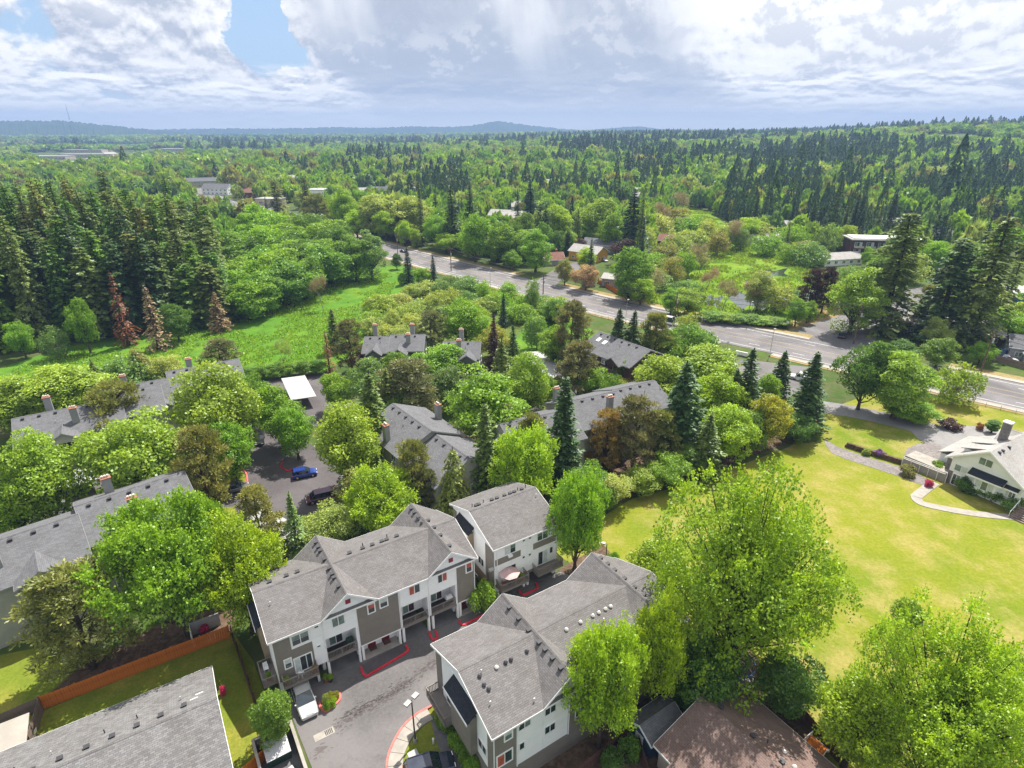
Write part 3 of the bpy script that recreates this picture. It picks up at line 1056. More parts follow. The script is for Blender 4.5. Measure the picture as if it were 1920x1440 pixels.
# ---------------------------------------------------------------- townhouse A (long block along the alley)
def townhouse_a():
    L, D = 23.7, 11.0
    t = empty('townhouse_block', (-24.6, 45.0, 0), ANG, 'long white and taupe townhouse block with two front gables, maroon doors and open garages', 'townhouse')
    F = faces(L, D)
    f = F['front']
    zr = town_roof(t, L, D, [(5.2, 11.2, 8.1, 10.5), (17.6, 23.7, 20.55, 10.55)])
    w = MB()
    w.box(0, L, 0, D, 5.35, 8.3)
    w.box(0, L, 1.8, D, 2.3, 5.35)
    for a, b in ((0, 5.2), (8.6, 14.0), (17.3, 17.7), (21.0, L)):
        w.box(a, b, 0, 1.8, 2.3, 5.35)
    w.box(0, L, 6.0, D, 0, 2.3)
    w.box(0, 0.35, 0, 6.0, 0, 2.3)
    w.box(L - 0.25, L, 0, 6.0, 0, 2.3)
    for a, b in ((8.75, 8.95), (13.55, 13.85), (21.15, 21.4), (4.75, 5.1)):
        w.box(a, b, 1.2, 6.0, 0, 2.3)
    w.box(8.95, 13.55, 1.4, 1.6, 0, 2.3)
    w.box(21.4, L - 0.25, 1.4, 1.6, 0, 2.3)
    w.box(3.95, 4.75, 2.6, 2.8, 0, 2.3)
    w.build('wall', M['white'], t)
    # taupe ground floor piers and lintel band
    for a in (3.85, 5.1, 8.6, 9.0, 13.45, 13.95, 17.2, 17.75, 21.1, 21.45, 23.3):
        f.box(MB(), a - 0.02, a + 0.24, -0.3, 0.05, 0, 2.3).build('post', M['trim'], t)
    f.box(MB(), 8.95, 13.75, -0.1, 0.045, 2.3, 7.95).build('cladding', M['taupe'], t)
    f.box(MB(), 0.12, 3.9, -0.1, 0.045, 2.25, 5.95).build('cladding', M['taupe'], t)
    f.box(MB(), 0.12, 1.8, -0.1, 0.045, 5.955, 8.05).build('cladding', M['taupe'], t)
    f.box(MB(), 21.25, 23.6, -0.1, 0.045, 2.35, 7.95).build('cladding', M['taupe'], t)
    for a, b in ((0, 0.1), (23.6, 23.7)):
        f.box(MB(), a, b, -0.1, 0.07, 0, 8.2).build('corner_trim', M['trim'], t)
    f.box(MB(), 8.9, 13.8, 0.046, 0.075, 2.25, 2.4).build('band_trim', M['trim'], t)
    f.box(MB(), 21.2, 23.65, 0.046, 0.075, 2.25, 2.4).build('band_trim', M['trim'], t)
    panels(t, f, 3.92, 5.18, 2.35, 8.25, 1.3, 1.9)
    panels(t, f, 5.2, 8.9, 5.4, 8.28, 1.9, 1.4)
    panels(t, f, 13.78, 21.2, 5.4, 8.28, 2.4, 1.4)
    panels(t, f, 1.85, 3.9, 5.98, 8.25, 2.1, 2.3)
    f.box(MB(), 6.3, 10.0, 0.0, 0.03, 8.32, 8.85).build('siding_panel', M['panel'], t)
    f.box(MB(), 18.9, 22.3, 0.0, 0.03, 8.32, 8.85).build('siding_panel', M['panel'], t)
    for a in (7.9, 20.3):
        f.box(MB(), a, a + 0.55, 0.02, 0.07, 9.0, 9.55).build('gable_vent', M['maroon'], t)
    window(t, f, 1.9, 6.3, 1.85, 1.45, 2, 2, 'glass', 0.05, panes=('glass', 'glass', 'glass_g', 'glass_g'))
    window(t, f, 0.8, 3.7, 0.85, 1.4, 1, 2, 'glass', 0.05, 0.13, panes=('glass', 'blind'))
    window(t, f, 1.75, 2.55, 1.95, 2.15, 3, 1, 'glass', 0.05, 0.12, panes=('blind', 'glass', 'glass'))
    window(t, f, 4.3, 7.45, 0.55, 0.4, 1, 1, 'glass', 0.03)
    window(t, f, 4.25, 4.75, 0.5, 0.4, 1, 1, 'glass', 0.03)
    window(t, f, 6.15, 6.55, 1.45, 1.35, 2, 1, 'glass_g', 0.03)
    window(t, f, 10.1, 6.4, 0.95, 1.4, 1, 2, 'glass', 0.05, 0.13, panes=('glass', 'redglow'))
    window(t, f, 11.5, 6.5, 1.05, 1.4, 1, 2, 'glass', 0.05, 0.13, panes=('glass', 'blind'))
    window(t, f, 15.05, 6.55, 1.45, 1.35, 2, 1, 'redglow', 0.03, panes=('redglow', 'glass'))
    window(t, f, 18.7, 6.6, 1.3, 1.35, 2, 1, 'redglow', 0.03, panes=('glass', 'redglow'))
    window(t, f, 22.45, 6.4, 0.95, 1.55, 1, 2, 'glass', 0.05, 0.13, panes=('glass', 'redglow'))
    # loggias: sliding door at the back, rail in front
    back = Face((0, 1.8), (1, 0), (0, -1))
    for a, b in ((5.2, 8.6), (14.0, 17.3), (17.7, 21.0)):
        window(t, back, a + 0.7, 2.45, 1.6, 2.1, 2, 1, 'glass', 0.02, name='sliding_door', panes=('glass_g', 'glass'))
        window(t, back, a + 2.5, 4.3, 0.75, 0.4, 1, 1, 'blind', 0.02)
        railing(t, f, a, b, -0.02, 2.45, 3.4)
        f.box(MB(), a, b, -0.1, 0.05, 2.1, 2.42).build('balcony_beam', M['rail'], t)
    # projecting balcony on the left
    f.box(MB(), 0.3, 3.95, 0.0, 1.15, 2.15, 2.38).build('balcony_floor', M['rail'], t)
    railing(t, f, 0.3, 3.95, 1.1, 2.4, 3.35, 1.05)
    # ground floor: garage slabs, doors
    for a, b in ((0.4, 3.8), (5.15, 8.7), (14.0, 17.15), (17.8, 21.1)):
        f.box(MB(), a, b, -5.95, 0.25, 0.04, 0.085).build('garage_floor', M['conc_dk'], t)
    for a, b in ((9.0, 13.5), (21.5, 23.4)):
        f.box(MB(), a, b, -1.38, 0.1, 0.0, 0.16).build('porch_floor', M['conc'], t)
    porch = Face((0, 1.4), (1, 0), (0, -1))
    for a in (10.05, 11.75, 22.1):
        porch.box(MB(), a, a + 0.95, 0.0, 0.05, 0.16, 2.15).build('front_door', M['door'], t)
        porch.box(MB(), a + 0.05, a + 0.9, 0.1, 0.7, 0.165, 0.19).build('doormat', M['darkwood'], t)
    window(t, porch, 9.2, 0.9, 0.7, 1.1, 1, 2, 'glass_g', 0.02)
    window(t, porch, 12.75, 0.9, 0.7, 1.1, 1, 2, 'glass_g', 0.02)
    # left end wall: taupe base, bay with dark roof
    l = F['left']
    l.box(MB(), 0.1, D - 0.1, 0.0, 0.045, 0, 2.6).build('cladding', M['taupe'], t)
    l.box(MB(), 3.6, 7.6, 0.0, 0.6, 2.6, 7.2).build('bay', M['tan'], t)
    awning(t, l, 3.4, 7.8, 8.1, 0.95, 0.95)
    l.box(MB(), 0.2, 3.0, 0.0, 1.5, 2.15, 2.38).build('balcony_floor', M['rail'], t)
    railing(t, l, 0.2, 3.0, 1.45, 2.4, 3.35, 1.4)
    # side towards the next block
    r = F['right']
    panels(t, r, 0.1, D - 0.1, 2.6, 8.2, 2.6, 1.4)
    r.box(MB(), 0.1, D - 0.1, 0.0, 0.04, 0, 2.5).build('cladding', M['tan'], t)
    # little porch roof at the far corner
    r.box(MB(), 3.0, 5.4, 0.0, 1.6, 0, 2.4).build('meter_cupboard', M['taupe'], t)
    awning(t, r, 2.8, 5.6, 3.3, 0.8, 1.9)
    # roof vents along the ridges
    for x in (1.6, 3.4, 4.6, 10.6, 12.2, 13.4, 14.6, 15.2, 16.5):
        vent(t, x, 6.4, zr(6.4))
    for x in (1.4, 12.5, 15.6):
        vent(t, x, 7.4, zr(7.4), kind='pipe')
    vent(t, 1.0, 3.4, zr(3.4), light=True, kind='pipe')
    for y in (1.4, 3.0, 3.7, 4.8, 6.6, 8.4, 9.2, 10.2):
        vent(t, 7.75, y, 10.38, kind='box')
    for y in (1.0, 3.4, 5.2, 6.9, 8.2, 9.4, 10.4):
        vent(t, 20.95 if y < 8 else 20.2, y, 10.4, kind='box')
    for y in (7.0, 7.9):
        vent(t, 20.1, y, 10.3, kind='dome')
    return t


# ---------------------------------------------------------------- townhouse B (short block at the alley's end)
def townhouse_b():
    L, D = 9.8, 11.2
    t = empty('townhouse_block', (-2.2, 59.4, 0), ANG, 'short white townhouse block with two projecting balconies at the end of the alley', 'townhouse')
    F = faces(L, D)
    f, l = F['front'], F['left']
    zr = town_roof(t, L, D, [], yr=5.8)
    w = MB()
    w.box(0, L, 0, D, 2.3, 8.3)
    w.box(0, L, 6.0, D, 0, 2.3)
    w.box(0, 0.3, 0, 6, 0, 2.3)
    w.box(9.6, L, 0.0, 6, 0, 2.3)
    w.build('wall', M['white'], t)
    for a in (0.35, 4.35, 4.95, 9.15):
        f.box(MB(), a, a + 0.28, -0.3, 0.03, 0, 2.3).build('post', M['trim'], t)
    f.box(MB(), 0.1, L - 0.1, -0.2, 0.045, 2.05, 2.45).build('garage_beam', M['rail'], t)
    f.box(MB(), 0.4, 9.4, -5.95, 0.25, 0.04, 0.085).build('garage_floor', M['conc_dk'], t)
    panels(t, f, 0.08, L - 0.08, 2.5, 8.2, 2.4, 1.4)
    f.box(MB(), 0.08, 3.9, 0.031, 0.06, 5.45, 6.4).build('cladding', M['taupe'], t)
    f.box(MB(), 5.85, 9.7, 0.031, 0.06, 5.55, 6.5).build('cladding', M['taupe'], t)
    window(t, f, 1.4, 6.5, 1.75, 1.6, 2, 2, 'glass', 0.05, panes=('blind', 'glass', 'blind', 'glass_g'))
    window(t, f, 6.4, 6.6, 1.8, 1.6, 2, 2, 'glass', 0.05, panes=('glass', 'glass', 'glass_g', 'glass_g'))
    for a in (4.1, 5.05):
        window(t, f, a, 7.5, 0.5, 0.5, 1, 1, 'glass', 0.05)
        window(t, f, a, 4.8, 0.5, 0.5, 1, 1, 'glass', 0.05)
    f.box(MB(), 1.9, 2.5, 0.04, 0.4, 6.2, 6.5).build('air_conditioner', M['plastic_w'], t)
    window(t, f, 1.6, 2.6, 1.6, 2.1, 2, 1, 'glass', 0.05, name='sliding_door', panes=('glass_g', 'glass'))
    window(t, f, 6.6, 2.6, 1.65, 2.2, 2, 1, 'glass', 0.05, name='sliding_door', panes=('glass', 'blind'))
    f.box(MB(), 8.6, 8.95, 0.04, 0.12, 3.9, 4.7).build('wall_ornament', M['dkmetal'], t)
    for a, b in ((0.1, 4.3), (5.7, 9.75)):
        f.box(MB(), a, b, 0.0, 1.55, 2.2, 2.42).build('balcony_floor', M['rail'], t)
        railing(t, f, a, b, 1.5, 2.45, 3.45, 1.45)
    # left end wall
    l.box(MB(), 0.1, 2.2, 0.0, 0.05, 2.4, 7.7).build('cladding', M['taupe'], t)
    l.box(MB(), 0.1, D - 0.1, 0.0, 0.04, 0, 2.4).build('cladding', M['tan'], t)
    panels(t, l, 2.25, 10.0, 2.45, 8.2, 2.6, 1.9)
    l.box(MB(), 10.05, D - 0.05, 0.0, 0.05, 2.4, 7.7).build('cladding', M['taupe'], t)
    l.box(MB(), 5.3, 9.0, 0.0, 0.7, 3.6, 7.2).build('bay', M['tan'], t)
    awning(t, l, 5.1, 9.2, 8.2, 0.95, 1.0)
    window(t, l, 2.6, 3.3, 1.5, 1.3, 2, 1, 'glass', 0.04)
    window(t, l, 9.3, 3.8, 0.7, 1.5, 1, 1, 'glass', 0.04)
    for x in (1.2, 1.6, 3.6, 4.4, 5.6, 6.5, 7.2, 8.4):
        vent(t, x, 6.6, zr(6.6))
    for x in (0.8, 2.5, 8.0, 9.3):
        vent(t, x, 7.0, zr(7.0), kind='pipe')
    vent(t, 9.3, 4.4, zr(4.4), light=True, kind='pipe')
    return t


# ---------------------------------------------------------------- townhouse C (near block, seen from its garden side)
def townhouse_c():
    L, D = 23.8, 11.4
    t = empty('townhouse_block', (-1.6, 34.8, 0), ANG, 'near white and taupe townhouse block with dark bay roof on its end wall', 'townhouse')
    F = faces(L, D)
    f, l = F['front'], F['left']
    zr = town_roof(t, L, D, [(5.2, 11.2, 8.15, 10.5), (17.0, 23.8, 20.4, 10.55)])
    w = MB()
    w.box(0, L, 0, D, 0, 8.3)
    w.build('wall', M['white'], t)
    f.box(MB(), 0.05, 23.7, 0.0, 0.05, 0, 2.4).build('cladding', M['taupe'], t)
    f.box(MB(), 0.1, 2.3, 0.0, 0.052, 2.42, 7.95).build('cladding', M['taupe'], t)
    f.box(MB(), 8.2, 12.6, 0.0, 0.052, 2.42, 7.95).build('cladding', M['taupe'], t)
    f.box(MB(), 20.6, 23.6, 0.0, 0.052, 2.42, 7.95).build('cladding', M['taupe'], t)
    panels(t, f, 2.35, 8.15, 2.42, 8.25, 2.9, 1.2)
    panels(t, f, 12.65, 20.55, 2.42, 8.25, 2.6, 1.2)
    f.box(MB(), 6.4, 9.9, 0.0, 0.03, 8.32, 8.85).build('siding_panel', M['panel'], t)
    window(t, f, 1.0, 6.6, 0.95, 1.3, 1, 2, 'glass', 0.06, 0.13, panes=('glass_g', 'blind'))
    window(t, f, 0.2, 3.7, 1.75, 1.65, 2, 1, 'glass', 0.06, 0.13, panes=('redglow', 'glass'))
    window(t, f, 2.5, 6.8, 1.4, 1.2, 2, 1, 'glass', 0.035, panes=('glass', 'glass_g'))
    window(t, f, 5.35, 6.7, 1.35, 1.4, 2, 1, 'glass', 0.035)
    window(t, f, 5.4, 4.2, 1.3, 1.1, 2, 1, 'glass', 0.035)
    window(t, f, 2.6, 4.2, 0.65, 1.0, 1, 1, 'glass', 0.035)
    for a in (9.0, 13.6, 16.2, 18.9):
        window(t, f, a, 6.7, 1.3, 1.3, 2, 1, 'glass', 0.06)
        window(t, f, a, 4.0, 1.3, 1.2, 2, 1, 'glass', 0.06)
    # left end wall (towards the lamp post)
    l.box(MB(), 0.06, D - 0.06, 0.0, 0.05, 0, 2.7).build('cladding', M['taupe'], t)
    l.box(MB(), 10.1, D - 0.05, 0.0, 0.052, 2.72, 7.8).build('cladding', M['taupe'], t)
    l.box(MB(), 0.05, 1.0, 0.0, 0.052, 2.72, 7.8).build('cladding', M['taupe'], t)
    panels(t, l, 1.05, 10.05, 2.72, 8.2, 3.0, 1.2)
    l.box(MB(), 2.9, 6.9, 0.0, 0.75, 2.6, 7.3).build('bay', M['taupe'], t)
    awning(t, l, 2.7, 7.4, 8.25, 1.0, 1.15)
    window(t, l, 1.15, 3.9, 1.6, 1.2, 2, 1, 'glass', 0.05)
    window(t, l, 7.3, 2.75, 1.9, 2.4, 2, 1, 'glass', 0.05, name='sliding_door', panes=('glass_g', 'glass'))
    l.box(MB(), 6.95, 11.2, 0.0, 1.45, 2.2, 2.45).build('balcony_floor', M['rail'], t)
    railing(t, l, 6.95, 11.2, 1.4, 2.45, 3.5, 1.35)
    l.box(MB(), 7.6, 8.5, 0.05, 0.1, 0.1, 2.1).build('front_door', M['dkmetal'], t)
    for x in (1.2, 3.0, 4.0, 4.6, 6.4):
        vent(t, x, 4.4, zr(4.4), light=x in (3.0,), kind='dome')
    for x, y in ((1.2, 3.6), (1.4, 3.1)):
        vent(t, x, y, zr(y), kind='dome')
    for x in (11.2, 13.0, 14.6, 15.4, 16.3, 17.0):
        vent(t, x, 4.5, zr(4.5), light=True, kind='dome')
    for x, y in ((0.9, 2.0), (4.6, 0.5), (1.5, 4.6), (15.3, 3.6)):
        vent(t, x, y, zr(y), light=True, kind='pipe')
    for y in (0.9, 2.2, 3.4, 4.4, 6.2, 8.0, 9.8):
        vent(t, 7.8, y, 10.38)
    for y in (1.6, 3.6, 5.0, 6.6, 8.2, 9.4, 10.6):
        vent(t, 20.8, y, 10.4)
    return t


ta, tb_, tc_ = townhouse_a(), townhouse_b(), townhouse_c()
for t_, spots in ((ta, (5.15, 13.9, 17.5)), (tb_, (0.3, 9.5)), (tc_, (2.35, 8.2, 12.65, 20.55))):
    f_ = Face((0, 0), (1, 0), (0, -1))
    for a_ in spots:
        m_ = MB()
        f_.box(m_, a_, a_ + 0.09, 0.045, 0.13, 2.4, 8.0)
        f_.box(m_, a_, a_ + 0.09, 0.045, 0.42, 8.0, 8.1)
        m_.build('downpipe', M['trim'], t_)


# ---------------------------------------------------------------- apartment buildings (grey roofs, boxed chimneys)
def chimney(root, x, y, z0, z1, w=1.1, d=0.8, pots=3, mat='chim'):
    o = MB().box(x - w / 2, x + w / 2, y - d / 2, y + d / 2, z0, z1).build('chimney', M[mat], root)
    MB().box(x - w / 2 - 0.08, x + w / 2 + 0.08, y - d / 2 - 0.08, y + d / 2 + 0.08, z1 + 0.002, z1 + 0.1).build('chimney_cap', M['rustcap'], o)
    for i in range(pots):
        px_ = x + (i - (pots - 1) / 2) * w / max(1, pots) * 0.9
        m = MB()
        m.tube((px_, y, z1 + 0.1), (px_, y, z1 + 0.3), 0.1, 0.1, 8)
        m.tube((px_, y, z1 + 0.3), (px_, y, z1 + 0.44), 0.17, 0.14, 8)
        m.build('flue', M['capmetal'], o)


def apartment(label, corner, ang, secs, D=12.0, ze=8.0, zr=10.6, wall='sage', chims=(), dormers=(), roof='sh_cool', skylights=(), wins=True):
    """secs: (x0, x1, y shift, z shift); dormers: (x, width) front gables with balconies under them"""
    t = empty('apartment_building', (corner[0], corner[1], 0), R(ang), label, 'apartment building')
    s = (zr - ze) / (D / 2)
    for k, (x0, x1, dy, dz) in enumerate(secs):
        w = MB().box(x0, x1, dy, dy + D, 0, ze + dz)
        gable_wall(w, x0 + 0.01, x1 - 0.01, dy + 0.01, dy + D - 0.01, ze + dz, zr + dz, 'x')
        w.build('wall', M[wall], t)
        gable_roof(t, x0, x1, dy, dy + D, ze + dz, zr + dz, M[roof], 'x', over=0.5, end=0.3, fascia='chim')
        f = Face((x0, dy), (1, 0), (0, -1))
        n = max(1, int((x1 - x0) / 4.2))
        if wins:
            for i in range(n):
                a = (x1 - x0) * (i + 0.5) / n - 0.8
                if any(abs(x0 + a + 0.8 - dx) < dw / 2 + 0.9 for dx, dw in dormers):
                    continue
                for z in (1.0, 3.8, 6.1):
                    if z + 1.3 < ze + dz:
                        window(t, f, a, z, 1.6, 1.3, 2, 1, 'glass', 0.02, panes=('glass_g', 'blind') if (i + k) % 2 else ('glass', 'glass_g'))
            for F2, aa in ((Face((x0, dy), (0, 1), (-1, 0)), (2.0, 6.0)), (Face((x1, dy), (0, 1), (1, 0)), (2.0, 6.0))):
                for a in aa:
                    for z in (1.0, 3.8, 6.1):
                        if z + 1.3 < ze + dz:
                            window(t, F2, a, z, 1.5, 1.3, 2, 1, 'glass_g', 0.02)
        for i in range(int((x1 - x0) / 2.3)):
            vent(t, x0 + 1.2 + i * 2.3, dy + D / 2 - 0.7, zr + dz + 0.16 - 0.7 * s)
        if k % 2 == 0:
            vent(t, (x0 + x1) / 2 + 1, dy + D / 2 - 2.2, zr + dz + 0.16 - 2.2 * s, kind='pipe')
            vent(t, (x0 + x1) / 2 - 2, dy + D / 2 - 2.8, zr + dz + 0.16 - 2.8 * s, light=True, kind='pipe')
    for dx, dw in dormers:
        # front bay: gabled roof, open balconies with rails
        y0 = -1.7
        w = MB()
        for z0 in (2.6, 5.2):
            w.box(dx - dw / 2, dx + dw / 2, y0, 0.0, z0, z0 + 0.22)
        for a in (dx - dw / 2, dx + dw / 2 - 0.35):
            w.box(a, a + 0.35, y0, y0 + 0.35, 0, ze - 0.3)
        w.box(dx - dw / 2, dx + dw / 2, y0, 0.0, ze - 0.5, ze - 0.02)
        gable_wall(w, dx - dw / 2, dx + dw / 2, y0, 0.0, ze - 0.02, ze + 1.2, 'y')
        w.build('bay', M[wall], t)
        gable_roof(t, dx - dw / 2, dx + dw / 2, y0, D / 2 - 1.5, ze, ze + 1.25, M[roof], 'y', over=0.3, end=0.25, fascia='chim')
        f = Face((0, 0), (1, 0), (0, -1))
        for z0 in (2.8, 5.4):
            railing(t, f, dx - dw / 2 + 0.36, dx + dw / 2 - 0.36, 1.6, z0, z0 + 1.0, gap=0.22)
            window(t, f, dx - 1.1, z0, 2.2, 2.0, 2, 1, 'glass', 0.02, name='sliding_door')
    for (x, y, h) in chims:
        chimney(t, x, y, 3.0 if y < 0 or y > D else ze - 0.5, zr + h)
    for (x, y) in skylights:
        z = zr + 0.18 - s * abs(y - D / 2)
        MB().hexa([(x - .5, y - .6, z - s * .6), (x + .5, y - .6, z - s * .6), (x + .5, y + .6, z + s * .6), (x - .5, y + .6, z + s * .6),
                   (x - .5, y - .6, z - s * .6 + .12), (x + .5, y - .6, z - s * .6 + .12), (x + .5, y + .6, z + s * .6 + .12), (x - .5, y + .6, z + s * .6 + .12)]).build('skylight', M['skylight'], t)
    return t


def corner_for(ridge_px, zr, ang, x_r, y_r):
    """world corner of a building whose local point (x_r, y_r) lies under a sighted ridge point"""
    p = G(ridge_px[0], ridge_px[1], zr)
    a = R(ang)
    return (p.x - x_r * math.cos(a) + y_r * math.sin(a), p.y - x_r * math.sin(a) - y_r * math.cos(a))


apartment('grey roofed apartment building in two stepped sections behind the olive pine', corner_for((142, 966), 10.6, 41, 24, 6), 41,
          [(0, 24, 0, 0), (24.4, 37, 1.6, 0.35)], chims=((15.6, 2.6, 1.2), (6.0, 9.6, 1.3), (28.3, 10.6, 1.6), (30.0, 3.2, 1.4)), dormers=((19.2, 4.6),))
apartment('sage apartment building with balconies behind the white ribbed carport', corner_for((40, 783), 10.6, 33, 1, 6), 33,
          [(0, 15.5, 0, 0), (15.8, 22, 2.2, 0.4)], chims=((4.5, 10.5, 1.2), (8.6, 2.6, 1.2)), dormers=((6.6, 4.4),))
apartment('grey apartment roof with stepped ridge beside the drooping evergreen', corner_for((225, 726), 10.6, 33, 0.5, 6), 33,
          [(0, 8.5, 0, 0), (8.8, 22, 2.4, 0.5)], chims=((1.2, 9.6, 0.9), (13.0, 10.2, 1.8)), dormers=((5.8, 4.4),))
apartment('grey hipped apartment block with two wide boxed chimneys among the brown pines', corner_for((808, 808), 10.6, -52, 13, 6), -52,
          [(0, 13, 0, 0), (13.3, 23, 0.8, -0.9)], chims=((7.6, 0.6, 0.6), (6.0, 11.6, 0.6)), wins=True)
apartment('wide grey apartment roof with boxed chimneys behind the tall dark fir', corner_for((1148, 735), 10.6, 27, 24, 6), 27,
          [(0, 13, -1.6, -0.6), (13.3, 25, 0, 0), (25.3, 35, 1.4, -0.4)], chims=((3.0, 8.0, 0.8), (14.5, 10.5, 0.9), (21.0, 2.6, 1.0)))
apartment('twin gabled grey apartment block beside the purple maple', corner_for((690, 632), 9.2, 2, 0.5, 5), 2,
          [(0, 5.6, 0, 0), (6.2, 14.2, 0.6, 0.2)], D=10.0, ze=7.0, zr=9.2, wall='sagedk', chims=((1.5, 9.6, 1.6), (10.8, 9.6, 1.6), (10.6, 3.0, 1.2)), dormers=((8.6, 3.6), (2.8, 3.2)))
apartment('small dark green apartment block with a gabled balcony facing the carport', corner_for((837, 641), 9.2, -2, 0.5, 5), -2,
          [(0, 8.6, 0, 0)], D=10.0, ze=7.0, zr=9.2, wall='sagedk', chims=((3.6, 9.6, 1.6), (3.8, 2.8, 1.2)), dormers=((6.0, 3.8),))
apartment('grey roof with two white skylights half hidden by firs near the road', corner_for((1128, 624), 10.6, -54, 0.6, 6), -54,
          [(0, 16, 0, 0)], wall='brownwall', skylights=((2.2, 3.6), (4.4, 3.4)), dormers=((12.0, 4.2),))


# ---------------------------------------------------------------- ranch house, lower left
def ranch():
    a = ANG
    p = G(398, 1247, 3.0)
    L, D = 22.0, 13.0
    # the right-hand back corner is sighted; local origin sits at the left front corner
    o = (p.x - (L + 0.4) * math.cos(a) + (D + 0.5) * math.sin(a), p.y - (L + 0.4) * math.sin(a) - (D + 0.5) * math.cos(a), 0)
    t = empty('ranch_house', o, a, 'low grey shingled ranch house with long plain roof by the orange fence', 'house')
    w = MB().box(0, L, 0, D, 0, 3.0)
    gable_wall(w, 0.01, L - 0.01, 0.01, D - 0.01, 3.0, 5.4, 'x')
    w.build('wall', M['greywall'], t)
    gable_roof(t, 0, L, 0, D, 3.0, 5.4, M['sh_ranch'], 'x', over=0.5, end=0.35)
    s = 2.4 / (D / 2)
    for i in range(10):
        vent(t, 2.0 + i * 1.95, D / 2 + 0.9, 5.56 - 0.9 * s)
    for x, y in ((19.3, 8.9), (15.6, 8.9), (13.0, 8.7), (9.0, 8.9), (6.4, 8.8)):
        vent(t, x, y, 5.56 - (y - D / 2) * s, kind='pipe', light=x in (19.3, 9.0))
    F = faces(L, D)
    for a_ in (3, 10, 17):
        window(t, F['back'], a_, 1.0, 1.6, 1.2, 2, 1, 'glass', 0.02)
    window(t, F['right'], 2.4, 1.2, 1.4, 1.1, 2, 1, 'glass_g', 0.02)
    window(t, F['right'], 5.4, 3.2, 1.0, 0.5, 1, 1, 'glass', 0.02)
    for x, y in ((20.4, 8.0), (20.9, 8.6)):
        MB().box(x - 0.35, x + 0.35, y - 0.06, y + 0.06, 5.56 - (y - D / 2) * s - 0.02, 5.56 - (y - D / 2) * s + 0.03).build('roof_patch', M['vent_l'], t)


ranch()


# ---------------------------------------------------------------- brown roofed house and blue shed, lower right
def brown_house():
    a = R(-57)
    p = G(1385, 1290, 3.0)
    t = empty('house', (p.x, p.y, 0), a, 'house with pinkish brown shingle roof dappled by tree shade', 'house')
    # local x runs towards the camera along the ridge, local y to the back right
    L, D = 22.0, 11.4
    y0 = -11.4
    w = MB().box(0, L, y0, y0 + D, 0, 3.0)
    gable_wall(w, 0.01, L - 0.01, y0 + 0.01, y0 + D - 0.01, 3.0, 5.1, 'x')
    w.build('wall', M['beige'], t)
    gable_roof(t, 0, L, y0, y0 + D, 3.0, 5.1, M['sh_brown'], 'x', over=0.45, end=0.4)
    s = 2.1 / (D / 2)
    yr = y0 + D / 2
    w2 = MB().box(2.2, L - 2, y0 - 1.5, y0, 0, 2.35)
    w2.build('wall', M['beige'], t)
    slab(MB(), (1.8, y0 - 1.9, 2.62), (L - 2, y0 - 1.9, 2.62), (L - 2, yr, 5.4), (1.8, yr, 5.4), 0.2).build('upper_roof', M['sh_brown'], t)
    for x, y, k_, li in ((1.4, 0.8, 'box', 0), (4.9, 0.9, 'box', 0), (7.8, 1.0, 'box', 0), (11.5, 1.0, 'box', 0), (5.9, 1.7, 'pipe', 0), (7.2, 2.4, 'dome', 1), (8.6, 1.7, 'dome', 1),
                         (10.2, 2.6, 'dome', 1), (10.4, 1.6, 'dome', 1), (12.2, 2.8, 'pipe', 0), (9.6, -0.6, 'dome', 1), (12.5, -3.2, 'dome', 1), (13.0, 1.4, 'pipe', 0)):
        vent(t, x, yr + y, 5.26 - abs(y) * s, light=bool(li), kind=k_)
    F = Face((0, y0), (0, 1), (-1, 0))
    window(t, F, 2.4, 1.0, 1.6, 1.2, 2, 1, 'glass', 0.02)
    window(t, F, 7.4, 1.0, 1.6, 1.2, 2, 1, 'glass', 0.02)
    f = Face((0, y0 - 1.5), (1, 0), (0, -1))
    window(t, f, 4.0, 0.8, 1.4, 1.2, 2, 1, 'glass_g', 0.02)


brown_house()


def gable_shed(name, label, loc, ang, L, D, ze, zr, wall, roof, cat='shed'):
    t = empty(name, (loc[0], loc[1], 0), R(ang), label, cat)
    w = MB().box(0, L, 0, D, 0, ze)
    gable_wall(w, 0.01, L - 0.01, 0.01, D - 0.01, ze, zr, 'x')
    w.build('wall', M[wall], t)
    gable_roof(t, 0, L, 0, D, ze, zr, M[roof], 'x', over=0.2, end=0.2)
    Face((0, 0), (0, 1), (-1, 0)).box(MB(), D / 2 - 0.5, D / 2 + 0.5, 0.0, 0.05, 0.05, 1.9).build('door', M['trim'], t)
    return t


gable_shed('garden_shed', 'blue garden shed with grey shingle roof beside the brown roofed house', (13.3, 38.25), 33, 4.4, 3.1, 2.2, 3.1, 'blueshed', 'sh_cool')

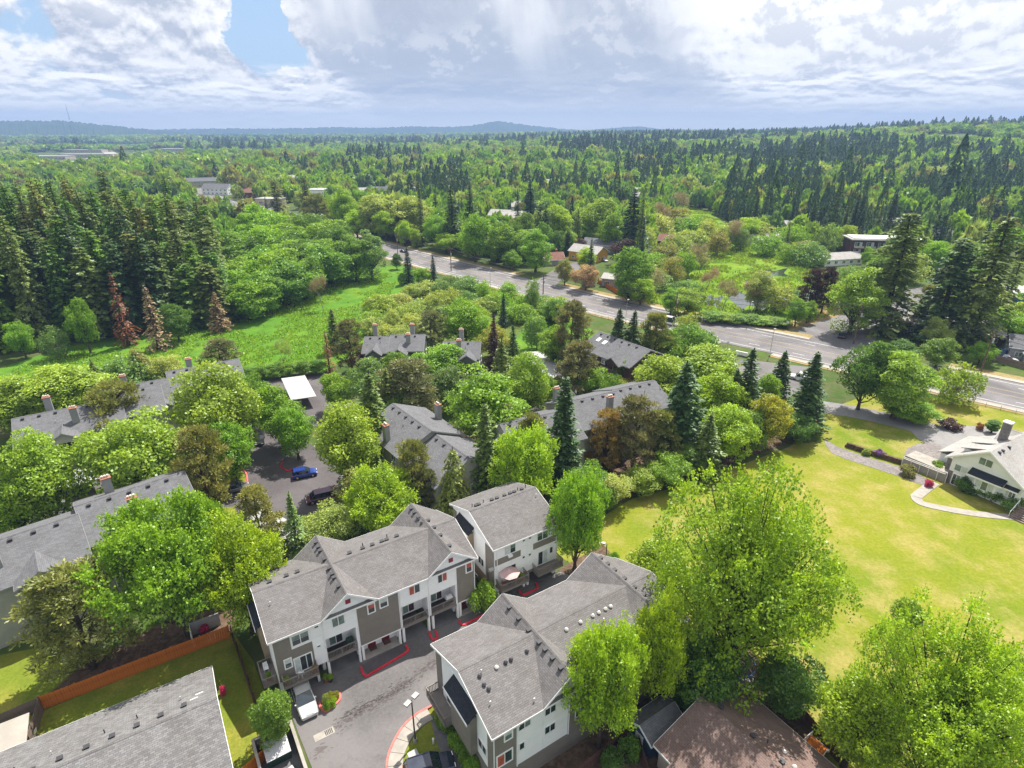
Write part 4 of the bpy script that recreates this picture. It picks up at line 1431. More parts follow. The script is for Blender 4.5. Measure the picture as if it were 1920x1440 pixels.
# ---------------------------------------------------------------- white house on the field
def white_house():
    a = R(-59)
    p = G(1772, 903)
    t = empty('white_house', (p.x, p.y, 0), a, 'white gabled house with dark awnings over bay windows at the edge of the lawn', 'house')
    W, D, zr, xr = 10.2, 13.0, 8.3, 4.7
    zl, zq = 5.2, 4.5
    w = MB().box(0, W, 0, D, 0, 4.4)
    w.face((0, 0, 4.4), (W, 0, 4.4), (W, 0, zq), (xr, 0, zr), (0, 0, zl))
    w.face((0, D, zl), (xr, D, zr), (W, D, zq), (W, D, 4.4), (0, D, 4.4))
    w.face((0, D, 4.4), (0, 0, 4.4), (0, 0, zl), (0, D, zl))
    w.face((W, 0, 4.4), (W, D, 4.4), (W, D, zq), (W, 0, zq))
    w.build('wall', M['white'], t)
    mb = MB()
    sl, sr = (zr - zl) / xr, (zr - zq) / (W - xr)
    e0, e1 = zl - 1.0 * sl + 0.15, zq - 0.6 * sr + 0.15
    slab(mb, (-1.0, D, e0), (-1.0, -0.5, e0), (xr, -0.5, zr + 0.15), (xr, D, zr + 0.15), 0.18)
    slab(mb, (W + 0.6, -0.5, e1), (W + 0.6, D, e1), (xr, D, zr + 0.15), (xr, -0.5, zr + 0.15), 0.18)
    ro = mb.build('roof', M['sh_pale'], t)
    fa = MB()
    for x0, z0, x1, z1 in ((-1.0, e0 - 0.02, xr, zr + 0.13), (xr, zr + 0.13, W + 0.6, e1 - 0.02)):
        fa.hexa([(x0, -0.56, z0 - 0.3), (x1, -0.56, z1 - 0.3), (x1, -0.503, z1 - 0.3), (x0, -0.503, z0 - 0.3), (x0, -0.56, z0), (x1, -0.56, z1), (x1, -0.503, z1), (x0, -0.503, z0)])
    fa.build('fascia', M['trim'], ro)
    # cross wing running right behind the gable, its ridge level with the front one
    w2 = MB().box(2.0, W + 16, 6.0, D + 4, 0, 4.5)
    gable_wall(w2, 2.0, W + 16, 6.01, D + 3.99, 4.5, 8.3, 'x')
    w2.build('wall', M['white'], t)
    gable_roof(t, 2.0, W + 16, 6.0, D + 4, 4.5, 8.3, M['sh_pale'], 'x', over=0.4, end=0.3)
    # dormers on the left slope
    for y in (1.6, 5.2):
        MB().box(0.6, 3.4, y, y + 2.0, 5.0, 6.5).build('dormer', M['white'], t)
        slab(MB(), (0.2, y + 2.3, 6.5), (0.2, y - 0.3, 6.5), (4.0, y - 0.3, 7.9), (4.0, y + 2.3, 7.9), 0.14).build('dormer_roof', M['sh_pale'], t)
    o = MB().box(2.8, 3.9, 7.0, 8.0, 6.0, 10.9).build('chimney', M['gravelbed'], t)
    MB().box(2.7, 4.0, 6.9, 8.1, 10.902, 11.1).build('chimney_cap', M['trim'], o)
    for y in (1.2, 2.4, 4.6):
        vent(t, xr + 0.7, y, zr + 0.15 - 0.7 * sr)
    f = Face((0, 0), (1, 0), (0, -1))
    window(t, f, 0.6, 2.75, 2.0, 1.25, 2, 1, 'blind', 0.02, panes=('glass_g', 'blind'))
    window(t, f, 3.5, 5.45, 2.0, 1.35, 2, 1, 'glass_g', 0.02)
    MB().prism([(3.5, 0.0), (4.1, -0.9), (7.1, -0.9), (7.7, 0.0)], 1.3, 3.7).build('bay', M['white'], t)
    bf = Face((0, -0.9), (1, 0), (0, -1))
    window(t, bf, 4.25, 1.7, 2.7, 1.6, 3, 1, 'glass_g', 0.01, panes=('blind', 'glass_g', 'blind'))
    awning(t, f, 3.0, 8.0, 4.5, 0.75, 1.5)
    window(t, f, 8.2, 1.9, 1.4, 1.3, 3, 1, 'glass_g', 0.02, panes=('blind', 'glass_g', 'glass'))
    awning(t, f, 7.95, 9.9, 3.9, 0.4, 0.8)
    f.box(MB(), 0.0, 0.65, 0.0, 0.05, 0.0, 2.4).build('stone_veneer', M['gravelbed'], t)
    window(t, f, 0.75, 0.05, 1.2, 2.1, 2, 1, 'glass', 0.02, name='basement_door', panes=('glass', 'glass_g'))
    # low lean-to wing and terrace on the left
    MB().box(-3.6, -0.01, 4.8, 15.0, 0, 2.6).build('wall', M['white'], t)
    slab(MB(), (-4.0, 15.4, 2.75), (-4.0, 4.4, 2.75), (1.2, 4.4, 5.3), (1.2, 15.4, 5.3), 0.16).build('lean_to_roof', M['sh_pale'], t)
    MB().box(-7.5, -0.05, 1.2, 4.7, 0.0, 1.1).build('terrace', M['conc'], t)
    MB().box(-1.6, -0.8, 2.6, 3.4, 1.1, 3.3).build('terrace_chimney', M['gravelbed'], t)
    for i in range(7):
        MB().box(10.4, 12.4, -2.8 + i * 0.36, -2.8 + (i + 1) * 0.36, 0.0, 0.2 * (i + 1)).build('step', M['greywood'], t)
    mb = MB()
    for x in (10.35, 12.45):
        mb.tube((x, -2.7, 1.1), (x, -0.2, 2.4), 0.05)
        for y in (-2.7, -1.4, -0.3):
            mb.tube((x, y, 0.0), (x, y, 1.1 + (y + 2.7) * 0.52), 0.04)
    mb.build('stair_rail', M['trim'], t)
    MB().box(10.2, 26.0, -0.3, 6.0, 0.0, 1.4).build('porch', M['greywood'], t)


white_house()

# retaining wall with rail next to the white house
p0, p1 = G(1690, 873), G(1772, 905)
t = empty('retaining_wall', (p0.x, p0.y, 0), math.atan2(p1.y - p0.y, p1.x - p0.x), 'grey concrete retaining wall with white handrail beside the white house', 'wall')
Lw = (p1 - p0).length
MB().box(0, Lw, 0, 0.3, 0, 1.5).build('wall', M['conc'], t)
m = MB()
m.tube((0, -0.2, 1.9), (Lw, -0.2, 1.9), 0.05)
for i in range(6):
    m.tube((Lw * i / 5, -0.2, 0.0), (Lw * i / 5, -0.2, 1.9), 0.04)
m.build('handrail', M['trim'], t)
# dark stone edging wall towards the trees
p0, p1 = G(1583, 838), G(1696, 874)
wl = tag(empty('stone_wall', (p0.x, p0.y, 0), math.atan2(p1.y - p0.y, p1.x - p0.x)), 'long low dark stone wall along the gravel bed', 'wall')
rnd = random.Random(3)
Lw = (p1 - p0).length
n = int(Lw / 0.75)
for i in range(n):
    for j in range(2):
        x0 = Lw * (i + 0.5 * j * 0.6) / n
        MB().box(x0 + 0.02, x0 + Lw / n - 0.02, -rnd.uniform(0.0, 0.09), 0.5, j * 0.5, j * 0.5 + 0.48 - rnd.uniform(0, 0.03)).build('stone', M['mulch'], wl)


# ---------------------------------------------------------------- simpler houses across the road
def house(label, uv, ang, L, D, ze, zr, wall='beige', roof='sh_cool', chim=None, wing=None, group=None, storeys=None, name='house', garage=False):
    p = G(*uv)
    t = empty(name, (p.x, p.y, terrain(p.x, p.y) - 0.02), R(ang), label, 'house', group)
    w = MB().box(0, L, 0, D, 0, ze)
    gable_wall(w, 0.01, L - 0.01, 0.01, D - 0.01, ze, zr, 'x')
    w.build('wall', M[wall], t)
    gable_roof(t, 0, L, 0, D, ze, zr, M[roof], 'x', over=0.5, end=0.4)
    F = faces(L, D)
    st = storeys or max(1, int(ze / 2.7))
    for k in range(st):
        n = max(1, int(L / 4))
        for i in range(n):
            window(t, F['front'], L * (i + 0.5) / n - 0.8, 0.9 + k * 2.7, 1.6, 1.3, 2, 1, 'glass', 0.02, panes=('glass', 'glass_g') if i % 2 else ('glass_g',))
        for a in (D * 0.25, D * 0.65):
            for fn in ('left', 'right'):
                window(t, F[fn], a - 0.6, 0.9 + k * 2.7, 1.3, 1.3, 1, 1, 'glass', 0.02)
    if garage:
        F['right'].box(MB(), D * 0.15, D * 0.85, 0.07, 0.12, 0.05, 2.3).build('garage_door', M['panel'], t)
    if wing:
        x0, x1, dy, z0, z1 = wing
        w = MB().box(x0, x1, -dy, 0.0, 0, z0)
        gable_wall(w, x0, x1, -dy, D / 2, z0, z1, 'y')
        w.build('wall', M[wall], t)
        gable_roof(t, x0, x1, -dy, D / 2, z0, z1, M[roof], 'y', over=0.4, end=0.3)
        Face((0, -dy), (1, 0), (0, -1)).box(MB(), x0 + 0.7, x1 - 0.7, 0.0, 0.05, 0.05, 2.3).build('garage_door', M['panel'], t)
    if chim:
        chimney(t, chim[0], chim[1], ze, zr + 1.0, 0.9, 0.7, 1, 'brick')
    return t


house('yellow sided house with bright white metal roof across the road', (1066, 486), -38, 15, 10, 4.2, 6.6, 'yellow', 'sh_white' if 'sh_white' in M else 'sh_pale', wing=(9, 14.5, 5, 3.4, 5.2))
house('small house with red brown roof and grey walls at the side street', (1022, 499), 12, 9, 8, 2.8, 5.2, 'greywall', 'sh_red', chim=(6.5, 5))
house('pale lavender house with low flat looking roof behind the short red fence', (1128, 537), -22, 13, 9, 3.3, 4.4, 'lav', 'sh_pale')
house('grey house with low gables behind the yellow house', (1092, 470), -25, 16, 10, 3.6, 5.8, 'greywall', 'sh_cool', chim=(11, 6))
house('brown shingled house at the edge of the marsh', (1232, 462), -30, 14, 9, 3.4, 6.0, 'brownwall', 'sh_red')
house('beige house showing its pale roof beside the marsh thicket', (1420, 462), 20, 16, 9, 3.2, 5.4, 'beige', 'sh_pale')
house('grey roofed bungalow under the tall leaning firs', (1690, 625), -30, 24, 12, 3.0, 5.2, 'brownwall', 'sh_pale', chim=(8, 6))
house('long pale roofed house behind the leaning firs', (1830, 575), -15, 30, 13, 3.2, 5.4, 'beige', 'sh_pale')
house('grey house with white porch at the fenced yard by the road', (1888, 672), -32, 16, 9, 3.4, 5.6, 'greywall', 'sh_cool', wing=(3, 7, 2.5, 2.8, 4.2))
house('pale low house below the brown flat roofed building', (1545, 500), 14, 20, 9, 3.0, 5.0, 'white', 'sh_pale')
house('grey garage roof beside the blossoming shrub', (1655, 520), -18, 9, 8, 2.7, 4.4, 'greywall', 'sh_cool')
house('house with red brick chimney behind the brown flat roofed building', (1650, 428), 5, 14, 9, 3.2, 5.4, 'beige', 'sh_pale', chim=(9, 5))


def modern_block():
    p = G(1590, 490)
    t = empty('apartment_building', (p.x, p.y, 0), R(-9), 'dark brown flat roofed three storey building with pale balconies', 'apartment building')
    L, D, Hh = 31.0, 12.0, 9.6
    MB().box(0, L, 0, D, 0, Hh).build('wall', M['brownwall'], t)
    MB().box(-0.6, L + 0.6, -0.8, D + 0.5, Hh + 0.002, Hh + 0.5).build('roof', M['sh_pale'], t)
    MB().box(1.0, L - 1.0, 0.8, D - 1.0, Hh + 0.502, Hh + 0.9).build('roof_deck', M['paint_w'], t)
    f = Face((0, 0), (1, 0), (0, -1))
    for k in range(3):
        for i in range(6):
            window(t, f, 1.2 + i * 5, 0.5 + k * 3.1, 3.2, 2.1, 3, 1, 'glass', 0.02, panes=('glass_g', 'glass', 'blind'))
            if k:
                f.box(MB(), 0.8 + i * 5, 4.9 + i * 5, 0.0, 1.4, k * 3.1 - 0.05, k * 3.1 + 0.2).build('balcony_floor', M['brownwall'], t)
                f.box(MB(), 0.8 + i * 5, 4.9 + i * 5, 1.4, 1.48, k * 3.1 + 0.1, k * 3.1 + 1.1).build('balcony_front', M['beige'], t)


modern_block()


def warehouse(label, uv, ang, L, D, h, wall='greywall', roof='metal_w', cat='building', group=None):
    p = G(*uv)
    t = empty('flat_roofed_building', (p.x, p.y, terrain(p.x, p.y) - 0.02), R(ang), label, cat, group)
    MB().box(0, L, 0, D, 0, h).build('wall', M[wall], t)
    MB().box(-0.3, L + 0.3, -0.3, D + 0.3, h + 0.002, h + 0.45).build('roof', M[roof], t)
    f = Face((0, 0), (1, 0), (0, -1))
    n = max(2, int(L / 7))
    for i in range(n):
        window(t, f, L * (i + 0.5) / n - 1.6, h * 0.35, 3.2, h * 0.3, 3, 1, 'glass', 0.02)
    return t


warehouse('blue fronted shop building behind the leaning firs', (1893, 580), -18, 26, 14, 5.0, 'bluebin', 'metal_w')
warehouse('white topped three storey building beyond the parking lot', (575, 383), -10, 24, 16, 11.0, 'white', 'metal_w')
warehouse('pale building on the commercial lot', (480, 385), -15, 20, 12, 5.0, 'beige', 'metal_w')

# the apartment rows and houses further off
FAR_HOUSES = [
    (440, 372, 5, 22, 11, 5.2, 8.2, 'redwall', 'sh_red'), (455, 345, 8, 40, 12, 6.0, 9.0, 'greywall', 'sh_cool'), (330, 352, 20, 46, 12, 6.0, 9.0, 'beige', 'sh_cool'),
    (380, 365, -10, 26, 12, 6, 9.5, 'white', 'sh_cool'), (550, 368, 10, 26, 12, 5.5, 8.5, 'greywall', 'sh_cool'), (590, 395, -5, 22, 11, 6, 9, 'white', 'sh_cool'),
    (665, 372, 12, 20, 11, 5.5, 8.5, 'greywall', 'sh_pale'), (695, 370, -18, 20, 11, 5.5, 9.0, 'lav', 'sh_cool'), (725, 366, 10, 22, 10, 5.4, 8.0, 'beige', 'sh_cool'),
    (915, 425, -22, 13, 12, 7.0, 10.0, 'greywall', 'sh_pale'), (945, 430, 20, 18, 12, 6.5, 9.5, 'lav', 'sh_pale'), (985, 425, -15, 20, 12, 5.5, 8.5, 'greywall', 'sh_pale'),
    (960, 402, 5, 26, 12, 5.5, 8.5, 'white', 'sh_pale'), (1075, 405, 15, 18, 11, 4.5, 7.2, 'lav', 'sh_pale'), (1165, 378, -20, 22, 12, 5, 7.6, 'beige', 'sh_pale'), (1195, 370, 14, 18, 11, 5, 7.8, 'lav', 'sh_pale'),
    (1310, 345, 8, 24, 12, 5.2, 8.0, 'greywall', 'sh_cool'), (1110, 320, 0, 24, 12, 5, 8, 'beige', 'sh_pale'), (870, 345, 10, 26, 12, 5, 8, 'redwall', 'sh_cool'),
    (740, 322, 0, 26, 12, 5, 8, 'beige', 'sh_pale'), (790, 345, -12, 24, 12, 5, 7.6, 'beige', 'sh_red'), (690, 345, 12, 18, 12, 5, 8, 'redwall', 'sh_red'),
    (1265, 315, 10, 26, 12, 5, 8, 'beige', 'sh_pale'), (1385, 318, -8, 24, 12, 5, 8, 'white', 'sh_pale'), (1475, 435, 10, 18, 10, 3.6, 6, 'beige', 'sh_pale'),
    (1840, 432, -20, 18, 10, 4, 7, 'beige', 'sh_red'), (1540, 352, 12, 22, 11, 4.5, 7.2, 'beige', 'sh_pale'), (1745, 455, 8, 20, 11, 3.6, 6, 'greywall', 'sh_cool'),
    (520, 345, 4, 30, 12, 6, 9, 'white', 'sh_pale'), (610, 338, 16, 26, 12, 5, 8, 'beige', 'sh_cool'), (270, 330, -6, 30, 14, 6, 8, 'white', 'sh_pale'), (200, 322, 12, 30, 14, 6, 8.5, 'beige', 'sh_cool'),
    (1450, 395, 14, 20, 11, 4.2, 7.2, 'beige', 'sh_cool'), (1000, 352, -12, 24, 12, 5, 8.4, 'greywall', 'sh_pale'), (930, 318, 8, 26, 12, 5, 8, 'white', 'sh_pale'),
]
ROOFW = {'sh_cool': 'dark grey', 'sh_pale': 'pale grey', 'sh_red': 'red brown'}
WALLW = {'redwall': 'red', 'greywall': 'grey', 'beige': 'beige', 'white': 'white', 'lav': 'lavender'}
for (u, v, an, L, D, ze, zr, wl_, rf) in FAR_HOUSES:
    side = 'past the commercial lot' if u < 760 else ('behind the roadside trees' if u < 1220 else 'among the far firs')
    house(f'distant {WALLW[wl_]} house with {ROOFW[rf]} gable roof {side}', (u, v), an, L, D, ze, zr, wl_, rf, group=f'{WALLW[wl_]} houses with {ROOFW[rf]} roofs {side}')
for u, v, L in ((40, 300, 90), (110, 296, 110), (20, 316, 70), (80, 312, 80), (150, 306, 60), (250, 292, 60), (300, 284, 70), (330, 300, 50), (120, 286, 100)):
    warehouse('long low pale roofed building on the distant flats', (u, v), random.Random(u).uniform(-8, 8), L, 30, 7, 'beige', 'metal_w', group='pale roofed buildings on the flats')

# ================================================================ carports
def carport(label, uv, ang, L, D, h=2.5):
    p = G(*uv)
    t = empty('carport', (p.x, p.y, 0), R(ang), label, 'carport')
    slab(MB(), (-0.3, -0.3, h), (L + 0.3, -0.3, h), (L + 0.3, D + 0.3, h + 0.25), (-0.3, D + 0.3, h + 0.25), 0.12).build('roof', M['metal_w'], t)
    MB().box(-0.34, L + 0.34, -0.36, -0.303, h - 0.22, h + 0.03).build('fascia', M['trim'], t)
    n = max(2, int(L / 3) + 1)
    for i in range(n):
        x = L * i / (n - 1)
        m = MB()
        m.box(x - 0.07, x + 0.07, D * 0.6, D * 0.6 + 0.14, 0, h + 0.1)
        m.box(x - 0.05, x + 0.05, 0.1, D - 0.1, h - 0.14, h - 0.02)
        m.build('post', M['chim'], t)
    return t


carport('white ribbed carport below the balconies with a silver car under it', (70, 958), 41, 9, 5.2)
carport('white carport roof half hidden by the pines beside the alley parking', (440, 1012), -36, 13, 5.2)
carport('white flat carport on the far parking lot by the meadow', (592, 762), 118, 13, 4.6)
carport('white carport between the balcony block and the big maple', (838, 738), 0, 9, 5.2)
carport('narrow white carport next to the two skylight roof', (1062, 725), 105, 18, 5.0)


# ================================================================ fences
def board_fence(label, a, b, mat, h=1.85, pitch=0.25, name='board_fence', cap=False, seed=1):
    L = (b - a).length
    t = empty(name, (a.x, a.y, 0), math.atan2(b.y - a.y, b.x - a.x), label, 'fence')
    n = max(2, int(L / pitch))
    w = L / n
    me = [MB().box(0.008, w - 0.008, -0.025 + d, 0.0 + d, 0.03, h).data('board', M[mat]) for d in (0.0, 0.012, -0.01)]
    r = random.Random(seed)
    for i in range(n):
        o = link('board', me[i % 2 if mat == 'cedar' else r.randrange(3)], t)
        o.location = (i * w, 0, r.uniform(-0.02, 0.02))
        o.rotation_euler = (0, r.uniform(-0.008, 0.008), 0)
    for z in (0.35, h - 0.35):
        MB().box(0, L, 0.02, 0.07, z, z + 0.09).build('rail', M[mat], t)
    m = max(2, int(L / 2.6) + 1)
    for i in range(m):
        x = L * i / (m - 1)
        MB().box(x - 0.06, x + 0.06, 0.07, 0.18, 0.0, h + 0.02).build('post', M[mat], t)
    return t


fa, fb = G(83, 1330), G(432, 1195)
board_fence('long bright orange cedar fence behind the ranch house lawn', fa, fb, 'cedar')
board_fence('weathered grey fence continuing the line of the orange fence', G(5, 1365), G(80, 1331), 'greywood', seed=2)
board_fence('short weathered fence running from the orange fence to the ranch house', G(62, 1400), G(82, 1332), 'greywood', seed=3)
board_fence('dark wooden fence along the side of the long townhouse block', G(435, 1195), G(478, 1322), 'darkwood', 1.7, 0.2, seed=4)
board_fence('short orange cedar fence beside the rubbish enclosure', G(440, 1478), G(505, 1420), 'cedar', 1.6, 0.22, seed=5)
board_fence('dark red fence behind the near townhouse garden', G(1060, 1478), G(1180, 1385), 'darkwood', 1.8, 0.2, seed=6)
board_fence('dark fence by the blue shed', G(1195, 1400), G(1215, 1470), 'darkwood', 1.8, 0.2, seed=7)
board_fence('dark fence between the brown roofed house and the field', G(1450, 1290), G(1570, 1430), 'darkwood', 1.7, 0.2, seed=8)
board_fence('short red fence in front of the lavender house', G(1120, 530), G(1160, 553), 'cedar', 1.7, 0.4, seed=9)
board_fence('grey brown board fence along the road at the yard of parked cars', G(1855, 675), G(1990, 712), 'greywood', 1.8, 0.3, seed=10)


# wire fence along the near pavement
def wire_fence(label, path, step=2.6, h=1.1):
    q = resample(path, step)
    t = empty('wire_fence', (q[0].x, q[0].y, 0), 0, label, 'fence')
    o = q[0]
    for i, p_ in enumerate(q):
        MB().tube((p_.x - o.x, p_.y - o.y, 0), (p_.x - o.x, p_.y - o.y, h), 0.05, 0.05, 6).build('post', M['galv'], t)
    m = MB()
    for a, b in zip(q, q[1:]):
        for z in (0.35, 0.7, h - 0.05):
            m.tube((a.x - o.x, a.y - o.y, z), (b.x - o.x, b.y - o.y, z), 0.02, 0.02, 4)
    m.build('wire', M['galv'], t)


RN = offset(ROAD, -12.4)
wire_fence('thin wire fence along the road beside the green thicket', [p for p in RN if -6 < p.x < 62])
wire_fence('thin wire fence between the road and the white house lawn', [p for p in RN if 84 < p.x < 135])


# ================================================================ vehicles
def car_mesh_parts(t, L, W, Hh, paint, style):
    """lofted body with cabin, glass, wheels and lamps; x forward"""
    hl = L / 2
    hw = W / 2
    zb = 0.28
    belt = 0.95 if style != 'sedan' else 0.88

    def ring(x, zt, w, r=0.12):
        return [(x, -w, zb + 0.1), (x, -w * 0.92, zb), (x, w * 0.92, zb), (x, w, zb + 0.1), (x, w, zt - r), (x, w * 0.9, zt), (x, -w * 0.9, zt), (x, -w, zt - r)]
    hood = belt - 0.08
    prof = [(-hl, belt - 0.25, hw * 0.86), (-hl + 0.08, belt - 0.02, hw * 0.95), (-hl + 0.5, belt, hw), (0.0, belt, hw), (hl * 0.42, belt - 0.01, hw), (hl * 0.75, hood, hw * 0.98), (hl - 0.12, hood - 0.16, hw * 0.92), (hl, hood - 0.32, hw * 0.82)]
    MB().loft([ring(x, z, w) for x, z, w in prof]).build('body', paint, t, smooth=False)
    if style == 'pickup':
        c = [(-0.25 * hl, belt), (-0.2 * hl, Hh), (0.15 * hl, Hh), (0.42 * hl, belt)]
    elif style == 'sedan':
        c = [(-0.72 * hl, belt), (-0.38 * hl, Hh), (0.1 * hl, Hh), (0.45 * hl, belt)]
    elif style == 'van':
        c = [(-0.97 * hl, belt), (-0.94 * hl, Hh), (0.42 * hl, Hh), (0.72 * hl, belt)]
    else:
        c = [(-0.95 * hl, belt), (-0.84 * hl, Hh), (0.08 * hl, Hh), (0.46 * hl, belt)]
    wt = hw * 0.80
    wb = hw * 0.96
    (x0, z0), (x1, z1), (x2, z2), (x3, z3) = c
    cab = [[(x0, -wb, z0), (x0, wb, z0), (x3, wb, z3), (x3, -wb, z3)], [(x1, -wt, z1), (x1, wt, z1), (x2, wt, z2), (x2, -wt, z2)]]
    g = MB().loft([[p for p in cab[0]][::-1], [p for p in cab[1]][::-1]])
    g.build('glasshouse', M['carglass'], t)
    # painted roof and pillars
    roof = MB().box(x1 + 0.02, x2 - 0.02, -wt - 0.015, wt + 0.015, Hh + 0.001, Hh + 0.05)
    for s in (-1, 1):
        for (xa, za, xb, zb_, wd) in ((x0, z0, x1, z1, 0.1), (x3, z3, x2, z2, 0.09), ((x0 + x3) / 2 - 0.2, z0, (x1 + x2) / 2 - 0.1, z1, 0.1), (x0 + (x3 - x0) * 0.24, z0, x1 + (x2 - x1) * 0.18, z1, 0.12)):
            a = Vector((xa, s * wb, za))
            b = Vector((xb, s * wt, zb_))
            n = 0.025 * s
            roof.hexa([(a.x - wd / 2, a.y - 0.02, a.z), (a.x + wd / 2, a.y - 0.02, a.z), (a.x + wd / 2, a.y + n + 0.01, a.z), (a.x - wd / 2, a.y + n + 0.01, a.z),
                       (b.x - wd / 2, b.y - 0.02, b.z), (b.x + wd / 2, b.y - 0.02, b.z), (b.x + wd / 2, b.y + n + 0.01, b.z), (b.x - wd / 2, b.y + n + 0.01, b.z)])
    if style == 'suv':
        for s in (-1, 1):
            roof.tube((x1 + 0.2, s * (wt - 0.08), Hh + 0.11), (x2 - 0.1, s * (wt - 0.08), Hh + 0.11), 0.03, 0.03, 6)
    roof.build('car_roof', paint, t)
    if style == 'pickup':
        MB().box(-hl + 0.12, -0.3 * hl, -hw * 0.8, hw * 0.8, belt + 0.003, belt + 0.02).build('load_bed', M['dkmetal'], t)
    r = 0.34
    for x in (-hl * 0.6, hl * 0.62):
        for s in (-1, 1):
            y = s * (hw - 0.1)
            w_ = MB().tube((x, y - 0.12 * s, r), (x, y + 0.12 * s, r), r, r, 14).build('wheel', M['tyre'], t)
            MB().tube((x, y + 0.121 * s, r), (x, y + 0.14 * s, r), r * 0.62, r * 0.55, 10).build('rim', M['rim'], w_)
    for s in (-1, 1):
        MB().box(hl - 0.16, hl - 0.015, s * hw * 0.62 - 0.2, s * hw * 0.62 + 0.2, hood - 0.33, hood - 0.2).build('headlight', M['lamp_f'], t)
        MB().box(-hl - 0.01, -hl + 0.12, s * hw * 0.74 - 0.11, s * hw * 0.74 + 0.11, belt - 0.3, belt - 0.08).build('tail_light', M['lamp_r'], t)
        MB().box(x3 - 0.35, x3 - 0.2, s * (wb + 0.1) - 0.08, s * (wb + 0.1) + 0.08, belt + 0.03, belt + 0.18).build('mirror', paint, t)
    MB().box(-hl - 0.02, -hl + 0.1, -hw * 0.8, hw * 0.8, 0.3, 0.5).build('bumper', M['dkmetal'], t)


PAINTS = {}


def car(label, uv, ang, paint, style='suv', L=4.6, W=1.85, Hh=1.62, name='parked_car', cat='car', world=None, z=0.06):
    key = tuple(paint)
    if key not in PAINTS:
        PAINTS[key] = carpaint('car_paint_%d' % len(PAINTS), paint)
    p = G(*uv) if world is None else Vector((world[0], world[1], 0))
    t = empty(name, (p.x, p.y, z), R(ang), label, cat)
    car_mesh_parts(t, L, W, Hh, PAINTS[key], style)
    return t


car('silver suv parked nose out below the projecting front balcony', (572, 1318), 302, (0.50, 0.50, 0.49), 'suv', 4.7, 1.9, 1.68)
car('dark navy suv with roof rails parked by the lamp post lawn', (806, 1447), 20, (0.03, 0.037, 0.06), 'suv', 4.8, 1.9, 1.7)
car('grey hatchback parked beside the curved planting island', (443, 921), 28, (0.15, 0.15, 0.155), 'suv', 4.2, 1.8, 1.5)
car('blue hatchback parked nose in under the tall yellow green tree', (572, 893), 22, (0.02, 0.05, 0.26), 'suv', 4.2, 1.8, 1.5)
car('purple minivan parked in the tree shade', (603, 938), 205, (0.085, 0.012, 0.05), 'van', 4.8, 1.9, 1.72)
car('black sedan parked in shade at the edge of the lot', (487, 828), 290, (0.02, 0.02, 0.023), 'sedan', 4.6, 1.85, 1.42)
car('silver sedan under the white ribbed carport', (92, 952), 205, (0.42, 0.42, 0.42), 'sedan', 4.6, 1.85, 1.42)
car('white delivery van driving on the wide road', None, -38, (0.75, 0.75, 0.75), 'van', 6.2, 2.1, 2.5, 'delivery_van', 'van', world=(49, 177.5), z=0.07)
car('dark car driving in the shade of the roadside trees', None, 132, (0.03, 0.03, 0.035), 'sedan', 4.6, 1.85, 1.42, 'car', 'car', world=(-54, 296), z=0.07)
car('white pickup parked between the firs at the drive entry', (1500, 712), 150, (0.6, 0.6, 0.6), 'pickup', 5.6, 2.0, 1.85)
car('dark car parked under the street tree at the corner', (1578, 632), 60, (0.02, 0.03, 0.04), 'sedan', 4.6, 1.85, 1.45)
car('silver car parked behind the two skylight building', (1140, 727), 80, (0.4, 0.4, 0.42), 'suv', 4.5, 1.85, 1.55)
car('white car parked behind the orange pine roof', (1202, 722), 80, (0.7, 0.7, 0.7), 'sedan', 4.5, 1.85, 1.45)
car('black car parked behind the boxed chimney roof', (872, 778), 80, (0.03, 0.03, 0.035), 'suv', 4.5, 1.85, 1.55)
car('blue boat shaped trailer car in the fenced yard', (1893, 668), -25, (0.08, 0.2, 0.5), 'van', 5.0, 2.0, 1.6)
car('white sedan in the fenced yard by the road', (1888, 677), -30, (0.7, 0.7, 0.7), 'sedan', 4.6, 1.85, 1.42)
car('silver car on the drive of the yellow house', (1132, 490), -60, (0.4, 0.42, 0.46), 'sedan', 4.6, 1.85, 1.45)
for u, v, c_ in ((430, 392, (0.5, 0.5, 0.5)), (452, 395, (0.05, 0.05, 0.06)), (495, 402, (0.6, 0.6, 0.6)), (545, 412, (0.3, 0.05, 0.04)), (570, 418, (0.7, 0.7, 0.7))):
    w_ = {(0.5, 0.5, 0.5): 'silver', (0.05, 0.05, 0.06): 'black', (0.6, 0.6, 0.6): 'pale grey', (0.3, 0.05, 0.04): 'dark red', (0.7, 0.7, 0.7): 'white'}[c_]
    car(f'{w_} car parked on the commercial lot beyond the fir wood', (u, v), 70, c_, 'sedan', 4.6, 1.85, 1.45)


# ================================================================ lamps, poles and wires
def lamp_post(label, uv, h=5.8, twin=True, ang=0.0, slim=False):
    p = G(*uv)
    t = empty('lamp_post', (p.x, p.y, 0.05), ang, label, 'lamp post')
    MB().tube((0, 0, 0), (0, 0, 0.5), 0.22, 0.2, 10).build('base', M['conc'], t)
    MB().tube((0, 0, 0.5), (0, 0, h), 0.09 if not slim else 0.07, 0.06, 8).build('pole', M['dkmetal' if not slim else 'galv'], t)
    for s in ((-1, 1) if twin else (1,)):
        m = MB().tube((0, 0, h - 0.1), (s * 0.25, 0, h), 0.04, 0.04, 6)
        m.box(min(s * 0.2, s * 0.85), max(s * 0.2, s * 0.85), -0.24, 0.24, h - 0.02, h + 0.16)
        m.build('lamp_head', M['lamphead'], t)
    return t


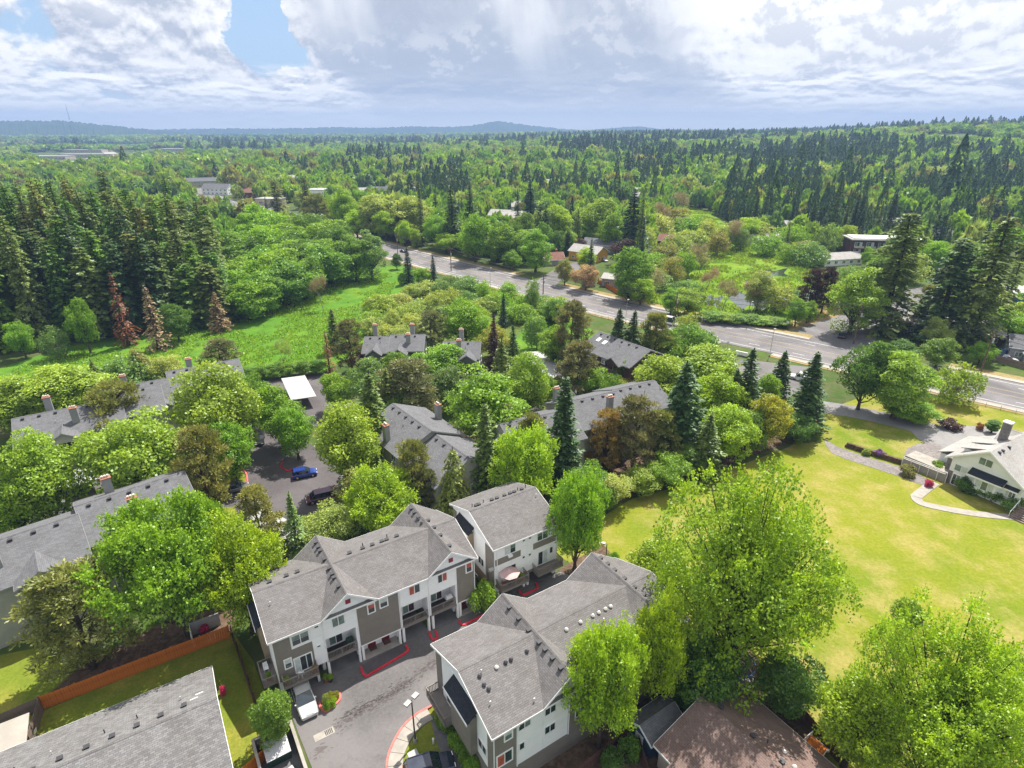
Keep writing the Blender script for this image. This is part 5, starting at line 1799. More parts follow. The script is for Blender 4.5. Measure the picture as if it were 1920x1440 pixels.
lamp_post('dark twin headed lamp post on the grass beside the curved pavement', (779, 1392), 5.9, True, R(55))
lamp_post('lamp post in the shrub between the short block and the long townhouse', (916, 1132), 5.2, False, R(30))
lamp_post('lamp post behind the gable of the near townhouse at the edge of the field', (1134, 1072), 4.6, False, R(160))
for lb, x, s in (('street lamp by the drive entry sign', 68, -12.0), ('street lamp across from the white van', 60, 12.0), ('street lamp above the green thicket beside the road', -6, -12.0),
                 ('street lamp at the bend of the wide road', -62, -12.0), ('street lamp by the marsh hedge', 74, 12.2), ('street lamp above the row of firs near the skylight roof', 36, -12.2)):
    q = min(offset(ROAD, s), key=lambda p_: abs(p_.x - x))
    u, v, _ = proj((q.x, q.y, 0))
    lamp_post(lb, (u, v), 7.5, False, R(50 if s < 0 else 230), True)


def util_pole(label, q, h=11.0):
    t = empty('utility_pole', (q.x, q.y, 0), R(-45), label, 'utility pole')
    MB().tube((0, 0, 0), (0, 0, h), 0.2, 0.13, 8).build('pole', M['pole'], t)
    m = MB()
    for z in (h - 0.6, h - 1.9):
        m.box(-0.07, 0.07, -1.2, 1.2, z, z + 0.14)
    m.build('crossarm', M['pole'], t)
    MB().tube((0.35, 0, h - 3.4), (0.35, 0, h - 2.3), 0.24, 0.24, 8).build('transformer', M['galv'], t)
    return Vector((q.x, q.y, h))


RF, RM = offset(ROAD, 10.3), offset(ROAD, -11.6)
tops = []
for lb, (u, v) in (('utility pole at the shady bend of the road', (746, 478)), ('utility pole in front of the round roadside trees', (846, 508)), ('utility pole at the mouth of the small side street', (1018, 566)),
                   ('utility pole beside the white van', (1264, 606)), ('utility pole with brown base at the wide street corner', (1600, 645)), ('utility pole by the fenced yard', (1838, 700)), ('utility pole beyond the fenced yard', (2060, 760))):
    tops.append(util_pole(lb, G(u, v), 11.5 if u > 1500 else 10.0))
for k, dz in enumerate((0.0, -0.5, -1.7)):
    t = MB()
    for a, b in zip(tops, tops[1:]):
        n = 10
        pts = []
        for i in range(n + 1):
            s = i / n
            q = a.lerp(b, s)
            q.z += dz - 0.9 * 4 * s * (1 - s)
            q.x += (k - 1) * 0.8
            pts.append(q)
        for p_, q in zip(pts, pts[1:]):
            t.tube(p_, q, 0.055, 0.055, 4)
    o = t.build('power_line', M['dkmetal'])
    tag(o, ('uppermost', 'middle', 'lowest')[k] + ' power line sagging between the roadside poles', 'power line')


# ================================================================ rubbish enclosure
def enclosure():
    p = G(548, 1375)
    a = R(-57)
    t = empty('rubbish_enclosure', (p.x, p.y, 0), a, 'wooden rubbish enclosure open to the sky beside the parked silver suv', 'enclosure')
    L, D = 6.2, 3.4
    for nm, bx in (('wall', (0, L, -0.05, 0.15)), ('wall', (0, 0.2, -D, -0.06)), ('wall', (0.21, L, -D - 0.2, -D))):
        MB().box(*bx, 0, 1.7).build(nm, M['greywood'], t)
    for bx in ((-0.05, L + 0.05, -0.1, 0.2), (-0.05, 0.25, -D + 0.02, -0.11), (-0.05, L + 0.05, -D - 0.25, -D + 0.01)):
        MB().box(*bx, 1.702, 1.78).build('capping', M['conc'], t)
    MB().box(0.2, L, -D, -0.06, 0.04, 0.09).build('floor', M['conc_dk'], t)
    MB().box(L + 0.02, L + 0.1, -D, 0.1, 0.1, 1.6).build('gate', M['greywood'], t)
    c, s = math.cos(a), math.sin(a)
    W = lambda x, y: (p.x + x * c - y * s, p.y + x * s + y * c, 0.09)
    d = empty('dumpster', W(1.9, -1.75), a, 'green dumpster with grey ribbed lid inside the rubbish enclosure', 'dumpster')
    MB().hexa([(-0.9, -1.05, 0.0), (0.7, -1.05, 0.0), (0.7, 1.05, 0.0), (-0.9, 1.05, 0.0), (-1.0, -1.1, 1.2), (0.95, -1.1, 1.2), (0.95, 1.1, 1.2), (-1.0, 1.1, 1.2)]).build('bin_body', M['dumpster'], d)
    slab(MB(), (0.98, -1.12, 1.26), (0.98, 1.12, 1.26), (-1.02, 1.12, 1.62), (-1.02, -1.12, 1.62), 0.06).build('lid', M['metal_g'], d)
    b = empty('wheelie_bin', W(4.0, -2.7), a, 'blue lidded recycling bin in the rubbish enclosure', 'bin')
    MB().hexa([(-0.25, -0.25, 0), (0.25, -0.25, 0), (0.25, 0.25, 0), (-0.25, 0.25, 0), (-0.32, -0.32, 1.0), (0.32, -0.32, 1.0), (0.32, 0.32, 1.0), (-0.32, 0.32, 1.0)]).build('bin_body', M['dumpster'], b)
    MB().box(-0.35, 0.35, -0.35, 0.35, 1.002, 1.1).build('lid', M['bluebin'], b)
    b2 = empty('mattress', W(4.6, -1.5), a + 0.3, 'pale striped mattress lying in the rubbish enclosure', 'mattress')
    MB().box(-0.8, 0.8, -0.9, 0.9, 0, 0.3).build('mattress_pad', M['metal_g'], b2)


enclosure()


# ================================================================ small things
def local(o, ang, x, y, z=0.0):
    return (o[0] + x * math.cos(ang) - y * math.sin(ang), o[1] + x * math.sin(ang) + y * math.cos(ang), z)


def umbrella(label, loc):
    t = empty('parasol', loc, 0, label, 'umbrella')
    MB().tube((0, 0, 0), (0, 0, 2.3), 0.03, 0.03, 6).build('pole', M['dkmetal'], t)
    MB().tube((0, 0, 0), (0, 0, 0.08), 0.25, 0.25, 10).build('base', M['dkmetal'], t)
    r0 = [(1.35 * math.cos(i * math.pi / 4), 1.35 * math.sin(i * math.pi / 4), 1.85) for i in range(8)]
    m = MB()
    for i in range(8):
        a, b = r0[i], r0[(i + 1) % 8]
        m.face(a, b, (0, 0, 2.42))
        m.face((0, 0, 2.39), (b[0], b[1], 1.82), (a[0], a[1], 1.82))
    m.build('canopy', M['umbrella'], t)


AO, BO, CO = (-24.6, 45.0), (-2.2, 59.4), (-1.6, 34.8)
umbrella('pink beige parasol on a balcony of the short townhouse block', local(BO, ANG, 1.7, -0.8, 2.43))


def chair(label, loc, ang, mat='plastic_w', group=None):
    t = empty('garden_chair', loc, ang, label, 'chair', group)
    MB().box(-0.25, 0.25, -0.25, 0.25, 0.4, 0.45).build('seat', M[mat], t)
    MB().hexa([(-0.25, 0.2, 0.45), (0.25, 0.2, 0.45), (0.25, 0.26, 0.45), (-0.25, 0.26, 0.45), (-0.22, 0.3, 0.95), (0.22, 0.3, 0.95), (0.22, 0.36, 0.95), (-0.22, 0.36, 0.95)]).build('backrest', M[mat], t)
    for x in (-0.22, 0.22):
        for y in (-0.22, 0.22):
            MB().box(x - 0.025, x + 0.025, y - 0.025, y + 0.025, 0, 0.4).build('leg', M[mat], t)
        MB().box(x - 0.03, x + 0.03, -0.25, 0.25, 0.62, 0.66).build('armrest', M[mat], t)


p = G(40, 1385)
t = empty('garden_table', (p.x, p.y, 0.03), 0, 'round white garden table on the grass by the weathered fence', 'table')
MB().tube((0, 0, 0.7), (0, 0, 0.75), 0.75, 0.75, 18).build('table_top', M['plastic_w'], t)
for i in range(4):
    a = i * math.pi / 2 + 0.4
    MB().tube((0.5 * math.cos(a), 0.5 * math.sin(a), 0), (0.4 * math.cos(a), 0.4 * math.sin(a), 0.7), 0.04, 0.04, 6).build('leg', M['plastic_w'], t)
for i in range(4):
    a = i * math.pi / 2 + 0.2
    chair('white plastic garden chair at the round white table', (p.x + 1.15 * math.cos(a), p.y + 1.15 * math.sin(a), 0.03), a - math.pi / 2, group='chairs at the round garden table')
q = G(8, 1402)
t = empty('sun_lounger', (q.x, q.y, 0.03), R(20), 'dark blue sun lounger at the edge of the weathered fence yard', 'lounger')
MB().box(-0.9, 0.6, -0.3, 0.3, 0.25, 0.35).build('seat', M['bluebin'], t)
MB().hexa([(0.6, -0.3, 0.25), (0.7, -0.3, 0.25), (0.7, 0.3, 0.25), (0.6, 0.3, 0.25), (1.1, -0.3, 0.8), (1.2, -0.3, 0.8), (1.2, 0.3, 0.8), (1.1, 0.3, 0.8)]).build('backrest', M['bluebin'], t)
for x in (-0.8, 0.55):
    for y in (-0.27, 0.27):
        MB().box(x - 0.03, x + 0.03, y - 0.03, y + 0.03, 0, 0.25).build('leg', M['galv'], t)
q = G(-20, 1440)
t = empty('patio_cover', (q.x - 1, q.y - 1, 0), ANG, 'pale wooden patio cover beside the ranch house', 'patio cover')
slab(MB(), (-3, -3, 2.5), (5.0, -3, 2.5), (5.0, 2.4, 2.8), (-3, 2.4, 2.8), 0.12).build('roof', M['walk'], t)
for x in (-2.6, 1, 4.6):
    for y in (-2.6, 2.0):
        MB().box(x - 0.06, x + 0.06, y - 0.06, y + 0.06, 0, 2.42).build('post', M['greywood'], t)

chair('white plastic chair on the end balcony of the long block', local(AO, ANG, -0.8, 2.2, 2.38), ANG)
chair('white chair on the projecting front balcony of the long block', local(AO, ANG, 2.2, -0.55, 2.38), ANG + 2.6)
chair('orange balcony chair under the parasol', local(BO, ANG, 0.9, -0.9, 2.42), ANG + 1, 'pot')


def pot_plant(label, loc, r=0.3, h=0.45, mat='pot'):
    t = empty('pot_plant', loc, 0, label, 'pot plant')
    MB().tube((0, 0, 0), (0, 0, h), r * 0.7, r, 10).build('pot', M[mat], t)
    return t


POTS = []
POTS.append(pot_plant('terracotta potted plant beside the entry next to the silver suv', local(AO, ANG, 4.6, -0.5, 0.05)))
POTS.append(pot_plant('green pot plant at the garage corner of the long block', local(AO, ANG, 5.0, -0.7, 0.05), mat='dkmetal'))
POTS.append(pot_plant('yellow green pot plant on the projecting front balcony', local(AO, ANG, 0.8, -0.8, 2.38)))
POTS.append(pot_plant('blossoming pot plant on the projecting front balcony', local(AO, ANG, 3.5, -0.8, 2.38)))
POTS.append(pot_plant('flower pot on the end balcony of the long block', local(AO, ANG, -0.8, 0.9, 2.38)))
POTS.append(pot_plant('leafy pot on the balcony with the parasol', local(BO, ANG, 3.5, -0.9, 2.42)))
t = empty('barbecue', local(AO, ANG, 20.4, 0.7, 2.3), ANG, 'covered white barbecue in a loggia of the long block', 'barbecue')
MB().box(-0.45, 0.45, -0.25, 0.25, 0.1, 0.8).build('cabinet', M['dkmetal'], t)
MB().loft([[(-0.48, -0.3, 0.8), (0.48, -0.3, 0.8), (0.48, 0.3, 0.8), (-0.48, 0.3, 0.8)], [(-0.4, -0.2, 1.15), (0.4, -0.2, 1.15), (0.4, 0.2, 1.15), (-0.4, 0.2, 1.15)]]).build('hood', M['plastic_w'], t)
t = empty('barbecue', local(AO, ANG, 8.0, 0.8, 2.3), ANG, 'dark green barbecue in a loggia of the long block', 'barbecue')
MB().box(-0.4, 0.4, -0.25, 0.25, 0.1, 0.8).build('cabinet', M['dkmetal'], t)
MB().loft([[(-0.43, -0.3, 0.8), (0.43, -0.3, 0.8), (0.43, 0.3, 0.8), (-0.43, 0.3, 0.8)], [(-0.33, -0.2, 1.15), (0.33, -0.2, 1.15), (0.33, 0.2, 1.15), (-0.33, 0.2, 1.15)]]).build('hood', M['dumpster'], t)

# storm drain and utility box
p = G(608, 1377)
t = empty('storm_drain', (p.x, p.y, 0.052), ANG, 'pale concrete storm drain collar with iron grate in the alley', 'drain')
MB().box(-1.0, 1.0, -0.4, 0.4, 0, 0.012).build('collar', M['conc'], t)
for i in range(5):
    MB().box(0.1 + i * 0.16, 0.18 + i * 0.16, -0.3, 0.3, 0.013, 0.03).build('grate_bar', M['dkmetal'], t)
p = G(776, 1425)
t = empty('utility_box', (p.x, p.y, 0.05), ANG, 'white utility box on the grass near the lamp post', 'utility box')
MB().box(-0.45, 0.45, -0.4, 0.4, 0, 0.7).build('cabinet', M['plastic_w'], t)
MB().box(-0.48, 0.48, -0.43, 0.43, 0.702, 0.76).build('lid', M['lamphead'], t)
p = G(813, 1395)
t = empty('bollard', (p.x, p.y, 0.05), 0, 'short white bollard on the grass beside the garden path coloured as shaded', 'bollard')
MB().tube((0, 0, 0), (0, 0, 0.7), 0.1, 0.1, 8).build('bollard_post', M['plastic_w'], t)
MB().tube((0, 0, 0.7), (0, 0, 0.82), 0.13, 0.06, 8).build('cap', M['plastic_w'], t)

# trampoline in the shade behind the brown roofed house
p = G(1372, 1272)
t = empty('trampoline', (p.x, p.y, 0), 0, 'round trampoline with net poles in the shade behind the brown roofed house', 'trampoline')
N_ = 20
ring = [(2.1 * math.cos(2 * math.pi * i / N_), 2.1 * math.sin(2 * math.pi * i / N_)) for i in range(N_)]
MB().prism([(x * 0.9, y * 0.9) for x, y in ring], 0.84, 0.87).build('mat', M['dkmetal'], t)
for z, nm in ((0.85, 'frame_ring'), (2.5, 'net_ring')):
    m = MB()
    for i in range(N_):
        a, b = ring[i], ring[(i + 1) % N_]
        m.tube((a[0], a[1], z), (b[0], b[1], z), 0.06, 0.06, 6)
    m.build(nm, M['bluebin' if z > 1 else 'galv'], t)
for i in range(0, N_, 4):
    MB().tube((ring[i][0], ring[i][1], 0), (ring[i][0], ring[i][1], 2.5), 0.04, 0.04, 6).build('pole', M['galv'], t)
# birdhouse like small kennel by the fence
p = G(1512, 1395)
gable_shed('dog_kennel', 'small orange wooden kennel by the fence next to the brown roofed house', (p.x - .6, p.y - .6), -57, 1.5, 1.2, 0.9, 1.4, 'cedar', 'cedar', 'kennel')
p = G(388, 1182)
t = empty('patio_screen', (p.x, p.y, 0), ANG, 'grey patio screen wall behind the orange fence under the vivid maple', 'screen wall')
MB().box(-1.6, 1.6, 0, 0.12, 0, 1.9).build('screen_panel', M['greywall'], t)
MB().box(-1.66, -1.58, -2.2, 0.12, 0, 1.9).build('return_panel', M['trim'], t)
# entrance sign near the drive entry
p = G(1390, 668)
t = empty('entrance_sign', (p.x, p.y, 0), R(-40), 'low white entrance sign wall at the drive entry', 'sign')
MB().box(-1.6, 1.6, -0.15, 0.15, 0, 1.3).build('sign_board', M['trim'], t)
MB().box(-1.8, 1.8, -0.25, 0.25, 0, 0.3).build('plinth', M['gravelbed'], t)
for lb, uv in (('small street sign on the dry verge at the wide corner', (1475, 617)), ('small round sign post by the drive entry road', (1363, 655))):
    p = G(*uv)
    t = empty('street_sign', (p.x, p.y, 0), R(-30), lb, 'sign')
    MB().tube((0, 0, 0), (0, 0, 2.4), 0.04, 0.04, 6).build('post', M['galv'], t)
    MB().box(-0.4, 0.4, -0.03, 0.03, 1.7, 2.4).build('sign_plate', M['plastic_w'], t)
p = G(1357, 600)
t = empty('fire_hydrant', (p.x, p.y, 0), 0, 'red fire hydrant on the verge near the marsh hedge', 'hydrant')
MB().tube((0, 0, 0), (0, 0, 0.6), 0.15, 0.14, 8).build('barrel', M['redkerb'], t)
MB().tube((0, 0, 0.6), (0, 0, 0.8), 0.18, 0.06, 8).build('bonnet', M['redkerb'], t)
MB().tube((-0.25, 0, 0.45), (0.25, 0, 0.45), 0.07, 0.07, 6).build('outlet', M['redkerb'], t)

# ================================================================ vegetation: prototypes
def unit(v):
    return v / np.maximum(np.linalg.norm(v, axis=-1, keepdims=True), 1e-9)


def cards(name, P, D, N, ln, wd, tint, mat, col=None):
    """leaf cards: pointed quads of length ln along D, width wd, facing N"""
    P, D, N = np.asarray(P, float), unit(np.asarray(D, float)), np.asarray(N, float)
    S = unit(np.cross(N, D))
    n = len(P)
    ln, wd = np.broadcast_to(ln, n)[:, None], np.broadcast_to(wd, n)[:, None]
    V = np.stack([P - D * ln * .5, P + S * wd * .5 + D * ln * .06, P + D * ln * .5, P - S * wd * .5 + D * ln * .06], 1).reshape(-1, 3)
    me = bpy.data.meshes.new(name)
    me.vertices.add(4 * n)
    me.vertices.foreach_set('co', V.astype(np.float32).ravel())
    me.loops.add(4 * n)
    me.loops.foreach_set('vertex_index', np.arange(4 * n, dtype=np.int32))
    me.polygons.add(n)
    me.polygons.foreach_set('loop_start', np.arange(0, 4 * n, 4, dtype=np.int32))
    me.update(calc_edges=True)
    a = me.attributes.new('tint', 'FLOAT', 'POINT')
    a.data.foreach_set('value', np.repeat(np.clip(tint, 0, 1), 4).astype(np.float32))
    if col is not None:
        c = me.attributes.new('col', 'FLOAT_COLOR', 'POINT')
        cc = np.concatenate([np.repeat(col, 4, 0), np.ones((4 * n, 1))], 1)
        c.data.foreach_set('color', cc.astype(np.float32).ravel())
    me.materials.append(mat)
    return me


def tubes(name, segs, mat, n=5):
    """segs: (p, q, r0, r1); one mesh of tapered limbs"""
    A = np.array([s[0] for s in segs], float)
    B = np.array([s[1] for s in segs], float)
    r0 = np.array([s[2] for s in segs])[:, None]
    r1 = np.array([s[3] for s in segs])[:, None]
    d = unit(B - A)
    h = np.where(np.abs(d[:, 2:3]) > 0.9, np.array([[1., 0, 0]]), np.array([[0, 0, 1.]]))
    x = unit(np.cross(d, h))
    y = np.cross(d, x)
    m = len(segs)
    V = []
    for P, r in ((A, r0), (B, r1)):
        for i in range(n):
            t = 2 * math.pi * i / n
            V.append(P + (x * math.cos(t) + y * math.sin(t)) * r)
    V = np.stack(V, 1).reshape(-1, 3)
    F = np.array([[i, (i + 1) % n, n + (i + 1) % n, n + i] for i in range(n)])
    F = (F[None] + (np.arange(m) * 2 * n)[:, None, None]).reshape(-1, 4)
    me = bpy.data.meshes.new(name)
    me.from_pydata(V.tolist(), [], F.tolist())
    me.polygons.foreach_set('use_smooth', [True] * len(me.polygons))
    me.materials.append(mat)
    return me


def trunk_path(rng, H, top, r, bend=0.03, parts=6):
    pts = [np.zeros(3)]
    for i in range(1, parts + 1):
        pts.append(np.array([rng.normal(0, bend * H * .3) * i / parts, rng.normal(0, bend * H * .3) * i / parts, H * top * i / parts]))
    segs = []
    for i in range(parts):
        a, b = r * (1 - 0.8 * i / parts), r * (1 - 0.8 * (i + 1) / parts)
        segs.append((pts[i], pts[i + 1], a * (1.35 if i == 0 else 1), b))
    return pts, segs


def broadleaf(seed, H=10., Rr=4., nclump=60, per=230, leaf=0.30, low=0.18, squash=1.0, spike=0.0, open_=0.0, droop=0.0, crot=(0.24, 0.40), bark='bark', lift=0.0, lump=0.2):
    """clumped crown on a forked trunk; returns (trunk mesh, crown mesh)"""
    rng = np.random.default_rng(seed)
    pts, segs = trunk_path(rng, H, 0.62, 0.035 * H * .6 + 0.05)
    zc, rz = H * (low + 1) / 2, H * (1 - low) / 2
    C = []
    la, lb, lc = rng.uniform(0, 6.28, 3)
    while len(C) < nclump:
        v = unit(rng.normal(size=3))
        th = math.atan2(v[1], v[0])
        lm = 1 + lump * (0.6 * math.sin(2 * th + la + v[2]) + 0.6 * math.sin(3 * th + lb - 2 * v[2]) + 0.5 * math.sin(5 * v[2] + lc + th))
        rr = rng.uniform(0.45, 0.86) if rng.random() > 0.2 else rng.uniform(0.1, 0.5)
        z = v[2] * rr
        egg = 1.0 - 0.28 * max(0, z) - 0.05 * (z < -0.5)
        rr *= min(lm, 1.16)
        C.append([v[0] * rr * Rr * egg, v[1] * rr * Rr * egg, zc + min(0.86, z * lm) * rz * squash])
    C = np.array(C)
    cr = rng.uniform(*crot, nclump) * Rr
    for i in range(0, nclump, 2):
        b = C[i]
        k = min(len(pts) - 2, max(1, int(len(pts) * 0.75 * b[2] / H)))
        a = pts[k]
        mid = (a + b) / 2 + np.array([0, 0, -0.04 * H])
        w = 0.012 * H if H < 18 else 0.006 * H
        segs += [(a, mid, w, w * .6), (mid, b, w * .6, w * .25)]
    ctint = rng.uniform(0.25, 0.75, nclump)
    P, D, N, T, Ls = [], [], [], [], []
    ctr = np.array([0, 0, zc - 0.1 * H])
    for i in range(nclump):
        n = int(per * (cr[i] / (0.32 * Rr)) ** 2)
        out = unit(C[i] - ctr)
        v = unit(rng.normal(size=(n, 3)) + out * 0.75 + np.array([0, 0, 0.35 + lift]))
        rad = cr[i] * (0.62 + 0.42 * rng.random((n, 1)) ** 0.6)
        # ragged: sub lobes swell and sink
        ph = rng.uniform(0, 6, 3)
        lob = 1 + 0.22 * np.sin(v[:, :1] * 5 + ph[0]) * np.sin(v[:, 1:2] * 5 + ph[1]) + 0.12 * np.sin(v[:, 2:] * 8 + ph[2])
        p = C[i] + v * rad * lob * np.array([1.12, 1.12, 0.85])
        if droop:
            p[:, 2] -= droop * rng.random(n) * cr[i]
        P.append(p)
        N.append(unit(v * 0.7 + np.array([0.1, 0.2, 0.55]) + rng.normal(size=(n, 3)) * 0.6))
        D.append(rng.normal(size=(n, 3)) + (np.array([0, 0, -1.2]) if droop else 0))
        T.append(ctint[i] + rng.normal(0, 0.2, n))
        Ls.append(leaf * rng.uniform(0.6, 1.35, n))
        if spike and rng.random() < 0.95:
            ns = int(4 * spike)
            for _ in range(ns):
                d = unit(out * 0.9 + np.array([0, 0, 0.9]) + rng.normal(size=3) * 0.45)
                s0 = C[i] + d * cr[i] * 0.75
                m = 16
                q = s0 + d * np.linspace(0, rng.uniform(0.35, 0.75) * cr[i] + 0.25, m)[:, None] + rng.normal(size=(m, 3)) * 0.10
                P.append(q)
                N.append(rng.normal(size=(m, 3)) + d)
                D.append(rng.normal(size=(m, 3)) * 0.8 + d * 1.2)
                T.append(np.full(m, ctint[i] + 0.22) + rng.normal(0, 0.12, m))
                Ls.append(np.full(m, leaf) * rng.uniform(0.7, 1.2, m))
    P, D, N, T, Ls = (np.concatenate(x) for x in (P, D, N, T, Ls))
    if open_:
        keep = np.sin(P[:, 0] * 1.9 + seed) * np.sin(P[:, 1] * 1.7) * np.sin(P[:, 2] * 1.5 + 1) < 0.5 - open_
        P, D, N, T, Ls = P[keep], D[keep], N[keep], T[keep], Ls[keep]
    return tubes('trunk', segs, M[bark]), cards('crown', P, D, N, Ls, Ls * 0.75, T, M['leaf'])


def skeleton(rng, base, d, length, r, depth, segs, tips, spread=0.6, up=0.15, kids=3):
    n = 3
    p = np.array(base, float)
    d = unit(np.array(d, float))
    for i in range(n):
        d = unit(d + rng.normal(size=3) * 0.14 + np.array([0, 0, up * 0.3]))
        q = p + d * length / n
        segs.append((p, q, r * (1 - 0.45 * i / n), r * (1 - 0.45 * (i + 1) / n)))
        p = q
        if depth > 0 and i >= (1 if depth > 1 else 0):
            for _ in range(kids if i == n - 1 else max(1, kids - 2)):
                nd = unit(d + rng.normal(size=3) * spread + np.array([0, 0, up]))
                skeleton(rng, p, nd, length * rng.uniform(0.5, 0.74), r * 0.5, depth - 1, segs, tips, spread, up, kids)
    if depth == 0:
        tips.append((p, d))


def airy_tree(seed, H=20., Rr=10., leaf=0.34, per=46, stems=3, depth=4, bark='bark', fork=0.16):
    """open crown: many branches in sight, leaves in loose sprays at the twig ends"""
    rng = np.random.default_rng(seed)
    segs, tips = [], []
    b0 = np.array([0, 0, H * fork])
    segs.append((np.zeros(3), b0, H * 0.026, H * 0.022))
    for i in range(stems):
        a = 2 * math.pi * i / stems + rng.uniform(-.3, .3)
        d = np.array([math.cos(a) * 0.55, math.sin(a) * 0.55, 1.0])
        skeleton(rng, b0, d, H * 0.36, H * 0.016, depth, segs, tips, 0.62, 0.16)
    tp = np.array([t[0] for t in tips])
    # fit the skeleton into the wanted outline
    ext = np.percentile(np.hypot(tp[:, 0], tp[:, 1]), 97)
    top = np.percentile(tp[:, 2], 99.5)
    sx, sz = Rr * 0.95 / ext, H * 0.97 / top
    fit = lambda p: np.array([p[0] * sx, p[1] * sx, p[2] * sz])
    segs = [(fit(a), fit(b), r0, r1) for a, b, r0, r1 in segs]
    td = unit(np.array([t[1] for t in tips]))
    tp = tp * np.array([sx, sx, sz])
    n = len(tp)
    k = per
    ct = np.repeat(rng.uniform(0.2, 0.8, n), k)
    base = np.repeat(tp, k, 0)
    dd = np.repeat(td, k, 0)
    s = rng.uniform(-0.9, 0.7, (n * k, 1)) * H * 0.05
    P = base + dd * s + rng.normal(size=(n * k, 3)) * H * 0.019 * np.array([1.2, 1.2, 0.7])
    N = unit(rng.normal(size=(n * k, 3)) + np.array([0, 0, 0.9]))
    D = rng.normal(size=(n * k, 3)) + dd * 0.5
    T = ct + rng.normal(0, 0.2, n * k)
    L = leaf * rng.uniform(0.55, 1.3, n * k)
    return tubes('trunk', segs, M[bark], 4), cards('crown', P, D, N, L, L * 0.7, T, M['leaf'])


def conifer(seed, H=20., Rr=3.6, whorls=44, arms=7, droop=0.25, leaf=0.5, start=0.06, gappy=0.12, power=0.85, bark='bark', sparse=1.0, tipdroop=0.0, cards_per=15):
    rng = np.random.default_rng(seed)
    pts, segs = trunk_path(rng, H, 0.99, 0.016 * H + 0.04, 0.012, 8)
    P, D, N, T, L, Wd = [], [], [], [], [], []
    sec = rng.uniform(0.62, 1.25, 12)
    for w in range(whorls):
        z = start + (0.985 - start) * ((w + rng.uniform(-.3, .3)) / whorls)
        z = min(0.985, max(start, z))
        env = ((1 - z) ** power * (0.75 + 0.25 * min(1, z / 0.2)) + 0.02) * rng.uniform(0.74, 1.12)
        for a in range(arms):
            if rng.random() < gappy:
                continue
            th = 2 * math.pi * (a + rng.uniform(-.35, .35)) / arms + w * 0.9
            ln = Rr * env * rng.uniform(0.68, 1.12) * sec[int(th / (2 * math.pi) * 12) % 12]
            if ln < 0.12:
                ln = 0.12
            h = np.array([math.cos(th), math.sin(th), 0])
            rise = 0.35 * (z - 0.4)
            base = np.array([0, 0, z * H])
            m = max(4, int(cards_per * sparse * (0.35 + 0.65 * ln / Rr)))
            s = np.sqrt(rng.uniform(0.03, 1, m))
            side = np.cross(h, [0, 0, 1.0])
            lat = rng.normal(0, 0.17, m) * ln * (1.1 - 0.7 * s)
            p = base + h * (s * ln)[:, None] + side * lat[:, None]
            p[:, 2] += rise * s * ln - droop * ln * s ** 1.6 + rng.normal(0, 0.05, m) * ln * 0.6
            p[:, 2] -= tipdroop * ln * s ** 4
            d = h * 0.9 + side * (np.sign(lat) * 0.7)[:, None] + rng.normal(size=(m, 3)) * 0.3
            d[:, 2] += rise - droop * 1.5 * s - tipdroop * s
            P.append(p)
            D.append(d)
            N.append(unit(np.array([0, 0, 1.0]) + h * 0.35 + rng.normal(size=(m, 3)) * 0.42))
            bt = rng.uniform(0.2, 0.75)
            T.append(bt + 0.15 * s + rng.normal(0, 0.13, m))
            L.append(leaf * rng.uniform(0.7, 1.4, m) * (0.6 + 0.4 * ln / Rr))
            Wd.append(np.full(m, 0.55))
            if ln > 0.5 * Rr:
                e = base + h * ln * 0.8
                e[2] += rise * .8 * ln - droop * ln * 0.7
                segs.append((base, e, 0.02 + 0.008 * ln, 0.012))
    P, D, N, T, L, Wd = (np.concatenate(x) for x in (P, D, N, T, L, Wd))
    return tubes('trunk', segs, M[bark], 5), cards('crown', P, D, N, L, L * Wd, T, M['needle'])


def pine(seed, H=12., Rr=4.2, tufts=150, per=75, leaf=0.42, low=0.15, bark='bark', flat=0.6):
    """irregular needle tufts around crooked limbs"""
    rng = np.random.default_rng(seed)
    pts, segs = trunk_path(rng, H, 0.92, 0.024 * H, 0.05)
    P, D, N, T, L = [], [], [], [], []
    for i in range(tufts):
        z = low + (0.97 - low) * rng.random() ** 0.9
        prof = math.sin(math.pi * min(1, max(0.02, (z - low * 0.3) / 1.02)) ** 0.75) ** 0.7
        th = rng.uniform(0, 2 * math.pi)
        rr = Rr * prof * rng.uniform(0.3, 1.0) ** 0.55 * (0.82 + 0.25 * math.sin(3 * th + seed + 4 * z))
        c = np.array([math.cos(th) * rr, math.sin(th) * rr, z * H])
        k = min(len(pts) - 1, max(0, int((z - 0.12) * len(pts))))
        if i % 2 == 0:
            segs.append((pts[k], c, 0.05, 0.015))
        m = per
        v = unit(rng.normal(size=(m, 3)) + np.array([0, 0, 0.35]))
        rad = rng.uniform(0.25, 1.0, (m, 1)) * Rr * 0.17
        P.append(c + v * rad * np.array([1.25, 1.25, flat]))
        D.append(v + np.array([0, 0, 0.25]))
        N.append(rng.normal(size=(m, 3)))
        bt = rng.uniform(0.15, 0.85)
        T.append(bt + rng.normal(0, 0.16, m))
        L.append(leaf * rng.uniform(0.7, 1.3, m))
    P, D, N, T, L = (np.concatenate(x) for x in (P, D, N, T, L))
    return tubes('trunk', segs, M[bark], 5), cards('crown', P, D, N, L, L * 0.34, T, M['needle'])


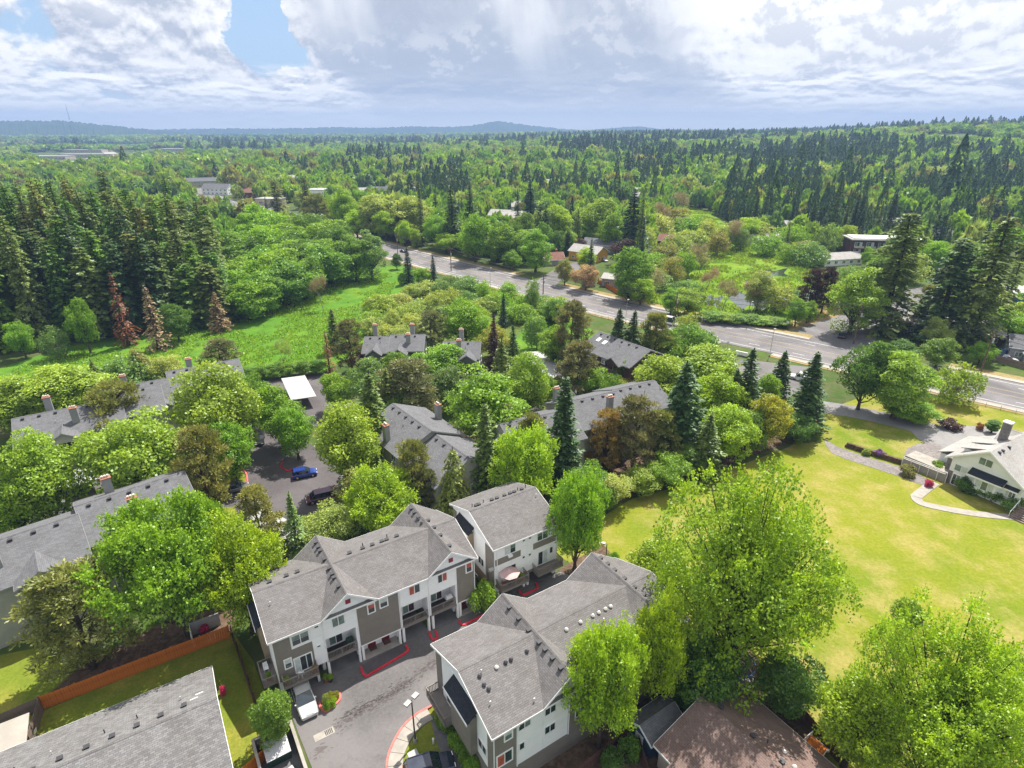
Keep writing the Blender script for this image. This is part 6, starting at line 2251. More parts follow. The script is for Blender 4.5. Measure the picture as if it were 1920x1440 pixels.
def bare_tree(seed, H=9., Rr=3., bark='bark_l', leafy=0):
    rng = np.random.default_rng(seed)
    segs, tips = [], []
    skeleton(rng, np.zeros(3), np.array([0, 0, 1.0]), H * 0.42, H * 0.014, 4, segs, tips, 0.6, 0.22)
    tp = np.array([t[0] for t in tips])
    sx, sz = Rr / np.percentile(np.hypot(tp[:, 0], tp[:, 1]), 95), H / tp[:, 2].max()
    f = lambda p: np.array([p[0] * sx, p[1] * sx, p[2] * sz])
    segs = [(f(a), f(b), max(r0, .02), max(r1, .015)) for a, b, r0, r1 in segs]
    cut = len(segs) // 6
    tr = tubes('trunk', [s for s in segs if s[2] > H * 0.004], M[bark], 4)
    n = len(tp)
    k = 10
    P = np.repeat(tp * [sx, sx, sz], k, 0) + rng.normal(size=(n * k, 3)) * H * 0.03
    Dd = np.repeat(np.array([t[1] for t in tips]), k, 0) + rng.normal(size=(n * k, 3)) * 0.5
    L = np.full(n * k, H * 0.045)
    cr = cards('crown', P, Dd, rng.normal(size=(n * k, 3)), L, L * 0.16, rng.uniform(0.2, 0.8, n * k), M['needle'])
    return tr, cr


def shrub(seed, H=2.2, Rr=1.6, n=15, per=95, leaf=0.22, spiky=0.0):
    return broadleaf(seed, H, Rr, n, per, leaf, 0.02, 1.0, spiky, crot=(0.38, 0.58))


PROTO = {}


def proto(kind, Hp, Rp, fn, seeds):
    PROTO[kind] = (Hp, Rp, [fn(s) for s in seeds])


proto('maple', 10, 4, lambda s: broadleaf(s, 10, 4, 84, 300, 0.21, spike=2.4, crot=(0.2, 0.34)), (11, 12, 13))
proto('spiky', 13, 7, lambda s: broadleaf(s, 13, 7, 120, 330, 0.26, spike=5.0, lift=0.25, crot=(0.16, 0.28)), (21, 22))
proto('round', 9, 4, lambda s: broadleaf(s, 9, 4, 64, 330, 0.24, low=0.16, crot=(0.2, 0.36)), (31, 32, 33))
proto('oval', 13, 3.8, lambda s: broadleaf(s, 13, 3.8, 96, 250, 0.26, low=0.08, crot=(0.2, 0.38)), (41, 42, 43))
proto('oak', 14, 6, lambda s: broadleaf(s, 14, 6, 70, 300, 0.42, low=0.06, crot=(0.2, 0.36)), (51, 52, 53))
proto('willow', 9, 4.2, lambda s: broadleaf(s, 9, 4.2, 60, 120, 0.36, low=0.05, open_=0.14, droop=0.6, crot=(0.2, 0.36), bark='bark_l'), (61, 62, 63))
proto('airy', 22, 10.5, lambda s: broadleaf(s, 22, 10.5, 330, 900, 0.27, low=0.03, open_=0.12, spike=1.4, crot=(0.09, 0.19), lump=0.34), (71, 72))
proto('fir', 20, 3.6, lambda s: conifer(s, 20, 3.6, 50, 8, 0.22, 0.62, gappy=0.1, cards_per=20), (81, 82, 83))
proto('spruce', 16, 3.6, lambda s: conifer(s, 16, 3.6, 40, 8, 0.12, 0.58, power=1.0, cards_per=20), (91, 92))
proto('wildfir', 28, 5.0, lambda s: conifer(s, 28, 5.0, 46, 8, 0.34, 0.72, start=0.08, gappy=0.22, power=0.45, cards_per=44), (101, 102, 103, 104))
proto('deodar', 11, 4.0, lambda s: conifer(s, 11, 4.0, 22, 9, 0.35, 0.5, start=0.08, gappy=0.08, power=0.75, tipdroop=0.55, cards_per=34), (111,))
proto('deadfir', 20, 3.2, lambda s: conifer(s, 20, 3.2, 36, 7, 0.55, 0.55, gappy=0.25, sparse=1.0, bark='bark', cards_per=14), (121, 122))
proto('pine', 12, 4.2, lambda s: pine(s, 12, 4.2), (131, 132, 133))
proto('roundpine', 8, 4.6, lambda s: pine(s, 8, 4.6, 130, 80, 0.45, 0.25, flat=0.7), (141,))
proto('bare', 10, 3.2, lambda s: bare_tree(s, 10, 3.2), (151, 152))
proto('shrub', 2.2, 1.6, lambda s: shrub(s), (161, 162, 163))
proto('weeping', 8, 2.4, lambda s: conifer(s, 8, 2.4, 18, 6, 0.2, 0.45, start=0.25, gappy=0.2, power=0.35, tipdroop=1.9, cards_per=30), (171,))
proto('column', 9, 1.3, lambda s: broadleaf(s, 9, 1.3, 40, 90, 0.26, low=0.03, crot=(0.4, 0.6)), (181,))

NAMES = {'maple': ('maple_tree', 'tree'), 'spiky': ('maple_tree', 'tree'), 'round': ('broadleaf_tree', 'tree'), 'oval': ('broadleaf_tree', 'tree'), 'oak': ('oak_tree', 'tree'),
         'willow': ('willow_tree', 'tree'), 'airy': ('broadleaf_tree', 'tree'), 'fir': ('fir_tree', 'fir tree'), 'spruce': ('spruce_tree', 'spruce tree'), 'wildfir': ('fir_tree', 'fir tree'),
         'deodar': ('cedar_tree', 'cedar tree'), 'deadfir': ('dead_fir_tree', 'dead tree'), 'pine': ('pine_tree', 'pine tree'), 'roundpine': ('pine_tree', 'pine tree'), 'bare': ('bare_tree', 'bare tree'),
         'shrub': ('shrub', 'shrub'), 'weeping': ('weeping_evergreen', 'weeping evergreen'), 'column': ('columnar_evergreen', 'evergreen')}

# foliage colours (reflectance)
C = {
    'vivid': (0.248, 0.383, 0.0252), 'yg': (0.234, 0.347, 0.045), 'green': (0.18, 0.324, 0.027), 'mid': (0.144, 0.261, 0.0315), 'deep': (0.10, 0.195, 0.032), 'blue': (0.149, 0.252, 0.0765),
    'pale': (0.293, 0.364, 0.105), 'fir': (0.0675, 0.122, 0.045), 'firblue': (0.0498, 0.0945, 0.0553), 'firolive': (0.145, 0.20, 0.055), 'olive': (0.211, 0.221, 0.0675), 'brown': (0.16, 0.165, 0.08),
    'orange': (0.27, 0.20, 0.075), 'rust': (0.234, 0.104, 0.063), 'grey': (0.293, 0.229, 0.159), 'purple': (0.0805, 0.0161, 0.0369), 'plum': (0.0732, 0.0403, 0.043), 'gold': (0.324, 0.324, 0.0405),
    'cedar': (0.198, 0.242, 0.0491), 'woods': (0.167, 0.297, 0.0198), 'lush': (0.239, 0.369, 0.027), 'feather': (0.149, 0.284, 0.027), 'blossom': (0.342, 0.261, 0.189), 'pink': (0.5, 0.05, 0.21), 'violet': (0.19, 0.0807, 0.393),
}
rng_t = random.Random(77)


def plant(kind, x, y, H, Rad, col, label, group=None, z=0.0, var=0.08, rot=None):
    Hp, Rp, ms = PROTO[kind]
    tr, cr = ms[rng_t.randrange(len(ms))]
    nm, cat = NAMES[kind]
    t = empty(nm, (x, y, z), rng_t.uniform(0, 6.28) if rot is None else rot, label, cat, group)
    t.scale = (Rad / Rp, Rad / Rp, H / Hp)
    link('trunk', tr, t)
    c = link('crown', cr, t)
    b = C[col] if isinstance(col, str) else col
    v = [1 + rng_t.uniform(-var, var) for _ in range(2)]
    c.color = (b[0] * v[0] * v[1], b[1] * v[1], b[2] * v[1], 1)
    return t


PLACED = []


def sighted(kind, u, vt, vb, w, col, label, group=None, hmul=1.0):
    """a tree whose top is sighted at (u, vt), foot on row vb, crown w across"""
    ub = 960 + (u - 960) * (3303 - vb) / (3303 - vt)
    p = G(ub, vb)
    lo, hi = 0.3, 45.0
    for _ in range(40):
        m = (lo + hi) / 2
        if proj((p.x, p.y, m))[1] > vt:
            lo = m
        else:
            hi = m
    dist = proj((p.x, p.y, lo * .5))[2]
    rad = w / 2 * dist / FOCAL_PX * (1.06 if kind in ('round', 'oval', 'pine', 'maple', 'willow') else 1.3 if kind in ('fir', 'spruce') else 1.05)
    PLACED.append((p.x, p.y, rad))
    return plant(kind, p.x, p.y, lo * hmul, rad, col, label, group)


S = sighted
# --- around the townhouses
S('pine', 105, 1068, 1252, 185, 'olive', 'shaggy olive pine with bare lower twigs leaning over the orange fence')
S('spiky', 285, 952, 1192, 240, 'feather', 'large feathery green maple between the apartment roof and the orange fence')
S('spiky', 372, 945, 1120, 105, 'feather', 'smaller feathery green maple against the end of the stepped apartment roof')
S('maple', 430, 985, 1185, 140, 'vivid', 'dense vivid green maple beside the long townhouse block')
S('round', 497, 1302, 1396, 80, 'mid', 'small round tree leaning over the rubbish enclosure')
S('maple', 708, 884, 1012, 126, 'vivid', 'bright lime maple behind the long townhouse roof')
S('round', 612, 950, 1030, 100, 'pale', 'pale green small tree behind the end of the long townhouse')
S('spruce', 540, 920, 1060, 62, 'blue', 'slim blue green spruce beside the half hidden carport')
S('pine', 470, 915, 1030, 92, 'olive', 'olive pine in front of the half hidden carport')
S('pine', 502, 990, 1078, 66, 'brown', 'small brown pine between the vivid maple and the slim spruce')
S('oval', 672, 880, 975, 84, 'olive', 'olive green small tree beside the purple minivan')
S('maple', 1086, 895, 1072, 104, 'green', 'leafy green maple at the end of the short townhouse block')
S('maple', 1140, 1180, 1402, 138, 'vivid', 'vivid maple growing against the garden side of the near townhouse')
S('maple', 1243, 1122, 1335, 108, 'vivid', 'tall narrow lime maple at the far end of the near townhouse')
S('airy', 1440, 880, 1262, 360, 'lush', 'huge open crowned tree between the near townhouse and the field')
S('oval', 1245, 1000, 1135, 105, 'vivid', 'bright green tree touching the huge open crowned tree by the townhouse gable')
S('round', 1330, 1200, 1320, 150, 'deep', 'dark leafy tree shading the trampoline')
S('round', 1490, 1235, 1335, 130, 'deep', 'dark shrubby tree beside the fence of the brown roofed house')
S('airy', 1845, 1165, 1485, 320, 'lush', 'very large leafy tree at the corner of the field beside the brown roofed house')
S('oval', 1925, 1230, 1430, 130, 'green', 'tree growing against the very large leafy tree at the field corner')
S('oval', 1640, 1262, 1440, 130, 'lush', 'leafy tree joining the very large tree at the brown roofed house')
S('round', 1712, 1128, 1196, 60, 'mid', 'small dark round tree standing alone on the field')
S('shrub', 1150, 1040, 1062, 22, 'green', 'small bush at the field edge by the lamp behind the near townhouse')
# --- apartments on the left
S('round', 228, 776, 948, 190, 'yg', 'wide yellow green tree hiding the ribbed carport')
S('oval', 35, 800, 1000, 118, 'yg', 'yellow green tree beside the apartment balconies')
S('oval', 0, 875, 1010, 130, 'yg', 'yellow green tree below the balconies at the carport end')
S('oval', 100, 678, 800, 130, 'yg', 'yellow green tree behind the balcony apartment near the meadow')
S('oval', 15, 702, 812, 115, 'yg', 'yellow green tree at the meadow edge beside the balcony apartment')
S('oval', 380, 664, 868, 138, 'yg', 'tall yellow green tree beside the stepped apartment ridge')
S('round', 456, 698, 805, 84, 'mid', 'mid green tree at the corner of the far parking lot')
S('round', 512, 728, 840, 96, 'green', 'green tree shading the black sedan')
S('round', 545, 767, 862, 74, 'green', 'green tree between the black sedan and the blue hatchback')
S('round', 420, 792, 905, 94, 'green', 'green tree on the curved planting island')
S('roundpine', 205, 722, 842, 128, 'olive', 'domed brownish pine between two grey apartment roofs')
S('pine', 358, 800, 972, 112, 'olive', 'tall olive grey pine at the end of the stepped apartment roof')
S('spruce', 168, 672, 772, 62, 'firolive', 'dark green spruce at the meadow behind the domed pine')
S('willow', 215, 662, 748, 96, 'blue', 'pale blue green tree at the meadow behind the domed pine')
S('weeping', 250, 650, 736, 66, 'olive', 'drooping weeping evergreen at the meadow edge')
S('round', 300, 664, 730, 70, 'pale', 'pale round bush tree behind the stepped apartment ridge')
S('pine', 405, 636, 706, 74, 'brown', 'brown pine at the meadow edge above the tall yellow green tree')
S('oval', 645, 735, 920, 118, 'yg', 'tall full yellow green tree beside the blue hatchback')
S('fir', 690, 695, 885, 96, 'firolive', 'dark shaggy fir behind the tall full yellow green tree')
# --- centre of the apartments
S('round', 632, 700, 772, 68, 'green', 'round green tree beside the far parking carport')
S('round', 690, 676, 772, 84, 'blue', 'blue green round tree below the purple maple')
S('round', 692, 656, 706, 64, 'purple', 'dark purple leaved maple in front of the twin gabled block')
S('round', 745, 662, 728, 70, 'mid', 'green tree in front of the twin gabled block')
S('round', 822, 648, 722, 96, 'green', 'broad green tree beside the gabled balcony block')
S('round', 838, 690, 770, 74, 'blue', 'blue green tree below the gabled balcony block')
S('pine', 762, 676, 796, 128, 'brown', 'wide brown pine above the two chimney roof')
S('pine', 806, 583, 668, 66, 'brown', 'brown topped pine between the twin gabled and the balcony block')
S('pine', 650, 598, 700, 62, 'brown', 'grey brown pine beside the purple maple')
S('fir', 620, 578, 660, 44, 'firolive', 'small olive fir at the meadow corner')
S('deadfir', 608, 618, 698, 32, 'rust', 'rusty dead conifer beside the grey brown pine')
S('round', 872, 564, 652, 96, 'green', 'round bright tree behind the gabled balcony block')
S('round', 930, 612, 672, 66, 'gold', 'gold green tree beside the gabled balcony block')
S('fir', 926, 586, 704, 34, 'plum', 'thin dark brownish fir beside the gabled balcony block')
S('spruce', 940, 632, 772, 80, 'firolive', 'dense olive spruce between the gabled balcony block and the light oval tree')
S('oval', 988, 648, 800, 82, 'yg', 'light green oval tree beside the narrow carport')
S('oval', 908, 688, 850, 136, 'green', 'big bright green tree behind the two chimney roof')
S('fir', 908, 752, 952, 84, 'firolive', 'tall olive fir at the corner of the two chimney roof')
S('maple', 982, 808, 962, 118, 'vivid', 'vivid lime tree between the two tall firs')
S('pine', 1000, 776, 890, 74, 'olive', 'olive pine behind the vivid lime tree')
S('fir', 1062, 702, 915, 100, 'fir', 'tall dark fir standing in front of the wide apartment roof')
S('deodar', 848, 836, 985, 122, 'cedar', 'yellow green drooping cedar behind the short townhouse block')
S('pine', 768, 826, 968, 86, 'olive', 'olive pine beside the drooping cedar')
S('spruce', 706, 850, 930, 56, 'firolive', 'small spruce below the two chimney roof')
S('pine', 800, 880, 975, 60, 'brown', 'brown pine against the drooping cedar')
S('fir', 858, 800, 880, 18, 'fir', 'thin young fir poking up from the two chimney roof edge')
# --- right part of the apartments
S('pine', 1075, 565, 696, 78, 'brown', 'brown green pine beside the two skylight roof')
S('pine', 1088, 640, 760, 96, 'brown', 'bare looking brown pine in front of the two skylight roof')
S('fir', 1163, 576, 704, 62, 'fir', 'fir of the tall pair nearer the two skylight roof')
S('fir', 1192, 580, 704, 56, 'fir', 'fir of the tall pair nearer the olive pine by the road')
S('pine', 1235, 586, 702, 72, 'olive', 'tall olive pine between the paired firs and the road')
S('round', 1302, 604, 692, 84, 'mid', 'round green tree beside the road near the white van')
S('willow', 1290, 585, 640, 44, 'pale', 'slim pale tree beside the white van')
S('round', 1175, 668, 735, 60, 'green', 'green tree at the foot of the paired firs')
S('round', 1175, 710, 752, 62, 'gold', 'low gold green tree behind the wide apartment roof')
S('oval', 1250, 654, 780, 104, 'yg', 'yellow green tree beside the large light tree by the road')
S('oval', 1335, 645, 775, 140, 'yg', 'large light yellow green tree near the drive entry')
S('oval', 1355, 690, 820, 100, 'vivid', 'bright green tree in front of the large light tree')
S('fir', 1290, 674, 862, 104, 'fir', 'big dark fir beside the brown green pines')
S('pine', 1198, 742, 885, 104, 'brown', 'brown green pine at the end of the wide apartment roof')
S('pine', 1142, 766, 885, 76, 'orange', 'orange brown dying pine in front of the wide apartment roof')
S('spruce', 1335, 772, 892, 74, 'firolive', 'dark cedar like evergreen at the edge of the field')
S('oval', 1376, 752, 868, 92, 'vivid', 'lime green tree next to the dark evergreen on the field edge')
S('fir', 1415, 650, 812, 82, 'fir', 'dark fir by the drive entry sign')
S('fir', 1475, 656, 772, 62, 'fir', 'smaller fir of the pair at the drive entry')
S('fir', 1536, 658, 812, 86, 'fir', 'larger fir of the pair at the drive entry')
S('round', 1452, 742, 842, 84, 'gold', 'low olive gold tree between the drive entry firs and the field')
S('round', 1420, 772, 850, 70, 'mid', 'green bush tree at the field edge below the drive entry firs')
S('round', 1500, 775, 832, 60, 'deep', 'dark bush tree below the larger drive entry fir')
for i, (u, vt, vb, w, c_) in enumerate(((1105, 868, 956, 82, 'mid'), (1150, 888, 950, 72, 'pale'), (1200, 880, 925, 76, 'yg'), (1258, 852, 915, 78, 'green'), (1292, 835, 888, 62, 'mid'), (1128, 905, 960, 66, 'mid'), (1228, 868, 912, 56, 'olive'), (1310, 850, 885, 48, 'blue'))):
    S('round', u, vt, vb, w, c_, f'{("mid green", "pale grey green", "yellow green", "bright green", "dark leaved", "low leafy", "olive", "bluish")[i]} bush in the hedge along the near edge of the field')
# --- fillers between the apartment roofs
for k_, u, vt, vb, w, c_, lb in (('fir', 1218, 598, 706, 46, 'firolive', 'olive fir beside the paired firs'), ('round', 1262, 622, 702, 66, 'mid', 'mid green tree between the olive pine and the white van'),
        ('oval', 1040, 606, 692, 52, 'yg', 'yellow green tree behind the narrow carport'), ('round', 1112, 686, 762, 64, 'green', 'green tree beside the low gold green tree'),
        ('fir', 962, 606, 724, 40, 'fir', 'dark slim fir beside the light oval tree'), ('round', 1020, 700, 772, 62, 'mid', 'mid green tree behind the olive pine of the lime tree'),
        ('round', 740, 716, 800, 74, 'mid', 'mid green tree at the back of the two chimney roof'), ('fir', 722, 690, 806, 54, 'firolive', 'olive fir between the brown pine and the dark shaggy fir'),
        ('oval', 1300, 700, 800, 78, 'green', 'green tree behind the big dark fir'),
        ('pine', 1245, 770, 880, 84, 'olive', 'olive pine between the brown green pine and the big dark fir'), ('round', 1440, 700, 790, 60, 'green', 'green tree between the drive entry firs'),
        ('fir', 1385, 690, 815, 60, 'fir', 'dark fir beside the drive entry sign fir'), ('round', 880, 640, 700, 44, 'mid', 'mid green bush tree beside the gabled balcony'),
        ('round', 960, 760, 850, 60, 'green', 'green tree between the big bright tree and the wide roof'), ('round', 1150, 700, 770, 50, 'mid', 'mid green tree by the parked silver car'),
        ('oval', 1060, 745, 850, 56, 'mid', 'mid green tree behind the tall dark fir')):
    S(k_, u, vt, vb, w, c_, lb)
# --- by the white house and the road
S('round', 1640, 642, 768, 98, 'deep', 'dark green tree of the pair beside the driveway')
S('oval', 1712, 648, 785, 104, 'yg', 'yellow green tree of the pair beside the driveway')
S('willow', 1808, 680, 756, 84, 'yg', 'spreading low yellow green tree on the lawn by the road')
S('round', 1715, 752, 788, 90, 'green', 'low spreading shrub mass beside the driveway')
S('oval', 1622, 500, 628, 88, 'yg', 'yellow green street tree at the wide corner')
S('wildfir', 1712, 392, 622, 118, 'firolive', 'tall shaggy fir behind the yellow green street tree')
S('wildfir', 1812, 440, 640, 120, 'fir', 'middle leaning fir beside the grey roofed bungalow')
S('wildfir', 1896, 398, 650, 120, 'firolive', 'tallest leaning fir above the fenced yard')
S('pine', 1752, 535, 625, 56, 'olive', 'slender pine between the leaning firs')
S('round', 1700, 640, 672, 60, 'deep', 'dark hedge tree below the tall shaggy fir')
S('round', 1770, 635, 690, 64, 'mid', 'green roadside tree below the middle leaning fir')
S('round', 1848, 640, 685, 44, 'green', 'small green tree at the end of the board fence')
S('round', 1905, 580, 640, 80, 'green', 'green tree above the parked cars of the fenced yard')
S('column', 1868, 785, 812, 18, 'deep', 'dark columnar shrub behind the white house')
for i, (u, vt, vb, w) in enumerate(((1815, 902, 922, 30), (1838, 908, 928, 28), (1868, 918, 938, 34), (1900, 932, 952, 40), (1848, 912, 930, 22))):
    S('shrub', u, vt, vb, w, 'deep', 'dark rounded shrub along the front wall of the white house', 'shrubs along the white house front')
S('shrub', 1762, 868, 882, 24, 'green', 'green shrub at the corner of the white house by the terrace')
S('shrub', 1742, 901, 911, 16, 'pink', 'hot pink flowering shrub at the end of the retaining wall')
S('shrub', 1722, 855, 863, 11, 'pink', 'pink flowering shrub on the rockery beside the terrace')
S('shrub', 1652, 846, 856, 18, 'violet', 'violet flower clump on the dark stone wall')
S('shrub', 1785, 790, 803, 36, 'plum', 'purple leaved low shrub on the lawn beyond the driveway')
S('shrub', 1840, 795, 806, 12, 'rust', 'small rust coloured shrub beyond the driveway')
S('shrub', 1625, 842, 852, 16, 'pale', 'pale green plant on the gravel bed')
S('shrub', 1705, 876, 892, 26, 'olive', 'olive shrub in front of the retaining wall')
S('shrub', 415, 1288, 1302, 12, 'pink', 'pink flowering bush at the corner of the ranch house')
S('shrub', 380, 1174, 1186, 16, 'pink', 'magenta flowers on the patio behind the orange fence')
S('shrub', 908, 1098, 1142, 44, 'green', 'bright shrub between the long and the short townhouse blocks')
for i, (u, vt, vb) in enumerate(((828, 1330, 1348), (842, 1350, 1372), (856, 1375, 1398), (872, 1400, 1424), (884, 1425, 1450), (838, 1338, 1362), (866, 1390, 1412))):
    S('shrub', u, vt, vb, 30, 'mid' if i % 2 else 'green', 'clipped green shrub at the foot of the near townhouse end wall', 'shrubs along the near townhouse end wall')
for i, (u, vt, vb, c_) in enumerate(((608, 1300, 1324, 'pale'), (618, 1298, 1318, 'gold'), (628, 1296, 1312, 'gold'), (612, 1312, 1330, 'green'), (622, 1308, 1324, 'vivid'))):
    S('shrub', u, vt + 4, vb, 14, c_, f'{("silvery", "gold leaved", "yellow flowering", "green leafy", "lime")[i]} plant in the red kerbed bed by the silver suv')
for i, t in enumerate(POTS):
    Hp, Rp, ms = PROTO['shrub']
    c = link('leaves', ms[i % 3][1], t)
    c.scale = (0.2, 0.2, 0.26)
    c.location = (0, 0, 0.38)
    c.color = (*C[('green', 'vivid', 'yg', 'blossom', 'green', 'vivid')[i]], 1)
for i, (u, v) in enumerate(((1150, 1440), (1180, 1420), (1270, 1290), (1285, 1330), (1300, 1240), (1320, 1180))):
    S('shrub', u, v - 30, v, 40, ('deep', 'mid')[i % 2], 'low dark shrub in the shaded garden behind the near townhouse', 'shrubs in the shaded garden')

# --- thicket between meadow and road
rt = random.Random(5)
TCOL = {'pale': 'pale green', 'green': 'bright green', 'blue': 'bluish', 'yg': 'yellow green', 'olive': 'olive'}
THK = [(700, 612), (722, 585), (745, 575), (770, 560), (800, 555), (830, 560), (760, 600), (790, 590), (820, 585), (850, 580), (880, 575), (905, 590), (930, 585), (960, 600), (735, 615), (715, 640), (700, 585),
       (775, 625), (745, 640), (850, 545), (880, 555), (910, 565), (940, 580), (970, 585), (985, 605), (1000, 620), (900, 610), (1030, 600), (1060, 610), (1010, 580), (1040, 590), (870, 600), (840, 605), (690, 625), (955, 560)]
for (u, v) in THK:
    cc = rt.choice(('pale', 'pale', 'green', 'blue', 'yg'))
    S('willow', u + rt.uniform(-5, 5), v - rt.uniform(26, 42), v, rt.uniform(38, 62), cc, f'{TCOL[cc]} thicket willow between the meadow and the road', f'{TCOL[cc]} thicket willows between meadow and road')
S('fir', 762, 462, 532, 26, 'firblue', 'dark young fir beside the road at the meadow end')
S('fir', 811, 478, 532, 22, 'firblue', 'slim young fir beside the road next to the dark one')
S('round', 790, 500, 535, 34, 'green', 'green bush between the two young roadside firs')
S('round', 742, 475, 505, 22, 'deep', 'dark bush next to the young roadside firs')
S('round', 752, 512, 535, 16, 'mid', 'small conical bush at the meadow corner')
S('oval', 690, 432, 525, 60, 'blue', 'blue green roadside tree at the end of the broadleaf wood')
S('oval', 660, 440, 528, 56, 'mid', 'green roadside tree at the end of the broadleaf wood')
S('fir', 944, 548, 612, 22, 'firblue', 'narrow dark fir in the thicket')
S('round', 1040, 562, 605, 56, 'mid', 'dense round bush at the near road edge')
S('willow', 1000, 520, 590, 34, 'blue', 'upright pale tree at the near road edge')
S('willow', 1008, 590, 655, 52, 'blue', 'pale feathery tree in the wet meadow behind the apartments')
S('bare', 598, 515, 580, 36, 'grey', 'bare grey tree at the edge of the broadleaf wood')
S('bare', 520, 640, 700, 40, 'pale', 'small thin leaved tree on the meadow')
# hedge bushes behind the far parking lot
for i, u in enumerate((440, 465, 490, 515, 540, 565, 590)):
    S('round', u, 688 - i * 2.2, 716 - i * 2.4, 40, 'mid', 'low green hedge bush behind the far parking lot', 'hedge bushes behind the far parking lot')

# --- the marsh and its thicket
MW = [(1235, 545), (1260, 530), (1285, 520), (1225, 510), (1250, 495), (1275, 480), (1300, 470), (1330, 460), (1370, 465), (1395, 470), (1350, 480), (1400, 450), (1425, 455), (1440, 480), (1490, 470), (1510, 485),
      (1530, 500), (1480, 495), (1300, 440), (1270, 430), (1240, 445), (1215, 470), (1205, 555), (1290, 560), (1460, 585), (1500, 575), (1215, 535), (1310, 500)]
for (u, v) in MW:
    cc = rt.choice(('pale', 'blue', 'pale', 'green', 'olive'))
    S('willow', u, v - rt.uniform(34, 52), v, rt.uniform(40, 66), cc, f'{TCOL[cc]} willow at the edge of the marsh', f'{TCOL[cc]} willows around the marsh')
for i, (u, v) in enumerate(((1235, 560), (1320, 515), (1360, 588), (1250, 440), (1290, 420), (1372, 470), (1330, 560), (1410, 590))):
    S('bare', u, v - 60, v, 44, 'grey', 'nearly bare grey tree standing in the marsh', 'bare trees in the marsh')
S('oval', 1432, 500, 585, 56, 'pale', 'slim pale leaved tree in the middle of the marsh')
S('pine', 1530, 505, 590, 50, 'plum', 'dark brown pine at the end of the marsh', 'dark pines at the marsh')
S('pine', 1558, 500, 588, 46, 'plum', 'dark brown pine at the end of the marsh', 'dark pines at the marsh')
S('round', 1410, 405, 455, 50, 'vivid', 'lime round tree behind the marsh')
for i, u in enumerate((1335, 1360, 1385, 1410, 1435, 1460)):
    S('round', u, 583 + i * 2.5, 604 + i * 1.6, 44, 'yg' if i in (1, 4) else 'mid', 'clipped hedge bush between the marsh and the road', 'marsh hedge bushes')
for i, (u, vt, vb, w, c_, k_) in enumerate(((1190, 465, 560, 84, 'mid', 'round'), (1205, 518, 572, 50, 'vivid', 'round'), (1180, 515, 568, 54, 'mid', 'round'), (1262, 540, 590, 36, 'green', 'oval'), (1295, 538, 592, 62, 'yg', 'round'), (1500, 560, 612, 40, 'green', 'round'), (1520, 565, 606, 34, 'mid', 'round'))):
    S(k_, u, vt, vb, w, c_, f'{("large dark", "lime", "dense green", "upright green", "spreading yellow green", "bright small", "dark small")[i]} roadside tree at the near side of the marsh')

# --- beyond the road: trees one can pick out
S('fir', 1192, 352, 478, 66, 'firblue', 'large dark pyramidal fir behind the lavender house')
S('round', 1170, 448, 498, 48, 'plum', 'dark purple brown tree in front of the pyramidal fir')
S('fir', 995, 342, 432, 52, 'firblue', 'broad dark fir among the grey townhouse roofs')
S('oval', 1045, 378, 462, 54, 'vivid', 'bright green tree beside the broad dark fir')
S('round', 1120, 372, 455, 76, 'yg', 'wide yellow green tree behind the yellow house')
S('round', 1150, 400, 470, 50, 'green', 'green tree between the yellow house and the pyramidal fir')
S('round', 890, 402, 492, 74, 'green', 'big round roadside tree with dense crown')
S('round', 945, 420, 497, 70, 'mid', 'dark round roadside tree next to the big round one')
S('oval', 1005, 428, 512, 58, 'green', 'upright roadside tree by the small side street')
S('round', 960, 470, 505, 40, 'green', 'low roadside bush tree below the round trees')
S('round', 1060, 486, 535, 36, 'olive', 'olive round shrub at the side street corner')
S('round', 1100, 495, 545, 52, 'blossom', 'pinkish blossoming shrub at the side street corner')
S('round', 1085, 445, 470, 30, 'plum', 'reddish shrub near the yellow house')
S('column', 1098, 415, 442, 12, 'yg', 'lime columnar cypress behind the yellow house', 'lime cypresses')
S('column', 1106, 415, 442, 12, 'yg', 'lime columnar cypress behind the yellow house', 'lime cypresses')
S('shrub', 1105, 482, 492, 18, 'pink', 'pink rhododendron at the drive of the yellow house')
S('fir', 845, 345, 470, 46, 'fir', 'tall fir behind the big round roadside tree, nearer the far bend')
S('fir', 880, 348, 470, 44, 'fir', 'tall fir behind the big round roadside tree, nearer the grey townhouses')
for i, (u, vt, vb, w, c_) in enumerate(((640, 348, 440, 46, 'vivid'), (665, 390, 448, 40, 'vivid'), (720, 392, 452, 44, 'vivid'), (756, 410, 462, 30, 'vivid'), (778, 426, 466, 24, 'vivid'), (700, 358, 446, 66, 'pale'), (770, 358, 450, 74, 'pale'), (650, 400, 444, 30, 'green'))):
    S('oval', u, vt, vb, w, c_, ('bright lime street tree' if c_ == 'vivid' else 'pale green broad street tree' if c_ == 'pale' else 'green street tree') + ' along the far bend of the road', 'street trees along the far bend')
S('wildfir', 512, 335, 412, 44, 'olive', 'thin topped pine on the commercial lot')
S('wildfir', 568, 330, 425, 34, 'brown', 'bare stemmed pine beside the commercial lot')
S('pine', 590, 362, 430, 54, 'olive', 'olive pine at the road beyond the broadleaf wood')

